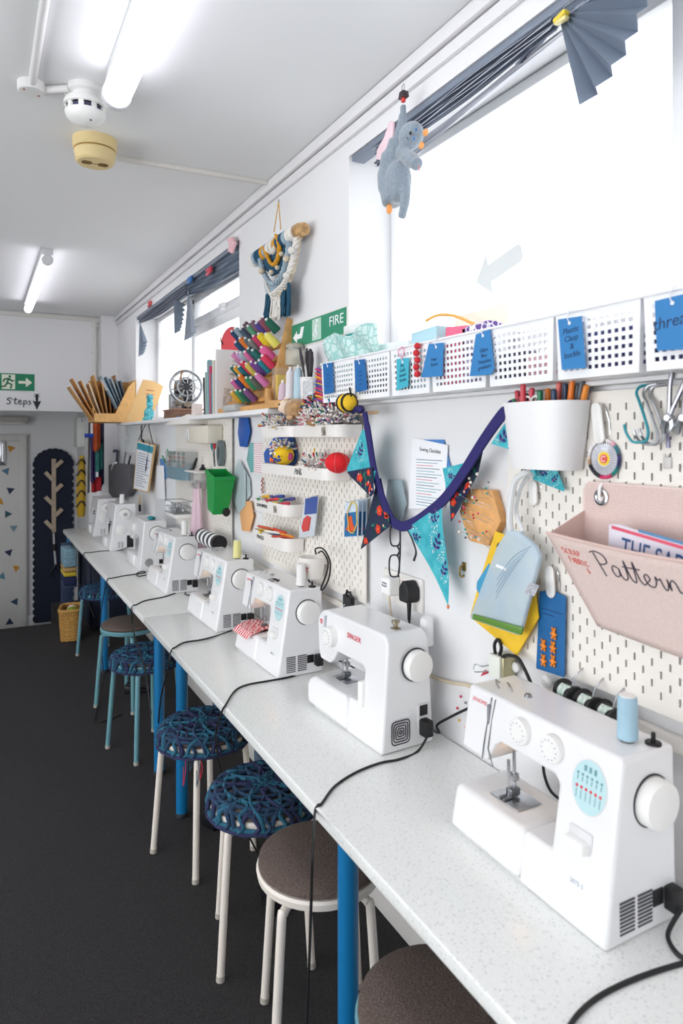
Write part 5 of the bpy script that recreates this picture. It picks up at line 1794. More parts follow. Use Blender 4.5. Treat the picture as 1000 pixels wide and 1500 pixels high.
c = pw(801, 998, .026)
solo(MB().lathe([(0, 0), (.014, 0), (.014, .006), (.007, .012), (0, .012)], 20), 'peg_button', PLASTIC2, 'round white peg button below the blue button card', 'peg', wallM(c))
for i, (px, py, c, nm) in enumerate(((676, 1020, '#cf3a5c', 'crimson'), (683, 1029, '#8a8f98', 'grey'), (671, 1037, '#d93a5a', 'rose'), (674, 1055, '#d9b23a', 'mustard'), (690, 1048, '#dd8fb8', 'pale pink'), (683, 1064, '#e6b9a8', 'peach'))):
    solo(MB().ball((0, 0, .004), (.004, .004, .003), 10, 8).cyl((0, 0, .004), (.012, .002, .012), .0007, seg=5), 'loose_pin', mat(c, .35), '%s headed pin stuck in the wall left of the nearest machine' % nm, 'pin', wallM(pw(px, py, .0)))
# ------------------------------------------------------------------ ledge under the windows and what stands on it
LZ, LX = 1.668, 1.05
solo(MB().box(LX, WX + .0, 2.62, 6.1, LZ - .022, LZ, .003), 'wall_ledge', WHITE_PAINT, 'white ledge under the far window carrying books, thread rack and kraft boxes', 'shelf')
solo(MB().box(LX + .09, WX, .25, 2.52, LZ - .01, LZ, .002), 'wall_ledge', WHITE_PAINT, 'narrow white ledge under the big window carrying the perforated baskets', 'shelf')
BASK = mat('#f3f4f6', .35)
seams = [470, 520, 571, 630, 713, 812, 940, 1085]
BX = 1.06


def yat(px, X):
    return at(px, 500, X=X).y


def basket(label, y0, y1):
    W, H, D = y0 - y1 - .006, .136, .115
    t = thing('perforated_basket', label, 'basket', frontM((BX, (y0 + y1) / 2, LZ)), 'white perforated baskets')

    def wall(L, fn, nm):
        n = max(2, int((L - .014) / .0165))
        us, vs = [0.], [0.]
        o = (L - n * .0165) / 2
        for i in range(n):
            us += [o + i * .0165 + .0036, o + i * .0165 + .0129]
        us.append(L)
        for j in range(7):
            vs += [.016 + j * .0158, .016 + j * .0158 + .0078]
        vs.append(H)
        return MB().holed(us, vs, lambda i, j: i % 2 == 1 and j % 2 == 1, fn).build(nm, BASK, t, smooth=0, solid=.0018)
    tp = lambda v: .006 * (1 - v / H)      # sides lean in towards the base
    wall(W, lambda u, v: Vector(((u - W / 2) * (1 - 2 * tp(v) / W), tp(v) * .6, v)), 'front_wall')
    wall(W, lambda u, v: Vector(((u - W / 2) * (1 - 2 * tp(v) / W), D - tp(v) * .3, v)), 'back_wall')
    wall(D, lambda u, v: Vector((-W / 2 + tp(v), u * .96 + .003, v)), 'side_wall')
    wall(D, lambda u, v: Vector((W / 2 - tp(v), u * .96 + .003, v)), 'side_wall')
    MB().box(-W / 2 + .007, W / 2 - .007, .009, D - .006, 0.0005, .003).build('base', BASK, t)
    rp = [(-W / 2, 0, H), (W / 2, 0, H), (W / 2, D, H), (-W / 2, D, H)]
    MB().tube(smooth_path([Vector(p) for p in ((-W / 2 + .012, 0, H), (W / 2 - .012, 0, H), (W / 2, .012, H), (W / 2, D - .012, H), (W / 2 - .012, D, H), (-W / 2 + .012, D, H), (-W / 2, D - .012, H), (-W / 2, .012, H))], 4, True), .0035, 6, True).build('rim', BASK, t)
    return t


names = ['leftmost perforated basket, partly behind the bee, with a deep blue tag', 'second perforated basket, filled under the white papers, deep blue tag', 'third perforated basket, with the pale teal tag', 'perforated basket with the blue Pom Poms tag', 'perforated basket with the crinkled blue thimbles tag', 'perforated basket with the Plastic Clasp tag', 'rightmost perforated basket, with the blue thread tag']
bys = []
for i in range(7):
    y0, y1 = yat(seams[i], BX), yat(seams[i + 1], BX)
    bys.append((y0, y1))
    basket(names[i], y0, y1)
TAGB, TAGD, TAGT = mat('#2f7fbd', .6), mat('#1465a8', .6), mat('#3fb1c6', .6)
tags = [([(473, 533), (487, 531), (489, 575), (475, 578)], TAGD, '', 'deep blue tag at the left end of the basket row'),
        ([(519, 528), (534, 526), (538, 571), (521, 575)], TAGD, '', 'second deep blue tag on the basket row'),
        ([(581, 526), (599, 524), (598, 566), (581, 572)], TAGT, 'Pet\nGold\nbound\nhooks', 'pale teal basket tag with handwriting'),
        ([(628, 504), (650, 502), (648, 551), (617, 553)], TAGB, '\nPom\nPoms', 'blue basket tag reading Pom Poms'),
        ([(697, 490), (718, 482), (724, 540), (719, 549), (688, 551)], TAGB, '\nGlass\nPins\nThimbles\ngrabbers', 'crinkled blue basket tag listing thimbles'),
        ([(817, 468), (852, 463), (858, 539), (823, 542)], TAGB, 'Plastic\nClasp\n&\nbuckle', 'blue basket tag reading Plastic Clasp & buckle'),
        ([(959, 441), (1012, 428), (1012, 511), (962, 514)], TAGB, 'thread', 'large blue basket tag reading thread')]
for pts, m, txt, lb in tags:
    X = BX - .006
    P3 = [at(x, y, X=X) for x, y in pts]
    c = sum(P3, Vector()) / len(P3)
    M = wallM(c)
    q = [(-(p.y - c.y), p.z - c.z) for p in P3]
    t = thing('basket_tag', lb, 'tag', M, 'blue tags on the baskets')
    MB().prism(q, 0, .0008).build('card', m, t, smooth=0)
    ty = max(y for x, y in q)
    tx = sum(x for x, y in q[:2]) / 2
    MB().tube(smooth_path([(tx, ty - .012, .0012), (tx - .003, ty + .002, .004), (tx + .004, ty + .016, .002), (tx + .006, ty + .012, -.008)], 4), .0012, 5).cyl((tx, ty - .012, .0008), (tx, ty - .012, .0013), .0038, seg=10).build('string', PAPER, t)
    if txt:
        sz = {'thread': .03}.get(txt, .0165 if 'Plastic' in txt else .0135)
        lettering(txt, sz, mat('#17365c', .6), t, T(0, .004 if txt.count('\n') < 2 else .002, .0012) @ Matrix.Rotation(R(5), 4, 'Z'), 'handwriting', shear=.15, thick=.0002)
    else:
        hw = MB()
        for j in range(4):
            hw.tube(smooth_path([(-.011 + .0045 * k, .012 - j * .013 + .002 * math.sin(k * 2.2 + j), .0011) for k in range(6)], 3), .0006, 4)
        hw.build('handwriting', mat('#123a66', .6), t)
# pompom string
t = thing('pompom_string', 'string of red pompoms hanging on the basket beside the Pom Poms tag', 'pompoms', wallM(at(612, 527, X=BX - .01)))
Mi = t.matrix_world.inverted()
for i in range(5):
    MB().ball(Mi @ at(611 + 1.6 * (i % 2) * (-1) ** i, 507 + i * 10.2, X=BX - .012), (.0095, .0095, .0085), 12, 8).build('pompom', mat('#d8343c', .9, bump=.8, nscale=300), t)
MB().tube([Mi @ at(611, 503, X=BX - .012), Mi @ at(612, 550, X=BX - .012)], .001, 5).build('string', RED_INK, t)
solo(MB().tube(smooth_path([at(587, 524, X=BX - .008), at(583, 515, X=BX - .01), at(590, 508, X=BX - .004), at(591, 518, X=BX - .01), at(588, 526, X=BX - .009)], 5), .0013, 5), 'pink_thread_tie', mat('#e27a9c', .6), 'pink thread tie above the pale teal tag', 'thread')


# ---- what fills the baskets
def fill(label, name, i, f0, f1, ztop, zb, m, cat, lean=0., depth=.06, shape=None, off=0.):
    y0, y1 = bys[i]
    a_, b_ = y0 + (y1 - y0) * f0, y0 + (y1 - y0) * f1
    M = frontM((BX + .018 + off, (a_ + b_) / 2, LZ + .006)) @ Matrix.Rotation(R(lean), 4, 'Y')
    w_ = abs(a_ - b_) / 2
    mb = MB()
    if shape == 'bag':
        mb.patch(18, 12, lambda u, v: Vector(((u * 2 - 1) * w_ * (1 - .12 * v), .03 + .022 * math.cos(v * 3) * (1 if True else 0) + .008 * math.sin(u * 15 + v * 6), zb + (ztop - zb) * v + .012 * math.sin(u * 9) * v)))
        return solo(mb, name, m, label, cat, M, smooth=60, solid=.004)
    mb.box(-w_, w_, 0, depth, zb, ztop, .004)
    return solo(mb, name, m, label, cat, M)


def pattern(name, base, ink, scale, rough=.4, alpha=1.):
    m = bpy.data.materials.new(name)
    m.use_nodes = True
    nt = m.node_tree
    b = nt.nodes['Principled BSDF']
    b.inputs['Roughness'].default_value = rough
    b.inputs['Alpha'].default_value = alpha
    vo = nt.nodes.new('ShaderNodeTexVoronoi')
    vo.feature = 'DISTANCE_TO_EDGE'
    vo.inputs['Scale'].default_value = scale
    tc = nt.nodes.new('ShaderNodeTexCoord')
    nt.links.new(tc.outputs['Object'], vo.inputs['Vector'])
    lt = nt.nodes.new('ShaderNodeMath')
    lt.operation = 'LESS_THAN'
    lt.inputs[1].default_value = .09
    nt.links.new(vo.outputs['Distance'], lt.inputs[0])
    mx = nt.nodes.new('ShaderNodeMix')
    mx.data_type = 'RGBA'
    mx.inputs['A'].default_value = lin(base)
    mx.inputs['B'].default_value = lin(ink)
    nt.links.new(lt.outputs[0], mx.inputs['Factor'])
    nt.links.new(mx.outputs['Result'], b.inputs['Base Color'])
    return m


fill('teal patterned cellophane bag slumped over the second basket', 'cellophane_bag', 0, -.2, 1.35, .225, .06, pattern('teal_cells', '#cfe9e4', '#9fd0cb', 38), 'bag', 0, shape='bag')
fill('stack of white papers standing behind the teal patterned bag', 'paper_stack', 0, .0, .95, .27, .0, mat('#eef0f0', .7), 'paper', 0, .02, off=.07)
fill('teal label card behind the cellophane bag', 'label_card', 0, .12, .42, .235, .14, mat('#35b3aa', .5), 'card', 0, .006, off=.06)
fill('white papers standing in the second perforated basket', 'paper_stack', 1, .05, .9, .17, .0, mat('#e8eeee', .7), 'paper', 2, .03, off=.055)
fill('white and pink packet standing in the third perforated basket', 'paper_packet', 1, .93, 1.55, .185, .003, mat('#f0e3e4', .6), 'packet', 0, .012, off=.078)
fill('pale blue lidded box in the third perforated basket', 'plastic_tub', 2, .45, 1.05, .172, .003, mat('#b4dbe6', .4), 'box', -3, .06)
fill('orange edged clear pouch arching out of the Pom Poms basket', 'clear_pouch', 3, -.05, .80, .205, .0, mat('#f6dcc0', .4, alpha=.6), 'pouch', 0, .02, off=.07)
solo(MB().tube(smooth_path([at(624, 470, X=1.1), at(640, 462, X=1.1), at(662, 462, X=1.1), at(684, 470, X=1.1), at(706, 482, X=1.1)], 6), .004, 8), 'pouch_zip', mat('#f0b45a', .5), 'orange zip edge of the clear pouch above the Pom Poms basket', 'zip')
fill('pink bundle in the Pom Poms basket', 'fabric_bundle', 3, .12, .5, .16, .0, mat('#e6708f', .8), 'fabric', 5, .05)
fill('purple and white printed bundle in the Pom Poms basket', 'fabric_bundle', 3, .52, .95, .155, .0, pattern('purple_print', '#6a4f95', '#eee9f4', 60, .8), 'fabric', -4, .05)
fill('dark blue notions in the bottom of the thimbles basket', 'notions_box', 4, .1, .5, .07, .002, mat('#26304e', .5), 'box', 0, .05)
fill('pale pink notions in the thimbles basket', 'notions_box', 4, .52, .92, .06, .002, mat('#e6b8bd', .5), 'box', 0, .05)
fill('navy notions pouch in the Plastic Clasp basket', 'notions_box', 5, .3, .95, .085, .002, mat('#2f3370', .5), 'box', 0, .05)
fill('indigo reel box in the thread basket', 'notions_box', 6, .05, .9, .09, .002, mat('#35387a', .5), 'box', 0, .05)
fill('dark notions at the bottom of the second basket', 'notions_box', 1, .1, .85, .08, .002, mat('#1e2c40', .5), 'box', 0, .025)
fill('small teal and navy notions in the third basket', 'notions_box', 2, .05, .42, .09, .002, mat('#23445f', .5), 'box', 0, .03)

# ---- FIRE EXIT sign behind the baskets
sx0, sx1 = yat(428, WX), yat(510, WX)
W = sx0 - sx1
t = thing('fire_exit_sign', 'green and white fire exit sign on the wall left of the big window', 'sign', wallM((WX, sx0, 1.92)))
MB().box(0, W, 0, .105, 0, .004).build('backing', mat('#e6e3dc', .5), t)
MB().box(.006, W - .006, .004, .099, .004, .005).build('green_face', mat('#2f8f6d', .5), t)
MB().prism([(.02, .045), (.06, .02), (.06, .035), (.11, .035), (.13, .08), (.10, .08), (.09, .055), (.06, .055), (.06, .07)], .005, .006).build('arrow', PAPER, t, smooth=0)
mm = MB()
mm.ball((.25, .085, .0055), (.008, .008, .0006), 10, 6).tube([(.245, .075, .0055), (.238, .055, .0055), (.25, .035, .0055), (.235, .018, .0055)], .004, 5).tube([(.238, .055, .0055), (.225, .04, .0055), (.215, .03, .0055)], .004, 5).tube([(.242, .07, .0055), (.26, .058, .0055)], .003, 5)
MB().box(.205, .285, .01, .094, .0049, .0053).build('door_pictogram', mat('#bcdccb', .5), t)
mm.build('running_figure', PAPER, t)
lettering('FIRE', .052, PAPER, t, T(W - .085, .062, .0052), 'lettering', squash=1.25)

# ---- thread rack
NAMED = [('#1d3f66', 'navy'), ('#8fa3ae', 'silver grey'), ('#46586a', 'slate'), ('#6d5560', 'mauve brown'), ('#5aa07c', 'sea green'), ('#7a5a6a', 'dusty plum'), ('#4b3f8a', 'violet blue'), ('#8a4a5c', 'maroon'), ('#17604c', 'bottle green')]
ROWS = [[(165, 265, '#1d3f66', 'navy'), (195, 240, '#8fa3ae', 'silver grey'), (248, 245, '#46586a', 'slate'), (278, 190, '#6d5560', 'mauve brown'), (315, 220, '#5aa07c', 'sea green'), (345, 180, '#7a5a6a', 'dusty plum'), (392, 195, '#4b3f8a', 'violet blue'), (425, 160, '#8a4a5c', 'maroon'), (487, 165, '#17604c', 'bottle green')],
        [(200, 365, '#1b5077', 'deep blue'), (240, 330, '#e07a2c', 'orange'), (290, 330, '#5c6b70', 'graphite'), (330, 350, '#7d7d78', 'stone grey'), (365, 312, '#c93a66', 'raspberry'), (415, 295, '#e8cc25', 'bright yellow'), (482, 295, '#efe36a', 'lemon yellow')],
        [(170, 465, '#d58ab5', 'orchid pink'), (213, 460, '#c79bc8', 'lilac'), (245, 462, '#9ab0b8', 'ice grey'), (285, 455, '#d56a9c', 'rose pink'), (318, 425, '#14525a', 'dark teal'), (358, 442, '#1f6b66', 'pine'), (442, 418, '#e0629c', 'hot pink')],
        [(162, 582, '#14605e', 'petrol'), (192, 588, '#e0a02c', 'amber'), (232, 588, '#1f6f80', 'teal blue'), (258, 548, '#d4304f', 'crimson'), (300, 565, '#d8c35a', 'straw'), (345, 548, '#7d3f8e', 'purple'), (388, 560, '#5c3a80', 'dark purple'), (420, 535, '#1e7a8a', 'peacock'), (448, 495, '#d9385a', 'coral red')],
        [(168, 712, '#d0609c', 'magenta pink'), (203, 700, '#2b3a78', 'royal navy'), (235, 672, '#e87d22', 'bright orange'), (300, 692, '#2a8a58', 'emerald'), (342, 692, '#5a6258', 'olive grey'), (392, 662, '#d87fb5', 'candy pink')],
        [(165, 818, '#d9a52c', 'gold'), (203, 806, '#3a8a5c', 'leaf green'), (247, 812, '#1d5a4a', 'forest green'), (287, 802, '#7c4a80', 'grape')]]
ORD = ['first', 'second', 'third', 'fourth', 'fifth', 'sixth', 'seventh', 'eighth', 'ninth']
RN = ['top', 'second', 'third', 'fourth', 'fifth', 'bottom']
yl_, yr_ = yat(335, 1.12), yat(411, 1.12)
rk = thing('thread_rack', 'leaning wooden thread rack on the ledge, full of colourful spools', 'thread rack', frontM((1.062, (yl_ + yr_) / 2, LZ)))
wr = (yl_ - yr_) / 2
RT = Matrix.Rotation(R(-13), 4, 'X')
MB().box(-wr, wr, .055, .067, .0, .395, .002, M=RT).build('back_board', WOOD, rk)
MB().box(wr - .012, wr, .0, .055, .0, .395, .002, M=RT).build('side_board', WOOD, rk)
MB().box(-wr, wr, .0, .07, .0, .022, .003).build('foot_rail', WOOD, rk)
slats = MB()
for j in range(6):
    slats.box(-wr + .002, wr - .012, .036, .056, .05 + j * .06, .068 + j * .06, .002, M=RT)
slats.build('peg_strip', mat('#c99252', .55, noise_=.2, nscale=25), rk)
dirn = Vector((-.74, .0, .67)).normalized()
Q = dirn.to_track_quat('Z', 'Y').to_matrix().to_4x4()
sp0 = None
SPM = {}


def rack_spool(h, c, big=1.):
    t = thing('thread_spool', 'x', 'thread spool', Matrix(), 'thread spools on the wooden rack')
    return t


for j, row in enumerate(ROWS):
    for i, (cx, cy, c, nm) in enumerate(row):
        px, py = 320 + cx * .16, 450 + cy * .16
        p_ = at(px, py, X=1.075 + .012 * (5 - j) / 5)
        M = Matrix.Translation(p_ - dirn * .036) @ Q
        big = 1.35 if nm == 'hot pink' else 1.12 if nm in ('lemon yellow', 'bottle green', 'bright yellow') else 1.
        t = thing('thread_spool', '%s thread spool, %s from left in %s row of the rack' % (nm, ORD[i], RN[j]), 'thread spool', M, 'thread spools on the wooden rack')
        MB().lathe([(.0, .002), (.0165 * big, .002), (.017 * big, .006), (.0145 * big, .062), (.012 * big, .066), (0, .066)], 16).build('thread', mat(c, .7, bump=.5, nscale=420), t, smooth=50)
        MB().cyl((0, 0, .0), (0, 0, .074), .0075 * big, .006, 10, .001).build('core', PLASTIC2, t)

# small wooden shelf with yellow pack, jars and brushes right of the rack
c0 = at(398, 590, X=1.06)
t = thing('wooden_tray', 'small curved wooden tray at the right foot of the thread rack', 'tray', frontM((1.055, c0.y, LZ)))
MB().prism([(-.06, .0), (.11, .0), (.11, .028), (-.03, .032), (-.05, .05), (-.065, .05)], -.11, -.1, M=TY).prism([(-.065, .0), (.11, .0), (.11, .028), (-.02, .032), (-.045, .085), (-.065, .085)], -.012, 0, M=TY).box(-.06, .11, .01, .1, 0, .006).build('body', WOOD, t)


def boxthing(name, label, cat, px, py, X, w, d, h, m, yaw=0., bev=.003, z=None, group=None, parts=()):
    p_ = at(px, py, X=X)
    M = frontM((X, p_.y, LZ if z is None else z)) @ Matrix.Rotation(R(yaw), 4, 'Z')
    t = thing(name, label, cat, M, group)
    MB().box(-w / 2, w / 2, 0, d, 0, h, bev).build('body', m, t)
    for nm, bx, mm_ in parts:
        MB().box(*bx).build(nm, mm_, t)
    return t


boxthing('yellow_packet', 'clear box with a yellow and green pack inside, on the wooden tray', 'packet', 401, 560, 1.085, .05, .06, .16, mat('#dfe6df', .2, alpha=.18), z=LZ + .01, parts=[('yellow_pack', (-.005, .018, .01, .05, .01, .13), mat('#ecc61e', .6)), ('green_pack', (-.02, -.007, .012, .05, .006, .11), mat('#4f9a6e', .6))])
t = thing('glass_jar', 'clear preserving jar half full of beige bits, above the spool cones', 'jar', frontM(at(432, 536, X=1.14)))
MB().lathe([(0, 0), (.036, 0), (.04, .006), (.04, .055), (.034, .068), (.034, .074), (0, .074)], 24).build('glass', mat('#d8d6c6', .08, alpha=.55), t)
MB().lathe([(0, .002), (.034, .002), (.036, .03), (0, .036)], 16).build('contents', mat('#b9ad94', .8, noise_=.5, nscale=90), t)
MB().lathe([(0, .074), (.036, .074), (.037, .084), (.03, .09), (0, .09)], 24).build('lid', mat('#bfb9a8', .25, alpha=.8), t)
MB().tube([(.038 * math.cos(2 * PI * k / 24), .038 * math.sin(2 * PI * k / 24), .068) for k in range(24)], .0018, 6, True).build('wire_bail', STEEL, t)
for i, (px, c, nm, h_) in enumerate(((425, '#e5dfe2', 'pale cone of thread under the glass jar', .15), (437, '#b9d3df', 'pale blue cone of thread beside the white one', .15), (414, '#d9c2cf', 'pale pink spotted pot behind the hedgehog', .1))):
    p_ = at(px, 570, X=1.10 - .012 * (i == 2))
    t = thing('thread_cone', nm, 'thread cone', frontM((p_.x, p_.y, LZ)))
    MB().lathe([(0, 0), (.028, 0), (.028, .004), (.022, .004), (.016, h_ - .012), (.008, h_), (0, h_)], 20).build('thread', mat(c, .75, bump=.4, nscale=300), t)
    MB().cyl((0, 0, h_ - .004), (0, 0, h_ + .012), .006, seg=10).build('core', PLASTIC2, t)
p_ = at(452, 560, X=1.12)
t = thing('brush_pot', 'pot of dark bristled brushes between the jar and the fire exit sign', 'brush pot', frontM((1.12, p_.y, LZ)))
vessel(MB(), [(.03 * math.cos(2 * PI * k / 20), .03 * math.sin(2 * PI * k / 20)) for k in range(20)], [(.034 * math.cos(2 * PI * k / 20), .034 * math.sin(2 * PI * k / 20)) for k in range(20)], .11, .003).build('pot', mat('#e9e6e6', .5), t, smooth=40)
rnd = random.Random(3)
for k in range(9):
    x, y = rnd.uniform(-.018, .018), rnd.uniform(-.018, .018)
    e = Vector((x * 1.9 - .01, y * 1.6, .20 + rnd.uniform(0, .03)))
    b1 = MB().tube([(x * .4, y * .4, .01), (x, y, .13)], .003, 6).build('brush_handle', mat('#2b2b30', .5), t)
    MB().tube([(x, y, .13), Vector((x, y, .13)) * .4 + e * .6, e], [.004, .007, .004], 8).build('bristles', mat('#4a464a', .9), b1)
p_ = at(452, 565, X=1.075)
boxthing('clear_box', 'clear plastic box of white and black notions under the brushes', 'box', 450, 565, 1.075, .085, .07, .09, mat('#e4e7ea', .2, alpha=.85, noise_=.3, nscale=60))
p_ = at(466, 560, X=1.055)
t = thing('ribbon_roll', 'bundle of multicoloured ribbon left of the first deep blue tag', 'ribbon', frontM((1.045, p_.y, LZ + .0)))
rb = MB()
RC = ['#7b3fa0', '#e0552c', '#2b57a8', '#e6b82a', '#c9336a']
for k in range(26):
    rb.mi = k % 5
    z = .008 + k * .0044
    wv_ = .022 - .012 * abs(k - 4) / 22
    rb.tube(smooth_path([(-wv_ - .002, .02, z), (0, .0 + .006 * (k % 3), z + .006), (wv_, .02, z - .003)], 4), .0032, 5)
rb.build('ribbon', [mat(c, .6) for c in RC], t)

# ---- books in the far window
bks = [(3.335, .022, .325, .235, '#e9e8e8', 'white sewing book with photographs, its cover facing the camera', 0), (3.385, .018, .275, .21, '#e2ddd0', 'cream spined book next to the white sewing book', 1), (3.412, .012, .21, .19, '#1f8a9a', 'short teal dotted book', 1), (3.438, .012, .25, .2, '#d6456f', 'thin pink dotted book', 2), (3.470, .022, .285, .2, '#8fb0b5', 'pale blue green hardback book', 2), (3.512, .013, .225, .2, '#a9c6bd', 'slim mint green book beside the brown one', 4), (3.545, .010, .20, .2, '#5a4a52', 'thin dark brown book leaning at the left end', 6)]
for y, th_, h_, d_, c, lb, lean in bks:
    t = thing('book', lb, 'book', frontM((1.06, y + th_, LZ)) @ Matrix.Rotation(R(-lean), 4, 'Y'), 'books in the far window')
    MB().box(0, th_, .0, d_, 0, h_, .0015).build('cover', mat(c, .5), t)
    MB().box(.0015, th_ - .0015, .003, d_ + .001, .003, h_ + .0008).build('pages', mat('#f2efe8', .8), t)
    if c == '#e9e8e8':
        FM = face_end(th_ + .0004, 0, 0)
        lettering('make do', .02, mat('#8a8f96', .6), t, FM @ T(.12, .27, 0), 'small_title')
        lettering('MENDING', .017, INK, t, FM @ T(.11, .2, 0), 'title')
        MB().prism([(.03, .02), (.16, .02), (.14, .12), (.04, .13)], 0, .0006, M=FM).build('photo', mat('#d6d2cb', .6, noise_=.3, nscale=40), t, smooth=0)
        MB().prism([(.075, .02), (.10, .02), (.115, .10), (.10, .10)], .0006, .0012, M=FM).build('blue_photo_detail', mat('#4a8fb5', .6), t, smooth=0)
    if c in ('#1f8a9a', '#d6456f'):
        dts = MB()
        for k in range(18):
            dts.cyl((th_ * (.3 + .4 * (k % 2)), -.0004, .015 + k * h_ / 20), (th_ * (.3 + .4 * (k % 2)), .0004, .015 + k * h_ / 20), .0018, seg=8)
        dts.build('dots', PAPER, t)
p_ = at(341, 505, X=1.22)
t = thing('red_cushion', 'coral red soft cushion resting behind the white sewing book', 'cushion', frontM((1.22, p_.y + .02, p_.z)))
MB().ball((0, 0, 0), (.11, .05, .10), 24, 16).build('cover', mat('#e2535a', .8, bump=.2, nscale=60), t)
MB().tube([(-.05, -.045, .045), (-.02, -.055, .02), (.01, -.052, 0)], .003, 6).build('stitching', mat('#3a3238', .7), t)
solo(MB().box(-.09, .09, 0, .08, 0, .035, .015), 'grey_pouch', mat('#b9b9b8', .7), 'grey pouch on the ledge below the thread rack', 'pouch', frontM((1.03, at(342, 595, X=1.06).y, LZ)))

# ---- vintage machine with hand wheel
p_ = at(255, 606, X=1.08)
vm = thing('vintage_sewing_machine', 'small vintage hand cranked sewing machine on a wooden base in the far window', 'sewing machine', frontM((1.06, p_.y + .02, LZ)))
VB = mat('#27272c', .25, coat=.5)
MB().box(-.17, .13, .0, .17, 0, .05, .004).build('wooden_base', mat('#7d5a48', .5, noise_=.25, nscale=18), vm)
MB().box(-.18, .14, -.006, .176, .046, .056, .002).build('base_rim', mat('#94705a', .5), vm)
MB().prism([(.09, .05), (.09, .24), (-.13, .25), (-.16, .22), (-.16, .13), (-.12, .13), (-.11, .19), (.0, .18), (.03, .05)], -.12, -.06, M=TY, bev=.01).build('body', VB, vm, smooth=50)
MB().box(-.165, -.10, .03, .14, .055, .16, .004).build('silver_plate', mat('#d5d9dd', .2, .8), vm)
wl_ = MB()
WC = Matrix.Translation((.115, .07, .19)) @ Matrix.Rotation(PI / 2, 4, 'Y')
wl_.tube([WC @ Vector((.098 * math.cos(2 * PI * k / 40), .098 * math.sin(2 * PI * k / 40), 0)) for k in range(40)], .009, 8, True)
wl_.tube([WC @ Vector((.055 * math.cos(2 * PI * k / 32), .055 * math.sin(2 * PI * k / 32), .006)) for k in range(32)], .005, 8, True)
for k in range(9):
    a_ = 2 * PI * k / 9
    wl_.tube(smooth_path([WC @ Vector((.02 * math.cos(a_), .02 * math.sin(a_), .006)), WC @ Vector((.055 * math.cos(a_ + .18), .055 * math.sin(a_ + .18), .003)), WC @ Vector((.095 * math.cos(a_), .095 * math.sin(a_), 0))], 4), .004, 6)
wl_.build('hand_wheel', mat('#a9adb0', .3, .8), vm)
MB().cyl(WC @ Vector((0, 0, -.03)), WC @ Vector((0, 0, .02)), .022, seg=20, bev=.003).build('hub', mat('#3d3d42', .3, .6), vm)
gr_ = MB().cyl((.10, .03, .10), (.12, .03, .10), .026, seg=18, bev=.002).cyl((.10, .08, .08), (.125, .08, .08), .02, seg=16, bev=.002)
gr_.build('gear', mat('#8b7f70', .3, .9), vm)
MB().tube([(.125, .03, .23), (.15, .03, .26), (.18, .03, .28)], .006, 8).build('crank_handle', mat('#a87a5a', .5), vm)
MB().cyl((-.02, .09, .24), (-.02, .09, .30), .003, seg=8).build('spool_pin', STEEL, vm)
boxthing('cotton_reel', 'small pale reel beside the vintage machine base', 'reel', 282, 600, 1.07, .05, .05, .07, mat('#eadfd8', .5), z=LZ)
t = thing('felt_dinosaur', 'teal spotted felt dinosaur figure beside the kraft envelope', 'toy', frontM((1.06, at(212, 606, X=1.06).y, LZ)))
dm = mat('#1d93a6', .8, noise_=.5, nscale=60, h2='#7fd6dc')
b_ = MB().ball((0, .03, .05), (.05, .035, .05), 16, 12).ball((.02, .03, .12), (.026, .024, .045), 14, 10).ball((.035, .028, .165), (.036, .024, .024), 14, 10).tube([(-.03, .03, .03), (-.075, .03, .015), (-.1, .03, .012)], [.03, .018, .006], 10)
for x in (-.03, .03):
    b_.ball((x, .01, .012), (.022, .022, .014), 10, 8)
b_.build('body', dm, t, smooth=60)
MB().ball((.05, .006, .172), .005, 8, 6).build('eye', BLACK, t)
sp_ = MB()
for k in range(5):
    sp_.cyl((-.004 - .012 * k, .03, .17 - .022 * k), (-.02 - .014 * k, .03, .18 - .022 * k), .009, .001, 8)
sp_.build('spines', mat('#e0704a', .7), t)

# ---- kraft boxes and envelopes
KY = 5.85
def kp(px, py, Y=KY):
    return at(px, py, Y=Y)
k0, k1 = kp(137, 617), kp(171, 617)
kb = thing('kraft_file_box', 'open kraft file box of envelopes at the far end of the ledge', 'file box', Matrix.Translation((k0.x, KY, LZ)))
w_ = 1.165 - k0.x
bm_ = MB()
bm_.box(0, w_, 0, .30, 0, .004)
bm_.prism([(0, 0), (w_, 0), (w_, .36), (w_ - .06, .30), (.17, .075), (0, .075)], -.005, 0, M=TY)
bm_.box(0, .004, 0, .30, 0, .12).box(w_ - .004, w_, .0, .30, 0, .36).box(0, w_, .296, .30, 0, .36)
bm_.build('box', KRAFT, kb, smooth=0)
cols = ['#c9975a', '#b98246', '#d3a468', '#e0d3b8', '#c08d50', '#dcb07a', '#b8814a', '#a97844']
for i in range(8):
    lx = -34 + i * 5
    t = thing('kraft_envelope', 'brown paper envelope, %s from the left in the kraft file box' % ORD[i], 'envelope', Matrix.Translation((k0.x + .012 + i * .026, KY + .03 + .022 * i, LZ + .008)) @ Matrix.Rotation(R(lx), 4, 'Y'), 'envelopes in the kraft file box')
    MB().box(-.004, .004, 0, .20, 0, .34 + .03 * ((i * 5) % 3), .001).build('paper', mat(cols[i], .8), t)
    MB().box(-.0046, -.0038, .02, .18, .26, .33).build('flap', mat('#caa06a', .8), t)
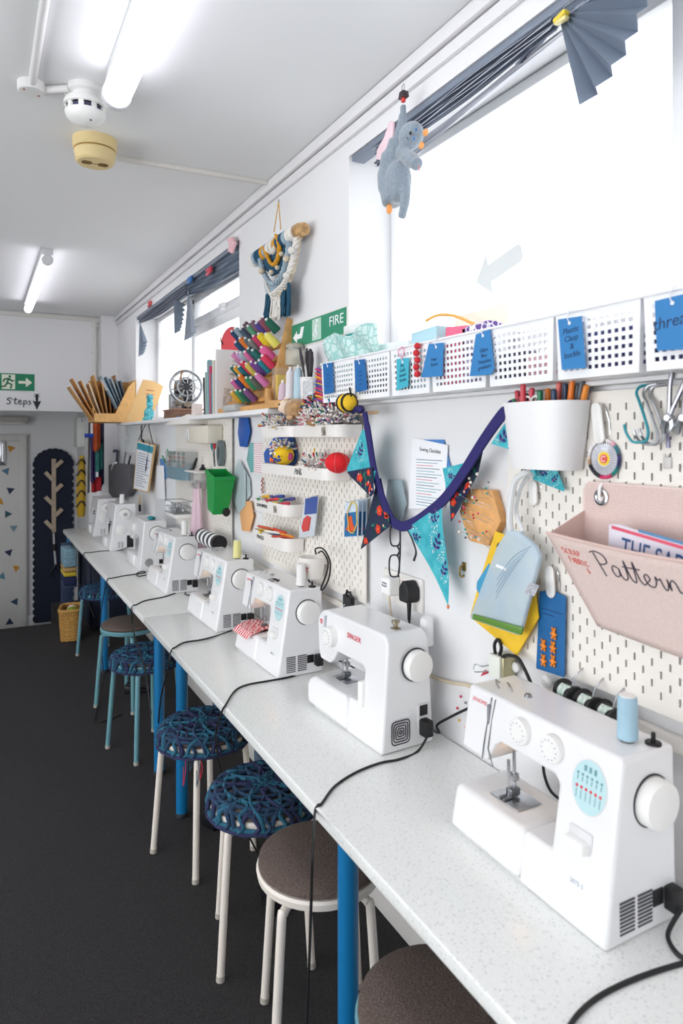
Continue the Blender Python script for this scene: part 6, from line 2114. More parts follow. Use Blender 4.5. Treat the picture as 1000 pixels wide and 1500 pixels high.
for i in range(5):
    t = thing('grey_folder', 'grey blue plastic folder, %s from the left behind the kraft box side' % ORD[i], 'folder', Matrix.Translation((k0.x + .20 + i * .026, KY + .06 + .03 * i, LZ + .12)) @ Matrix.Rotation(R(-26 + 3 * i), 4, 'Y') , 'grey folders in the kraft file box')
    MB().box(-.005, .005, 0, .19, 0, .30 - .012 * i, .001).build('sleeve', mat(['#8fa6b5', '#6f8799', '#a9bcc8', '#7f97a8', '#5f788c'][i], .35), t)
    if i == 0:
        MB().box(-.007, -.005, .02, .15, .17, .27).build('striped_label', PAPER, t)
ke = thing('kraft_envelope', 'large tan envelope with red writing leaning beside the vintage machine', 'envelope', Matrix.Translation((1.02, 5.3, LZ)) @ Matrix.Rotation(R(6), 4, 'Y') @ Matrix.Rotation(R(-4), 4, 'X'))
MB().prism([(-.04, 0), (.14, 0), (.22, .30), (.14, .33), (.06, .33)], -.01, 0, M=TY, bev=.002).build('paper', mat('#e3ba80', .8), ke)
wr_ = MB()
for j in range(3):
    wr_.box(.09, .15, -.0012, 0, .25 - j * .03, .256 - j * .03)
wr_.build('red_writing', mat('#b5604a', .7), ke)
# ------------------------------------------------------------------ far stretch of the wall, between bench and ledge
def hang(name, label, cat, pts, out, m, t=.004, bev=.001, group=None):
    return card(name, label, cat, pts, out, m, t, bev, group)


hang('notice_board', 'plain white panel fixed to the wall left of the far pegboard', 'board', [(228, 622), (262, 622), (262, 770), (228, 770)], .004, mat('#e6e8ea', .5), .004)
c, W, H = wsize(283, 624, 315, 649, .06)
t = thing('white_wall_box', 'cream plastic box with a small label on the far pegboard', 'box', frontM((PEGX - .085, c.y, c.z - H / 2)))
MB().box(-W / 2, W / 2, 0, .084, 0, H, .006).build('body', mat('#e3dccd', .45), t)
MB().box(-W / 2 + .004, -W / 2 + .05, -.001, 0, .015, H - .012).build('label', PAPER, t)
lettering('Bobbins', .022, INK, t, face_front(-W / 2 + .027, -.0012, H / 2) @ Matrix.Rotation(PI / 2, 4, 'Z'), 'handwriting')
# green bin
top = [(295, 703), (331, 695)]
c = pw(318, 722, .1)
gb = thing('green_bin', 'bright green miniature wheelie bin hanging tilted on the far pegboard', 'bin', frontM((PEGX - .13, c.y, c.z - .095)) @ Matrix.Rotation(R(13), 4, 'Y') @ Matrix.Diagonal((.84, .9, 1, 1)))
GB = mat('#149a45', .35)
b0 = [(-.055, .015), (.055, .015), (.055, .10), (-.055, .10)]
b1 = [(-.085, .0), (.085, .0), (.085, .12), (-.085, .12)]
vessel(MB(), b0, b1, .20, .004).build('body', GB, gb, smooth=0, bevel=.003)
MB().box(-.092, .092, -.006, .003, .185, .205, .003).box(-.092, -.083, 0, .12, .185, .205, .003).box(.083, .092, 0, .12, .185, .205, .003).build('rim', GB, gb)
MB().cyl((.048, .09, .012), (.07, .09, .012), .022, seg=18, bev=.003).build('wheel', RUBBER, gb)
# clipboard
M, q = wpoly([(201, 645), (227, 652), (217, 722), (195, 716)], .05)
cb = thing('clipboard', 'clipboard with teal headed sheet hanging by a black cord over the fourth bench leg', 'clipboard', M)
MB().prism(q, -.008, 0, bev=.001).build('board', mat('#d8b27c', .6), cb, smooth=0)
qs = [(x * .9 - .004, y * .96) for x, y in q]
MB().prism(qs, .0003, .001).build('sheet', PAPER, cb, smooth=0)
o = MB()
(ax, ay), (bx_, by_), (cx_, cy_), (dx_, dy_) = qs
lerp = lambda a, b, t_: a + (b - a) * t_
quad = lambda u0, u1, v0, v1: [(lerp(lerp(ax, bx_, u), lerp(dx_, cx_, u), v), lerp(lerp(ay, by_, u), lerp(dy_, cy_, u), v)) for u, v in ((u0, v0), (u1, v0), (u1, v1), (u0, v1))]
MB().prism(quad(0, 1, 0.02, .16), .001, .0016).build('teal_header', mat('#2f9bb0', .6), cb, smooth=0)
for k in range(14):
    o.prism(quad(.08, .6 + .3 * ((k * 7) % 3) / 2, .22 + k * .053, .235 + k * .053), .001, .0014)
o.build('text_lines', mat('#8a96a6', .6), cb, smooth=0)
Mi = M.inverted()
MB().tube(smooth_path([Mi @ pw(203, 644, .05), Mi @ pw(214, 620, .03), Mi @ pw(219, 612, .02), Mi @ pw(218, 624, .03), Mi @ pw(224, 650, .05)], 5), .0035, 6).build('cord', RUBBER, cb)
MB().tube(smooth_path([Mi @ pw(219, 648, .06), Mi @ pw(216, 668, .062), Mi @ pw(213, 690, .062)], 5), [.002] * 6 + [.0045] * 5, 6).build('pen_on_string', mat('#26406f', .5), cb)
MB().box(-.03, .03, q[0][1] - .012, q[0][1] + .01, .001, .01, .003, M=Matrix.Rotation(R(-8), 4, 'Z')).build('clip', BLACK, cb)
# grey bag with tools
gb2 = thing('grey_bag', 'dark grey fabric bag of rulers hanging near the end of the bench', 'bag', wallM(pw(178, 705, .06)))
M, q = wpoly([(163, 680), (192, 680), (195, 716), (188, 728), (168, 729), (160, 718)], .05)
o = MB().prism(q, -.035, .03, bev=.018, seg=3).build('pouch', mat('#5a595d', .85, bump=.4, nscale=200), gb2, smooth=60)
o.matrix_local = gb2.matrix_world.inverted() @ M
Mi = gb2.matrix_world.inverted()
for k, (a_, b_, cc) in enumerate((((172, 690), (174, 660), '#6b6a70'), ((180, 690), (184, 662), '#8e9096'), ((186, 690), (191, 668), '#3f4046'), ((170, 690), (166, 676), '#e3e3e3'))):
    MB().tube([Mi @ pw(*a_, .045), Mi @ pw(*b_, .04)], .008, 6).build('ruler_end', mat(cc, .4), gb2)
MB().tube(smooth_path([Mi @ pw(164, 690, .07), Mi @ pw(166, 680, .08), Mi @ pw(170, 678, .08)], 4), .01, 6).build('white_strap', PLASTIC2, gb2)
pts = [pw(166, 686, .03), pw(165, 668, .03), pw(168, 660, .03), pw(172, 664, .03), pw(170, 684, .03)]
solo(MB().tube(smooth_path(pts, 6), .012, 8), 'coiled_tape', mat('#2d3a52', .6), 'dark blue loop of tape left of the grey bag', 'tape')
# poster of a machine
ps = thing('machine_poster', 'pale poster of a white sewing machine curling off the wall above the grey bag', 'poster', wallM(pw(190, 640, .015)))
M, q = wpoly([(176, 617), (206, 616), (206, 664), (178, 664)], .015)
o = MB().prism(q, 0, .002).build('sheet', mat('#e2e6e6', .6), ps, smooth=0)
o.matrix_local = ps.matrix_world.inverted() @ M
pr = MB()
Mi = ps.matrix_world.inverted()
for px, py, r_ in ((186, 630, .05), (189, 642, .04), (185, 652, .05)):
    pr.lathe([(r_ * .75, .0025), (r_, .0025), (r_, .0035), (r_ * .75, .0035)], 20, M=T(*rel(px, py, .015, ps.matrix_world), 0))
pr.build('printed_machine', mat('#c9ced4', .6), ps)
card('red_corner', None, None, [(176, 618), (183, 619), (186, 623), (178, 622)], .018, mat('#d8362f', .6), .001, parent=ps)
hang('price_list', 'white sheet with faint printing beside the clipboard, blue sheet behind it', 'paper', [(229, 682), (240, 682), (242, 732), (230, 731)], .02, PAPER, .001)
hang('blue_sheet', 'small bright blue sheet behind the white printed sheet', 'paper', [(234, 672), (243, 672), (244, 702), (236, 702)], .012, mat('#5b8cc8', .6), .001)
# pen pot, boxes, wire basket on the white panel
c, W, H = wsize(245, 677, 275, 701, .06)
pp = thing('grey_pot', 'blue grey oval pot of pens on the far wall panel', 'pen pot', frontM((WX - .11, c.y, c.z - H / 2)))
el = [(W / 2 * math.cos(2 * PI * k / 28), .055 + .05 * math.sin(2 * PI * k / 28)) for k in range(28)]
vessel(MB(), [(x * .95, .055 + (y - .055) * .95) for x, y in el], el, H, .004).build('pot', mat('#73919d', .45), pp, smooth=40)
for k, (px, py, cc, nm) in enumerate(((238, 668, '#2a8a55', 'green'), (245, 658, '#1f9a58', 'bright green'), (241, 674, '#23262b', 'black'), (252, 662, '#1f7a45', 'dark green'))):
    e = pw(px, py, .06)
    a_ = pw(250 + k, 695, .06)
    t = thing('marker_pen', '%s marker standing in the blue grey pot' % nm, 'pen', a_, 'markers in the blue grey pot')
    MB().cyl((0, 0, 0), (e - a_) * .7, .007, seg=10).build('barrel', mat('#dfe3e3', .4) if k == 1 else mat(cc, .4), t)
    MB().cyl((e - a_) * .68, e - a_, .0078, .005, 10).build('cap', mat(cc, .4), t)
c, W, H = wsize(257, 661, 283, 684, .05)
t = thing('bobbin_box', 'clear box of dark and rust coloured bobbins right of the blue grey pot', 'box', frontM((WX - .12, c.y, c.z - H / 2)))
MB().box(-W / 2, W / 2, 0, .09, 0, H, .004).build('box', mat('#cfd6d4', .15, alpha=.35), t)
rnd = random.Random(8)
for k in range(16):
    bx2, bz = -W / 2 + W * ((k % 4) + .5) / 4, H * ((k // 4) + .5) / 4
    MB().cyl((bx2, .012, bz), (bx2, .028, bz), H * .11, seg=10).build('bobbin', mat(rnd.choice(['#5a4a42', '#8a4a35', '#b9b2a2', '#2f5f55', '#7a2f3a', '#3a3a42']), .5), t)
t = thing('wire_basket', 'small silver wire basket on a white bracket above the fifth machine', 'basket', frontM((WX - .13, pw(262, 740, .07).y, pw(262, 750, .07).z)))
wb = MB()
W_ = .13
for z in (.0, .035, .07):
    f_ = 1 - .12 * (1 - z / .07)
    wb.tube([(-W_ * f_, .0, z), (W_ * f_, .0, z), (W_ * f_, .11, z), (-W_ * f_, .11, z)], .0025, 6, True)
for k in range(9):
    x = -W_ * .88 + W_ * 1.76 * k / 8
    wb.tube([(x, .11, .07), (x, .11, 0), (x, 0, 0), (x * 1.13, 0, .07)], .0018, 5)
wb.build('wire_frame', WIRE, t)
MB().box(-.12, .12, .01, .125, -.03, -.004, .006).build('bracket', PLASTIC2, t)
for k in range(10):
    solo(MB().ball((0, 0, 0), (.014, .012, .016), 8, 6), 'foil_ball', mat('#b9bcbf', .3, .7, bump=.8, nscale=90), 'crumpled silver ball in the small wire basket', 'ball', t.matrix_world @ T(-.10 + .022 * k, .03 + .03 * (k % 2), .02 + .012 * (k % 3)), 'silver balls in the wire basket')
# shelf with cutters
c = pw(296, 690, .05)
t = thing('peg_shelf', 'small white peg shelf with clear pocket under it, left of the green bin', 'shelf', frontM((PEGX - .1, c.y, c.z)))
MB().box(-.12, .12, 0, .1, -.006, .002, .002).build('board', TR_W, t)
MB().box(-.12, .0, .03, .09, -.10, -.008, .003).build('clear_pocket', mat('#d3d6d4', .2, alpha=.4), t)
wp = MB()
rnd = random.Random(2)
for k in range(26):
    wp.ball((rnd.uniform(-.1, -.01), .03 + rnd.random() * .04, rnd.uniform(-.095, -.06)), .009, 6, 5)
o = wp.build('grey_hooks', mat('#8b8d8f', .4, .4), t)
o['kind'] = 'stuff'
t = thing('craft_knife', 'black handled cutter leaning on the white peg shelf', 'knife', pw(283, 687, .07))
e = pw(288, 671, .06) - pw(283, 687, .07)
MB().tube([(0, 0, 0), e * .6, e], [.008, .009, .006], 8).build('handle', BLACK, t)
t = thing('black_cone', 'small black weight on the white peg shelf', 'weight', frontM(pw(297, 689, .07)))
MB().lathe([(0, 0), (.022, 0), (.02, .008), (.009, .02), (.008, .032), (0, .034)], 16).build('weight', BLACK, t)
sc_ = thing('scissors', 'teal and red handled scissors hanging by a grey tape roll on the far pegboard', 'scissors', wallM(pw(313, 664, .05), 10))
for sg, cc in ((-1, '#1d8f9a'), (1, '#c63a3f')):
    MB().tube([(sg * .018 + .014 * math.cos(2 * PI * k / 14), .045 + .022 * math.sin(2 * PI * k / 14), 0) for k in range(14)], .0055, 6, True).build('handle', mat(cc, .4), sc_)
    MB().tube([(sg * .01, .026, 0), (0, .0, 0), (-sg * .012, -.075, 0)], [.005, .006, .002], 6).build('blade', STEEL if sg > 0 else mat('#6a7378', .3, .8), sc_)
t = thing('tape_roll', 'grey oval tape dispenser hanging at the right of the teal scissors', 'tape', wallM(pw(323, 664, .04)))
MB().lathe([(.02, -.012), (.036, -.012), (.036, .012), (.02, .012), (.02, -.012)], 24, M=Matrix.Diagonal((1, 1.9, 1, 1))).build('roll', mat('#6d7a7c', .35, alpha=.95), t)
# pink tulle
tm = MB().patch(16, 14, lambda u, v: Vector(((u - .5) * (.10 + .14 * v), -.02 - .42 * v, .02 + .014 * math.sin(u * 13) * (.4 + v))))
solo(tm, 'tulle_bag', mat('#efd3df', .6, alpha=.6), 'sheer pink tulle hanging below the white peg shelf', 'fabric', wallM(pw(293, 698, .05)), smooth=60, solid=.001)
# black and white roll
t = thing('striped_roll', 'black and white striped roll lying behind the fourth machine', 'roll', frontM(pw(308, 790, .10)))
for k in range(9):
    MB().cyl((-.15 + k * .034, 0, 0), (-.15 + (k + 1) * .034, 0, 0), .04, seg=20).build('stripe', BLACK if k % 2 == 0 else PAPER, t)
# low tool and cord near leg
t = thing('screwdriver', 'beige handled brush hanging under the clipboard', 'tool', wallM(pw(206, 738, .03)))
MB().box(-.012, .012, -.01, .07, 0, .015, .004).build('handle', mat('#d9c29a', .5), t)
MB().box(-.016, .016, -.06, -.005, 0, .016, .003).build('black_tip', BLACK, t)
# pen tray under the ledge
c = pw(270, 616, .09)
t = thing('pen_ledge', 'white sloping tray with a blue grey pen just under the ledge', 'tray', frontM((WX - .14, c.y, c.z - .025)))
MB().prism([(-.26, 0), (.24, 0), (.24, .055), (.18, .05), (-.26, .012)], -.12, 0, M=TY, bev=.003).build('tray', TR_W, t, smooth=30)
t = thing('pen', 'blue grey pen lying on the white sloping tray under the ledge', 'pen', frontM((WX - .10, at(258, 612, X=WX - .1).y, c.z + .012)))
MB().cyl((-.06, 0, .004), (.06, 0, .012), .009, seg=10, bev=.002).build('barrel', mat('#64798a', .45), t)

# ---- fabrics and coats hanging by the pier
for i, (x0, x1, y0, y1, cc, nm) in enumerate(((136, 147, 616, 660, '#c85a2c', 'orange'), (140, 150, 650, 690, '#2f7a74', 'teal'), (133, 140, 640, 706, '#3a2f62', 'violet'), (134, 148, 700, 722, '#b8252f', 'red'), (144, 152, 618, 716, '#2a2c4a', 'navy'))):
    q0, q1 = at(x0, (y0 + y1) / 2, Y=6.45 + .04 * i), at(x1, (y0 + y1) / 2, Y=6.45 + .04 * i)
    w_, h_ = q1.x - q0.x, (y1 - y0) * 6.1 / 1000
    fb = MB().patch(10, 10, lambda u, v: Vector((u * w_, .012 * math.sin(u * 9 + i), -h_ * v * (1 + .05 * math.sin(u * 5)))))
    zt = at(x0, y0, Y=6.45).z
    solo(fb, 'hanging_fabric', mat(cc, .85, noise_=.35, nscale=14), '%s length of fabric hanging by the pier at the end of the ledge' % nm, 'fabric', T(q0.x, 6.45 + .04 * i, zt), 'fabrics by the pier', smooth=60, solid=.004)
pl = [at(131, 600, Y=6.3), at(130.5, 650, Y=6.3), at(129.5, 722, Y=6.3)]
solo(MB().tube(smooth_path(pl, 6), .009, 8), 'black_pole', BLACK, 'thin black pole with a blue grip beside the hanging fabrics', 'pole')
c = at(130, 638, Y=6.28)
solo(MB().cyl(c + Vector((-.035, 0, 0)), c + Vector((.04, 0, 0)), .018, seg=14, bev=.004), 'blue_grip', mat('#1f45b0', .4), 'bright blue grip on the black pole', 'grip')
# meter box and yellow tube bag in the lobby
q0, q1 = at(113, 640, Y=7.2), at(132, 640, Y=7.2)
z1, z0 = at(120, 611, Y=7.2).z, at(120, 655, Y=7.2).z
t = thing('meter_box', 'grey white meter box on the lobby wall beside the beam end', 'box', T(q0.x, 7.2, z0))
MB().box(0, .94 - q0.x + .0, 0, .28, 0, z1 - z0, .01).build('case', mat('#d9dbd6', .45), t)
MB().box(.03, .05, -.004, .002, .25, .28, .002).build('lock', STEEL, t)
q0 = at(112, 710, Y=7.15)
t = thing('yellow_bag', 'yellow and black tube bag hanging on the lobby wall', 'bag', T(q0.x, 7.15, at(112, 758, Y=7.15).z))
h_ = at(112, 668, Y=7.15).z - at(112, 758, Y=7.15).z
MB().tube([(.045, .05, 0), (.045, .05, .1), (.05, .05, h_ * .6), (.055, .05, h_)], [.03, .045, .045, .02], 12).build('bag', mat('#c9a227', .7), t)
bb = MB()
for k in range(5):
    bb.tube(smooth_path([(.0, .01, .1 + k * h_ * .17), (.045, -.002, .16 + k * h_ * .17), (.095, .02, .1 + k * h_ * .17)], 4), .008, 6)
bb.build('black_straps', BLACK, t)

# ---- signs on the beam
BY = 6.90
def bp(px, py):
    return at(px, py, Y=BY)
a_, b_ = bp(-22, 545.5), bp(50.5, 573)
t = thing('exit_sign', 'green running man exit sign with an arrow on the beam', 'sign', Matrix.Translation((a_.x, BY - .001, b_.z)) @ TY)
W, H = b_.x - a_.x, a_.z - b_.z
MB().box(0, W, 0, H, 0, .004).build('panel', mat('#11805a', .5), t)
MB().box(W * .33, W * .60, .012, H - .01, .004, .005).build('door_pictogram', mat('#e9ecd9', .5), t)
mn = MB()
mx_, my_ = W * .47, H * .5
mn.ball((mx_ + .01, H * .82, .0055), (.012, .012, .001), 10, 6)
for pp_ in ([(mx_, H * .72), (mx_ - .012, H * .45)], [(mx_ - .012, H * .45), (mx_ + .025, H * .35), (mx_ + .015, H * .12)], [(mx_ - .012, H * .45), (mx_ - .03, H * .25), (mx_ - .06, H * .22)], [(mx_, H * .7), (mx_ + .03, H * .55), (mx_ + .045, H * .6)], [(mx_, H * .7), (mx_ - .035, H * .65), (mx_ - .045, H * .5)]):
    mn.tube([(x, y, .0055) for x, y in pp_], .008, 6)
mn.build('running_figure', mat('#0f6f4e', .5), t)
MB().prism([(W * .67, H * .42), (W * .82, H * .42), (W * .82, H * .22), (W * .95, H * .5), (W * .82, H * .78), (W * .82, H * .58), (W * .67, H * .58)], .004, .0055).build('arrow', mat('#f1f0dd', .5), t, smooth=0)
t = thing('steps_sign', 'handwritten word Steps with a black down arrow on the beam', 'sign', Matrix.Translation((bp(31, 588).x, BY - .001, bp(31, 588).z)) @ TY)
ST = [[(.9, .85), (.5, 1.05), (.15, .8), (.55, .5), (.45, .05), (.0, .12)], [(1.35, 1.1), (1.25, .3), (1.4, .05), (1.6, .15)], [(1.05, .75), (1.65, .8)], [(1.75, .35), (2.2, .5), (2.0, .72), (1.8, .4), (2.0, .05), (2.4, .2)], [(2.6, .65), (2.55, -.45)], [(2.58, .55), (2.95, .62), (3.0, .2), (2.6, .1)], [(3.6, .62), (3.3, .55), (3.6, .25), (3.4, .02), (3.2, .1)]]
mb = MB()
for l in ST:
    mb.tube(smooth_path([((x - 2.2) * .056, (y - .5) * .056, .002) for x, y in l], 4), .0042, 6)
mb.build('handwriting', INK, t)
p_ = bp(54, 588)
t2 = MB().prism([(-.012, .065), (.012, .065), (.010, .0), (.036, .01), (0, -.075), (-.036, .01), (-.010, .0)], .0, .003)
o = t2.build('arrow', INK, t, smooth=0)
o.matrix_local = T(p_.x - bp(31, 588).x, 0, 0)
for k in (0, 1):
    MB().prism([(-.03, .055 + .02 * k), (.0, .04 + .02 * k), (.03, .055 + .02 * k), (0, .05 + .02 * k)], 0, .003, M=T(p_.x - bp(31, 588).x, 0, 0)).build('arrow_feather', INK, t, smooth=0)
# strip light under the lobby ceiling (off)
a_, b_ = at(-10, 610, Y=7.7), at(41, 610, Y=7.7)
t = thing('strip_light', 'unlit strip light on the lobby wall under the beam', 'light', T(a_.x, 7.7, a_.z - .05))
MB().box(0, b_.x - a_.x, 0, .14, 0, .05, .006).build('housing', mat('#b9b6b0', .5), t)
MB().cyl((.02, .05, -.012), (b_.x - a_.x - .02, .05, -.012), .018, seg=14).build('tube', mat('#d9d6d0', .4), t)

# ---- scalloped coat rack board in the lobby
SY = FARY - .03
def sp_(px, py):
    return at(px, py, Y=SY)
a_, b_ = sp_(54, 907), sp_(102, 662)
NAVY = mat('#141c33', .75)
t = thing('scalloped_board', 'dark navy scalloped wall board behind the wooden coat rack', 'board', Matrix.Translation((a_.x, SY, LOBBY + .03)) @ TY)
W, H = b_.x - a_.x, b_.z - LOBBY - .03
r_ = .042
bd = MB()
arch = [(0, 0), (W, 0), (W, H - W * .42)] + [(W / 2 + W / 2 * math.cos(R(an)), H - W * .42 + W * .42 * math.sin(R(an))) for an in range(10, 175, 10)] + [(0, H - W * .42)]
bd.prism(arch, 0, .012)
z = r_
pts = []
while z < H - W * .40:
    pts += [(0, z), (W, z)]
    z += r_ * 1.75
pts += [(W / 2 + W / 2 * math.cos(R(an)), H - W * .42 + W * .42 * math.sin(R(an))) for an in range(12, 175, 18)]
for i, (x, y) in enumerate(pts):
    bd.cyl((x, y, .0005 * (i % 3)), (x, y, .0115 - .0005 * (i % 3)), r_, seg=18)
bd.build('board', NAVY, t, smooth=30)
tr = thing('coat_rack', 'pale wooden tree shaped coat rack with six branches on the navy board', 'coat rack', Matrix.Translation((sp_(78.5, 779).x, SY - .012, sp_(78.5, 779).z)) @ TY)
hh = sp_(78, 672).z - sp_(78, 779).z
WD = mat('#cbb8a2', .6, noise_=.12, nscale=20)
MB().box(-.021, .021, 0, hh, 0, .02, .002).build('trunk', WD, tr)
for sg, y0, y1, x1 in ((1, 684, 674.5, 91), (1, 719, 709, 90.5), (1, 755, 745, 90.5), (-1, 703, 691.5, 66), (-1, 738.5, 727.5, 66), (-1, 774, 762.5, 66)):
    p0, p1 = sp_(78.5 + sg * 1.5, y0), sp_(x1, y1)
    o_ = sp_(78.5, 779)
    v0, v1 = Vector((p0.x - o_.x, p0.z - o_.z, .01)), Vector((p1.x - o_.x, p1.z - o_.z, .012))
    d = (v1 - v0)
    L_ = d.length
    M = Matrix.Translation((v0 + v1) / 2) @ Matrix.Rotation(math.atan2(d.y, d.x), 4, 'Z')
    MB().box(-L_ / 2, L_ / 2, -.02, .02, -.009, .03, .003, M=M).build('branch', WD, tr)
p_ = sp_(79, 790)
gp2 = thing('litter_picker', 'litter picker with white shaft and dark claw hanging from the coat rack', 'litter picker', Matrix.Translation((sp_(78, 780).x, SY - .03, sp_(78, 780).z)))
d1, d2, d3 = [Vector((sp_(*q).x - sp_(78, 780).x, 0, sp_(*q).z - sp_(78, 780).z)) for q in ((79, 800), (81, 826), (83, 846))]
MB().tube([(0, 0, 0), d1, d2], .011, 8).build('shaft', mat('#c9c9c9', .4), gp2)
MB().tube([d1 * .8, d1 * 1.3], .018, 8).build('grip', BLACK, gp2)
MB().tube([d2, d2 + Vector((-.05, 0, -.08)), d3 + Vector((-.03, 0, 0))], [.016, .014, .008], 8).tube([d2, d2 + Vector((.05, 0, -.08)), d3 + Vector((.05, 0, 0))], [.016, .014, .008], 8).build('claw', mat('#0d1220', .5), gp2)

# ---- under the benches: basket, cupboard, pedals, storage
bk = thing('wicker_basket', 'small honey coloured wicker basket on the carpet at the end of the bench', 'basket', Matrix.Translation((.63, 5.62, 0)) @ Matrix.Rotation(R(-12), 4, 'Z'))
WK = mat('#c99a52', .7, noise_=.2, nscale=60)
wk = MB()
bw, bd_, bh = .075, .12, .235
for j in range(15):
    f = .82 + .18 * j / 14
    loop = []
    for k in range(48):
        an = 2 * PI * k / 48
        cx_ = math.copysign(abs(math.cos(an)) ** .45, math.cos(an)) * bw * f
        cy_ = math.copysign(abs(math.sin(an)) ** .45, math.sin(an)) * bd_ * f
        n_ = 1 + .035 * (1 if (k + j) % 2 else -1)
        loop.append((cx_ * n_, cy_ * n_, .01 + bh * j / 14.5))
    wk.tube(loop, .0085, 6, True)
wk.build('woven_side', WK, bk, smooth=60)
up = MB()
for k in range(24):
    an = 2 * PI * k / 24
    cx_, cy_ = math.copysign(abs(math.cos(an)) ** .45, math.cos(an)), math.copysign(abs(math.sin(an)) ** .45, math.sin(an))
    up.tube([(cx_ * bw * .82, cy_ * bd_ * .82, .005), (cx_ * bw, cy_ * bd_, bh)], .005, 6)
up.build('stakes', mat('#b5853f', .7), bk)
rim = [(math.copysign(abs(math.cos(2 * PI * k / 40)) ** .45, math.cos(2 * PI * k / 40)) * bw * 1.02, math.copysign(abs(math.sin(2 * PI * k / 40)) ** .45, math.sin(2 * PI * k / 40)) * bd_ * 1.02, bh) for k in range(40)]
MB().tube(rim, .013, 8, True).build('rim', WK, bk)
MB().box(-bw * .8, bw * .8, -bd_ * .8, bd_ * .8, .004, .012).build('base', WK, bk)
solo(MB().ball((0, 0, 0), .055, 20, 14), 'wool_ball', mat('#8f9a2f', .9, bump=1., nscale=90), 'olive green wool ball in the wicker basket', 'wool', T(.635, 5.565, .20))
solo(MB().ball((0, 0, 0), (.04, .05, .04), 16, 10), 'wool_ball', mat('#e9d8c6', .9, bump=1., nscale=90), 'cream wool bundle beside the olive ball in the wicker basket', 'wool', T(.645, 5.67, .205))
t = thing('navy_cupboard', 'dark navy cupboard under the far end of the bench', 'cupboard', (.80, 5.75, 0))
MB().box(0, .34, 0, .72, .02, .62, .004).build('carcass', mat('#151d33', .6), t)
MB().box(-.018, -.001, .01, .355, .04, .6, .003).build('door', mat('#182139', .55), t)
MB().box(-.018, -.001, .365, .71, .04, .6, .003).build('door', mat('#182139', .55), t)
for k, (cc, nm, z) in enumerate((('#6f93a8', 'blue striped', .50), ('#c9a25e', 'tan', .43), ('#d9c23f', 'yellow', .36), ('#2f3a68', 'navy patterned', .31))):
    pass
t = thing('fabric_rack', 'low open rack of folded fabrics beside the last blue leg', 'rack', (.64, 6.15, 0))
MB().box(0, .10, 0, .3, .28, .295, .002).box(0, .10, 0, .3, .02, .035, .002).box(0, .10, .285, .3, .02, .62, .002).build('frame', mat('#3b4a66', .5), t)
for k, (cc, nm, z, hh_) in enumerate((('#8fb3c4', 'blue and white striped', .45, .15), ('#caa468', 'tan', .41, .035), ('#e0c642', 'yellow', .37, .035), ('#25305a', 'navy', .297, .07))):
    f_ = solo(MB().box(-.005, .10, .005, .28, 0, hh_, .012, 3), 'folded_fabric', mat(cc, .85, noise_=.3 if k in (0, 3) else .05, nscale=60), '%s folded fabric on the low rack by the last blue leg' % nm, 'fabric', T(.64, 6.15, z), 'folded fabrics')
for i, (x, y, lb) in enumerate(((.84, 4.22, 'black foot pedal on the carpet under the teal legged brown stool'), (.90, 2.05, 'black foot pedal under the crochet stool nearest the camera'), (.88, 2.62, 'black foot pedal below the crochet stool with red threads'))):
    t = thing('foot_pedal', lb, 'pedal', Matrix.Translation((x, y, 0)) @ Matrix.Rotation(R(20 * i - 20), 4, 'Z'), 'black foot pedals')
    MB().prism([(-.07, 0), (.07, 0), (.07, .02), (-.07, .05)], -.09, 0, M=TY, bev=.006).build('base', BLACK, t)
    MB().prism([(-.06, .052), (.06, .027), (.06, .033), (-.06, .06)], -.08, -.01, M=TY, bev=.002).build('tread', mat('#24242a', .6), t)
# upright heating pipes and a panel under the bench
solo(MB().box(0, .012, 0, 1.5, 0, .36, .003), 'kick_panel', mat('#e9dccf', .5), 'cream panel on the wall under the near bench', 'panel', T(WX - .014, 1.6, .27))
# ------------------------------------------------------------------ ceiling things
def cp(px, py, z=CZ):
    return at(px, py, Z=z)


c = cp(125, 128)
t = thing('smoke_detector', 'white domed smoke detector on the ceiling by the tube light', 'smoke detector', (c.x, c.y, CZ))
MB().lathe([(0, 0), (.055, 0), (.055, -.02), (.04, -.024), (.04, -.045), (0, -.045)], 30).build('base', mat('#eeeeec', .4), t)
MB().lathe([(0, -.045), (.062, -.045), (.067, -.055), (.067, -.066), (.060, -.068)], 36).build('collar', PLASTIC2, t)
MB().lathe([(.0, -.068), (.052, -.068), (.052, -.085), (0, -.085)], 24).build('dark_core', mat('#4d4f6d', .5), t)
rb = MB()
for k in range(9):
    a_ = 2 * PI * k / 9
    rb.box(-.008, .008, .052, .062, -.087, -.066, .002, M=Matrix.Rotation(a_, 4, 'Z'))
rb.build('rib', PLASTIC2, t)
MB().lathe([(.05, -.084), (.064, -.086), (.060, -.1), (.045, -.115), (.02, -.124), (0, -.126)], 36).build('dome', PLASTIC2, t)
MB().ball((.012, -.035, -.119), .003, 8, 6).build('indicator', BLACK, t)
c2 = cp(139, 205)
t = thing('beige_detector', 'yellowed round alarm on the ceiling nearer the wall', 'smoke detector', (c2.x, c2.y, CZ))
BG = mat('#e9d29b', .5)
MB().lathe([(0, 0), (.082, 0), (.082, -.035), (.078, -.04), (0, -.04)], 36).build('base', BG, t)
MB().lathe([(0, -.04), (.074, -.04), (.076, -.046), (0, -.046)], 30).build('gap', mat('#a5864e', .6), t)
MB().lathe([(.076, -.046), (.078, -.05), (.072, -.085), (.064, -.092), (0, -.092)], 36).build('cover', BG, t)
gl = MB()
for cx_ in (-.03, .03):
    for k in range(-4, 5):
        w_ = math.sqrt(max(0.00001, .02 ** 2 - (k * .004) ** 2))
        gl.box(cx_ - w_, cx_ + w_, k * .004 - .001, k * .004 + .001, -.0928, -.0915)
gl.box(-.022, .022, .0, .002, -.0932, -.0915)
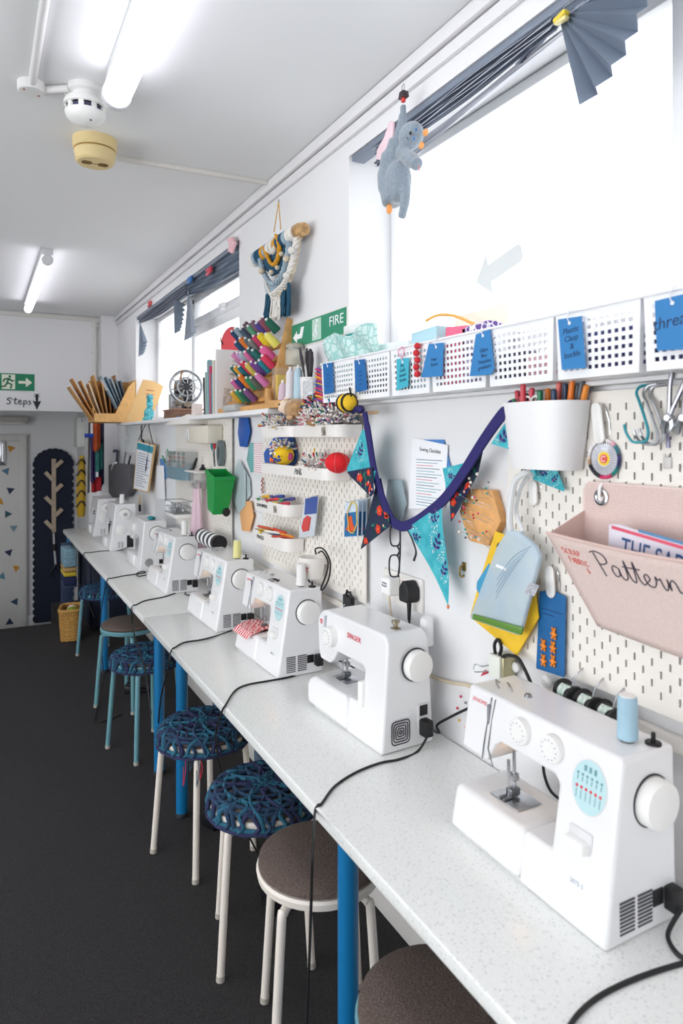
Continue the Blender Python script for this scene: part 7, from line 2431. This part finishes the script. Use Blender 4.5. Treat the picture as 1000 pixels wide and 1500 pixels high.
gl.build('grille', mat('#7d6437', .6), t)
# round pipe along the ceiling with a junction box
j = cp(46, 122)
t = thing('junction_box', 'round white junction box on the ceiling beside the smoke detector', 'junction box', (j.x, j.y, CZ))
MB().lathe([(0, 0), (.042, 0), (.042, -.026), (.038, -.03), (0, -.03)], 28).build('lid', mat('#ebeae8', .4), t)
for a_ in (30, 210):
    MB().cyl((.026 * math.cos(R(a_)), .026 * math.sin(R(a_)), -.031), (.026 * math.cos(R(a_)), .026 * math.sin(R(a_)), -.029), .004, seg=8).build('screw', mat('#b5653f', .4, .6), t)
solo(MB().tube([(j.x, j.y - .03, CZ - .014), (j.x, j.y - 2.2, CZ - .014)], .0125, 12), 'ceiling_conduit', mat('#e4e3e2', .4), 'round white conduit running along the ceiling towards the camera', 'conduit')
solo(MB().tube([(j.x + .035, j.y, CZ - .014), (c.x - .05, c.y, CZ - .016)], .0125, 12).cyl(((j.x + c.x) / 2 + .02, (j.y + c.y) / 2, CZ - .015), ((j.x + c.x) / 2 + .06, (j.y + c.y) / 2, CZ - .015), .0155, seg=12), 'ceiling_conduit', mat('#e4e3e2', .4), 'short white conduit joining the junction box to the smoke detector', 'conduit')

# ------------------------------------------------------------------ blinds
GREYB = mat('#7d8999', .7)
GREYD = mat('#5d6676', .7)
FOLD = mat('#c4c8d4', .6)


def pleat_stack(parent, A, B, hA, hB, n, depth, m, name='pleats', sag=0.):
    """accordion of n folds stretched between two points, thickness h at each end"""
    A, B = Vector(A), Vector(B)
    mb = MB()
    rows = 2 * n
    vs, fs = [], []
    for j in range(rows + 1):
        for i in range(13):
            u = i / 12
            p_ = A.lerp(B, u)
            h_ = hA + (hB - hA) * u
            vs.append(p_ + Vector(((depth if j % 2 else -depth) * (.6 + .4 * math.sin(u * 9 + j)), 0, -h_ * j / rows - sag * math.sin(PI * u) * j / rows)))
    for j in range(rows):
        for i in range(12):
            fs.append((j * 13 + i, j * 13 + i + 1, (j + 1) * 13 + i + 1, (j + 1) * 13 + i))
    mb.add(vs, fs)
    o = mb.build(name, m, parent, smooth=0, solid=.0012)
    if m is GREYD:
        ed = MB()
        for j in range(1, rows, 2):
            ed.tube([vs[j * 13 + i] + Vector((-.022 if depth > 0 else 0, 0, -.003)) for i in range(13)], .0011, 4)
        ed.build('fold_edges', FOLD, o)
    return o


def fan(parent, c, r, a0, a1, n, m, X=None, depth=.02, name='fan'):
    """pleated fan spreading from a clip, in the wall plane (angles: 0 = right as seen, 90 = up)"""
    mb = MB()
    vs = [Vector((c[0], c[1], c[2] + 0))]
    k = 2 * n
    for i in range(k + 1):
        a_ = R(a0 + (a1 - a0) * i / k)
        rr = r * (1.0 if i % 2 == 0 else .93)
        vs.append(Vector((c[0] + (depth if i % 2 else -depth), c[1] - rr * math.cos(a_), c[2] + rr * math.sin(a_))))
    mb.add(vs, [(0, i + 1, i + 2) for i in range(k)])
    return mb.build(name, m, parent, smooth=0, solid=.0012)


XB = 1.20
bl = thing('pleated_blind', 'dark grey pleated blind bunched up along the top of the big window', 'blind', (0, 0, 0))
e0 = at(552, 197, X=XB)
cl = at(824, 22, X=XB)
e0.y = min(e0.y, 2.14)
pleat_stack(bl, (XB, e0.y, HEAD - .002), (XB, cl.y + .02, HEAD - .002), .085, .05, 8, .012, GREYD, 'pleats')
MB().box(XB - .02, XB + .03, -.40, 2.14, HEAD - .022, HEAD - .001, .003).build('head_rail', mat('#7d8796', .5), bl)
fan(bl, (XB - .015, cl.y, cl.z), .265, -72, 12, 8, GREYB)
fan(bl, (XB + .01, cl.y, cl.z + .01), .16, 165, 200, 4, GREYD, name='gathered_folds')
pleat_stack(bl, (XB + .015, e0.y, HEAD - .10), (XB + .015, cl.y + .01, HEAD - .05), .045, .01, 4, .008, mat('#c9cbd2', .6), 'white_lining')
pleat_stack(bl, (XB, cl.y - .02, HEAD - .003), (XB, -.40, HEAD - .003), .045, .09, 6, .012, GREYD, 'pleats')
t = thing('blind_clip', 'yellow peg gathering the fan of the grey blind over the big window', 'clip', wallM(at(823, 23, X=XB - .035)))
MB().box(-.022, .014, -.006, .006, -.01, .008, .003, M=Matrix.Rotation(R(12), 4, 'Z')).build('jaw', mat('#e8cf3f', .4), t)
MB().box(-.02, .016, -.014, -.004, -.008, .006, .003, M=Matrix.Rotation(R(-8), 4, 'Z')).build('jaw', mat('#ecdf9a', .4), t)
rp = [(574, 178), (580, 179), (579, 200), (572, 220), (563, 236), (554, 234), (556, 220), (566, 202)]
M, q = wpoly(rp, -.005)
rbb = MB().prism(q, 0, .012, bev=.004)
solo(rbb, 'pink_ribbon', mat('#f0d5dc', .7), 'pale pink ribbon tied at the left end of the grey blind behind the plush cat', 'ribbon', M, smooth=50)

b2 = thing('pleated_blind', 'grey blind gathered by pegs over the far window', 'blind', (0, 0, 0))
y1, ym, y0 = 5.88, at(275, 410, X=XB).y, 3.35
MB().box(XB - .02, XB + .03, y0 - .02, 5.89, HEAD - .02, HEAD - .001, .003).build('head_rail', mat('#7d8796', .5), b2)
pleat_stack(b2, (XB, y1, HEAD - .015), (XB, ym, HEAD - .015), .04, .075, 6, .012, GREYD, sag=.025)
pleat_stack(b2, (XB, ym, HEAD - .015), (XB, y0, HEAD - .015), .08, .13, 7, .014, GREYB, sag=.02)
fan(b2, (XB - .015, 5.80, HEAD - .05), .30, -80, -40, 5, GREYB)
fan(b2, (XB - .015, ym + .30, HEAD - .06), .27, -70, -15, 7, GREYB)
fan(b2, (XB - .01, ym - .05, HEAD - .05), .34, -95, -66, 3, mat('#8d95a1', .7))
for px, py, cc, nm in ((219, 445, '#e0555a', 'red peg at the far end of the far window blind'), (278, 410, '#3f7fc4', 'blue peg on the far window blind above the frame post'), (306, 397, '#d9435a', 'small crimson peg on the near half of the far window blind')):
    t = thing('blind_clip', nm, 'clip', wallM(at(px, py, X=XB - .035)))
    MB().box(-.045, .045, .002, .018, -.008, .008, .004).build('jaw', mat(cc, .4), t)
    MB().box(-.045, .045, -.018, -.002, -.008, .008, .004, M=Matrix.Rotation(R(6), 4, 'Z')).build('jaw', mat(cc, .4), t)
M, q = wpoly([(336, 350), (344, 347), (345, 353), (349, 355), (346, 361), (343, 372), (338, 369), (340, 358)], .02)
solo(MB().prism(q, 0, .02, bev=.006), 'pink_bow', mat('#f0c3c8', .7), 'pale pink bow at the near end of the far window blind', 'ribbon', M, smooth=50)

# ------------------------------------------------------------------ plush cat hanging by a paw
PO = .06
def pl(px, py, o=PO):
    return pw(px, py, o)
t = thing('plush_cat', 'grey plush cat hanging by one paw from the duct above the big window', 'plush toy', wallM(pl(588, 230)))
Mi = t.matrix_world.inverted()
def L(px, py, o=PO):
    return Mi @ pl(px, py, o)
PX = .00198
FUR = mat('#8d9aa5', .95, noise_=.12, nscale=120, bump=.9, sheen=.6)
b = MB()
b.tube(smooth_path([L(590, 154), L(590, 170), L(587, 190), L(583, 208), L(579, 225)], 5), [x * PX for x in [5] * 5 + [7] * 5 + [9] * 5 + [11] * 5 + [12]], 14)
b.ball(L(602, 199, PO + .02), (22 * PX, 20 * PX, 17 * PX), 22, 16)
b.tube(smooth_path([L(582, 205), L(575, 228), L(571, 255), L(573, 280), L(577, 298)], 5), [x * PX for x in [13] * 5 + [18] * 5 + [20] * 5 + [18] * 5 + [11]], 14)
b.ball(L(583, 266), (24 * PX, 33 * PX, 19 * PX), 18, 14)
b.tube(smooth_path([L(586, 222, PO + .02), L(597, 230, PO + .03), L(607, 238, PO + .035), L(612, 242, PO + .035)], 5), [x * PX for x in [10] * 5 + [11] * 5 + [9.5] * 5 + [6.5]], 12)
b.tube(smooth_path([L(592, 262), L(594, 286), L(591, 306), L(588, 320)], 5), [x * PX for x in [8] * 5 + [7.5] * 5 + [6.5] * 5 + [5]], 12)
b.ball(L(572, 296), (8 * PX, 8 * PX, 8 * PX), 12, 10)
o = b.build('body', FUR, t, smooth=60)
rm = o.modifiers.new('remesh', 'REMESH')
rm.mode = 'VOXEL'
rm.voxel_size = .005
rm.use_smooth_shade = True
sm = o.modifiers.new('smooth', 'SMOOTH')
sm.factor = .5
sm.iterations = 4
OR = mat('#f2a45f', .85)
for x, y in ((623, 194), (617, 213)):
    MB().ball(L(x, y, PO + .025), (.010, .010, .006), 12, 8).build('ear', OR, t)
MB().ball(L(570, 306, PO + .012), (.010, .016, .009), 12, 8).build('foot', OR, t)
for x, y in ((609, 190), (606, 203)):
    e = MB().ball(L(x, y, PO + .046), (.0055, .0065, .004), 12, 8).build('eye', mat('#5e93c4', .3), t)
    MB().ball(L(x, y, PO + .0505), (.002, .003, .0015), 8, 6).build('pupil', BLACK, e)
MB().ball(L(601, 195, PO + .048), (.0045, .005, .004), 10, 8).build('nose', BLACK, t)
MB().tube(smooth_path([L(594, 191, PO + .044), L(593, 197, PO + .045), L(597, 203, PO + .047)], 5), .0012, 5).build('mouth', BLACK, t)
MB().tube([L(613, 243, PO + .035), L(614, 250, PO + .035)], .002, 5).build('paw_stitch', mat('#d8868e', .8), t)
t = thing('binder_clip', 'dark bulldog clip with red tip holding the plush cat to the duct', 'clip', wallM(pl(591, 140)))
MB().prism([(-.016, -.008), (.016, -.008), (.01, .012), (-.01, .012)], -.01, .01, bev=.002).build('clip_body', mat('#3a2b30', .4), t)
MB().tube([(-.006, .012, 0), (-.01, .03, 0), (.002, .034, 0), (.006, .012, 0)], .0014, 6).build('wire_lever', STEEL, t)
MB().box(-.006, .006, -.02, -.006, -.004, .006, .002).build('red_tip', mat('#d8443f', .5), t)

# ------------------------------------------------------------------ woven wall hanging
mh = thing('wall_hanging', 'woven yarn wall hanging on a driftwood branch between the windows', 'wall hanging', wallM(pw(408, 380, .04)))
Mi = mh.matrix_world.inverted()
def G(px, py, o=.05):
    return Mi @ pw(px, py, o)
DW = mat('#b08c62', .8, noise_=.35, nscale=40, bump=.6)
br = MB().tube(smooth_path([G(372, 382), G(385, 371), G(405, 355), G(425, 343), G(440, 337)], 4), [.018] * 4 + [.022] * 8 + [.026] * 5, 14)
br.build('branch', DW, mh)
MB().cyl(G(440, 337) + Vector((-.004, 0, 0)), G(445, 335.5), .03, .026, 14).build('branch_end', mat('#c7a06c', .7, noise_=.4, nscale=60), mh)
MB().tube([G(401, 340), G(408, 296), G(411, 336)], .0022, 6).build('hanging_cord', mat('#d6a33c', .7), mh)
MB().ball(G(408, 294, .03), .006, 8, 6).build('nail', STEEL, mh)
YC = {'white': mat('#e6e2db', .9, bump=.8, nscale=140), 'navy': mat('#21506a', .9, bump=.8, nscale=140), 'grey': mat('#9db0bc', .9, bump=.8, nscale=140), 'ochre': mat('#d99a2b', .9, bump=.8, nscale=140), 'cream': mat('#d9cbb4', .9, bump=.8, nscale=140)}
# bands of yarn wrapped round the branch
bands = [(375, 'white'), (378.5, 'grey'), (382, 'navy'), (386, 'navy'), (390, 'ochre'), (394, 'grey'), (399, 'white'), (404, 'white'), (409, 'ochre'), (413, 'navy'), (418, 'navy'), (423, 'grey'), (428, 'white'), (433, 'white')]
axis = lambda px: G(px, 382 - (px - 372) * .665)
for px, cn in bands:
    c_ = axis(px)
    d_ = (axis(px + 2) - axis(px - 2)).normalized()
    mb = MB()
    for k in range(3):
        cc = c_ + d_ * (k - 1) * .0095
        n1 = d_.orthogonal().normalized()
        n2 = d_.cross(n1)
        mb.tube([cc + (n1 * math.cos(2 * PI * q / 16) + n2 * math.sin(2 * PI * q / 16)) * .028 for q in range(16)], .006, 6, True)
    mb.build('yarn_band', YC[cn], mh)


def braid(path, r, cn, name, o=.055):
    pts = smooth_path([G(x, y, o) for x, y in path], 7)
    mb = MB()
    for ph in range(3):
        q = []
        for i, p_ in enumerate(pts):
            a_ = i * .9 + ph * 2.094
            q.append(p_ + Vector((math.cos(a_) * r * .55, math.sin(a_ * 1.0) * r * .3, math.sin(a_) * r * .5)))
        mb.tube(q, r * .62, 6)
    return mb.build(name, YC[cn], mh, smooth=60)


braid([(386, 362), (392, 376), (397, 386), (402, 387), (407, 378), (409, 362), (405, 345)], .010, 'ochre', 'ochre_braid', .075)
braid([(381, 380), (386, 398), (394, 412), (402, 416), (412, 405), (419, 385), (424, 355)], .013, 'grey', 'grey_braid', .068)
braid([(434, 350), (431, 372), (425, 395), (417, 415), (408, 425), (400, 432)], .013, 'white', 'white_braid', .066)
braid([(438, 347), (435, 370), (428, 400), (420, 418), (408, 436)], .010, 'cream', 'cream_braid', .056)
braid([(384, 392), (390, 415), (396, 430), (404, 440)], .010, 'white', 'white_braid', .056)
braid([(397, 358), (399, 370), (403, 362), (401, 350)], .011, 'white', 'white_loop', .070)
# navy woven field behind
M, q = wpoly([(384, 372), (421, 350), (418, 382), (410, 400), (400, 405), (391, 395)], .05)
o = MB().prism(q, 0, .012, bev=.004).build('navy_field', YC['navy'], mh, smooth=50)
o.matrix_local = mh.matrix_world.inverted() @ M
M, q = wpoly([(388, 412), (421, 412), (414, 440), (404, 446), (394, 438)], .045)
o = MB().prism(q, 0, .01, bev=.004).build('grey_field', YC['grey'], mh, smooth=50)
o.matrix_local = mh.matrix_world.inverted() @ M
for px, py, r_, cn in ((427, 367, .016, 'white'), (419, 379, .014, 'cream'), (412, 372, .010, 'cream'), (406, 392, .010, 'cream'), (397, 399, .011, 'cream'), (383, 397, .014, 'cream'), (419, 404, .014, 'white')):
    MB().ball(G(px, py, .085), r_, 12, 8).build('pompom', YC[cn], mh)
for x0, x1, y0, y1, cn, nm in ((388, 396, 432, 466, 'navy', 'navy_tassel'), (396, 411, 434, 468, 'white', 'white_tassel'), (411, 427, 415, 463, 'navy', 'navy_tassel')):
    mb = MB()
    rnd = random.Random(x0)
    for k in range(26):
        f = rnd.random()
        xa, xb = x0 + 2 + (x1 - x0 - 4) * f, x0 + (x1 - x0) * f
        mb.tube(smooth_path([G(xa, y0 + rnd.uniform(-2, 2), .05 + rnd.uniform(-.01, .012)), G((xa + xb) / 2 + rnd.uniform(-1, 1), (y0 + y1) / 2, .055 + rnd.uniform(-.01, .012)), G(xb - 1.5, y1 + rnd.uniform(-5, 2), .05 + rnd.uniform(-.01, .012))], 3), .0042, 5)
    mb.build(nm, YC[cn], mh, smooth=60)
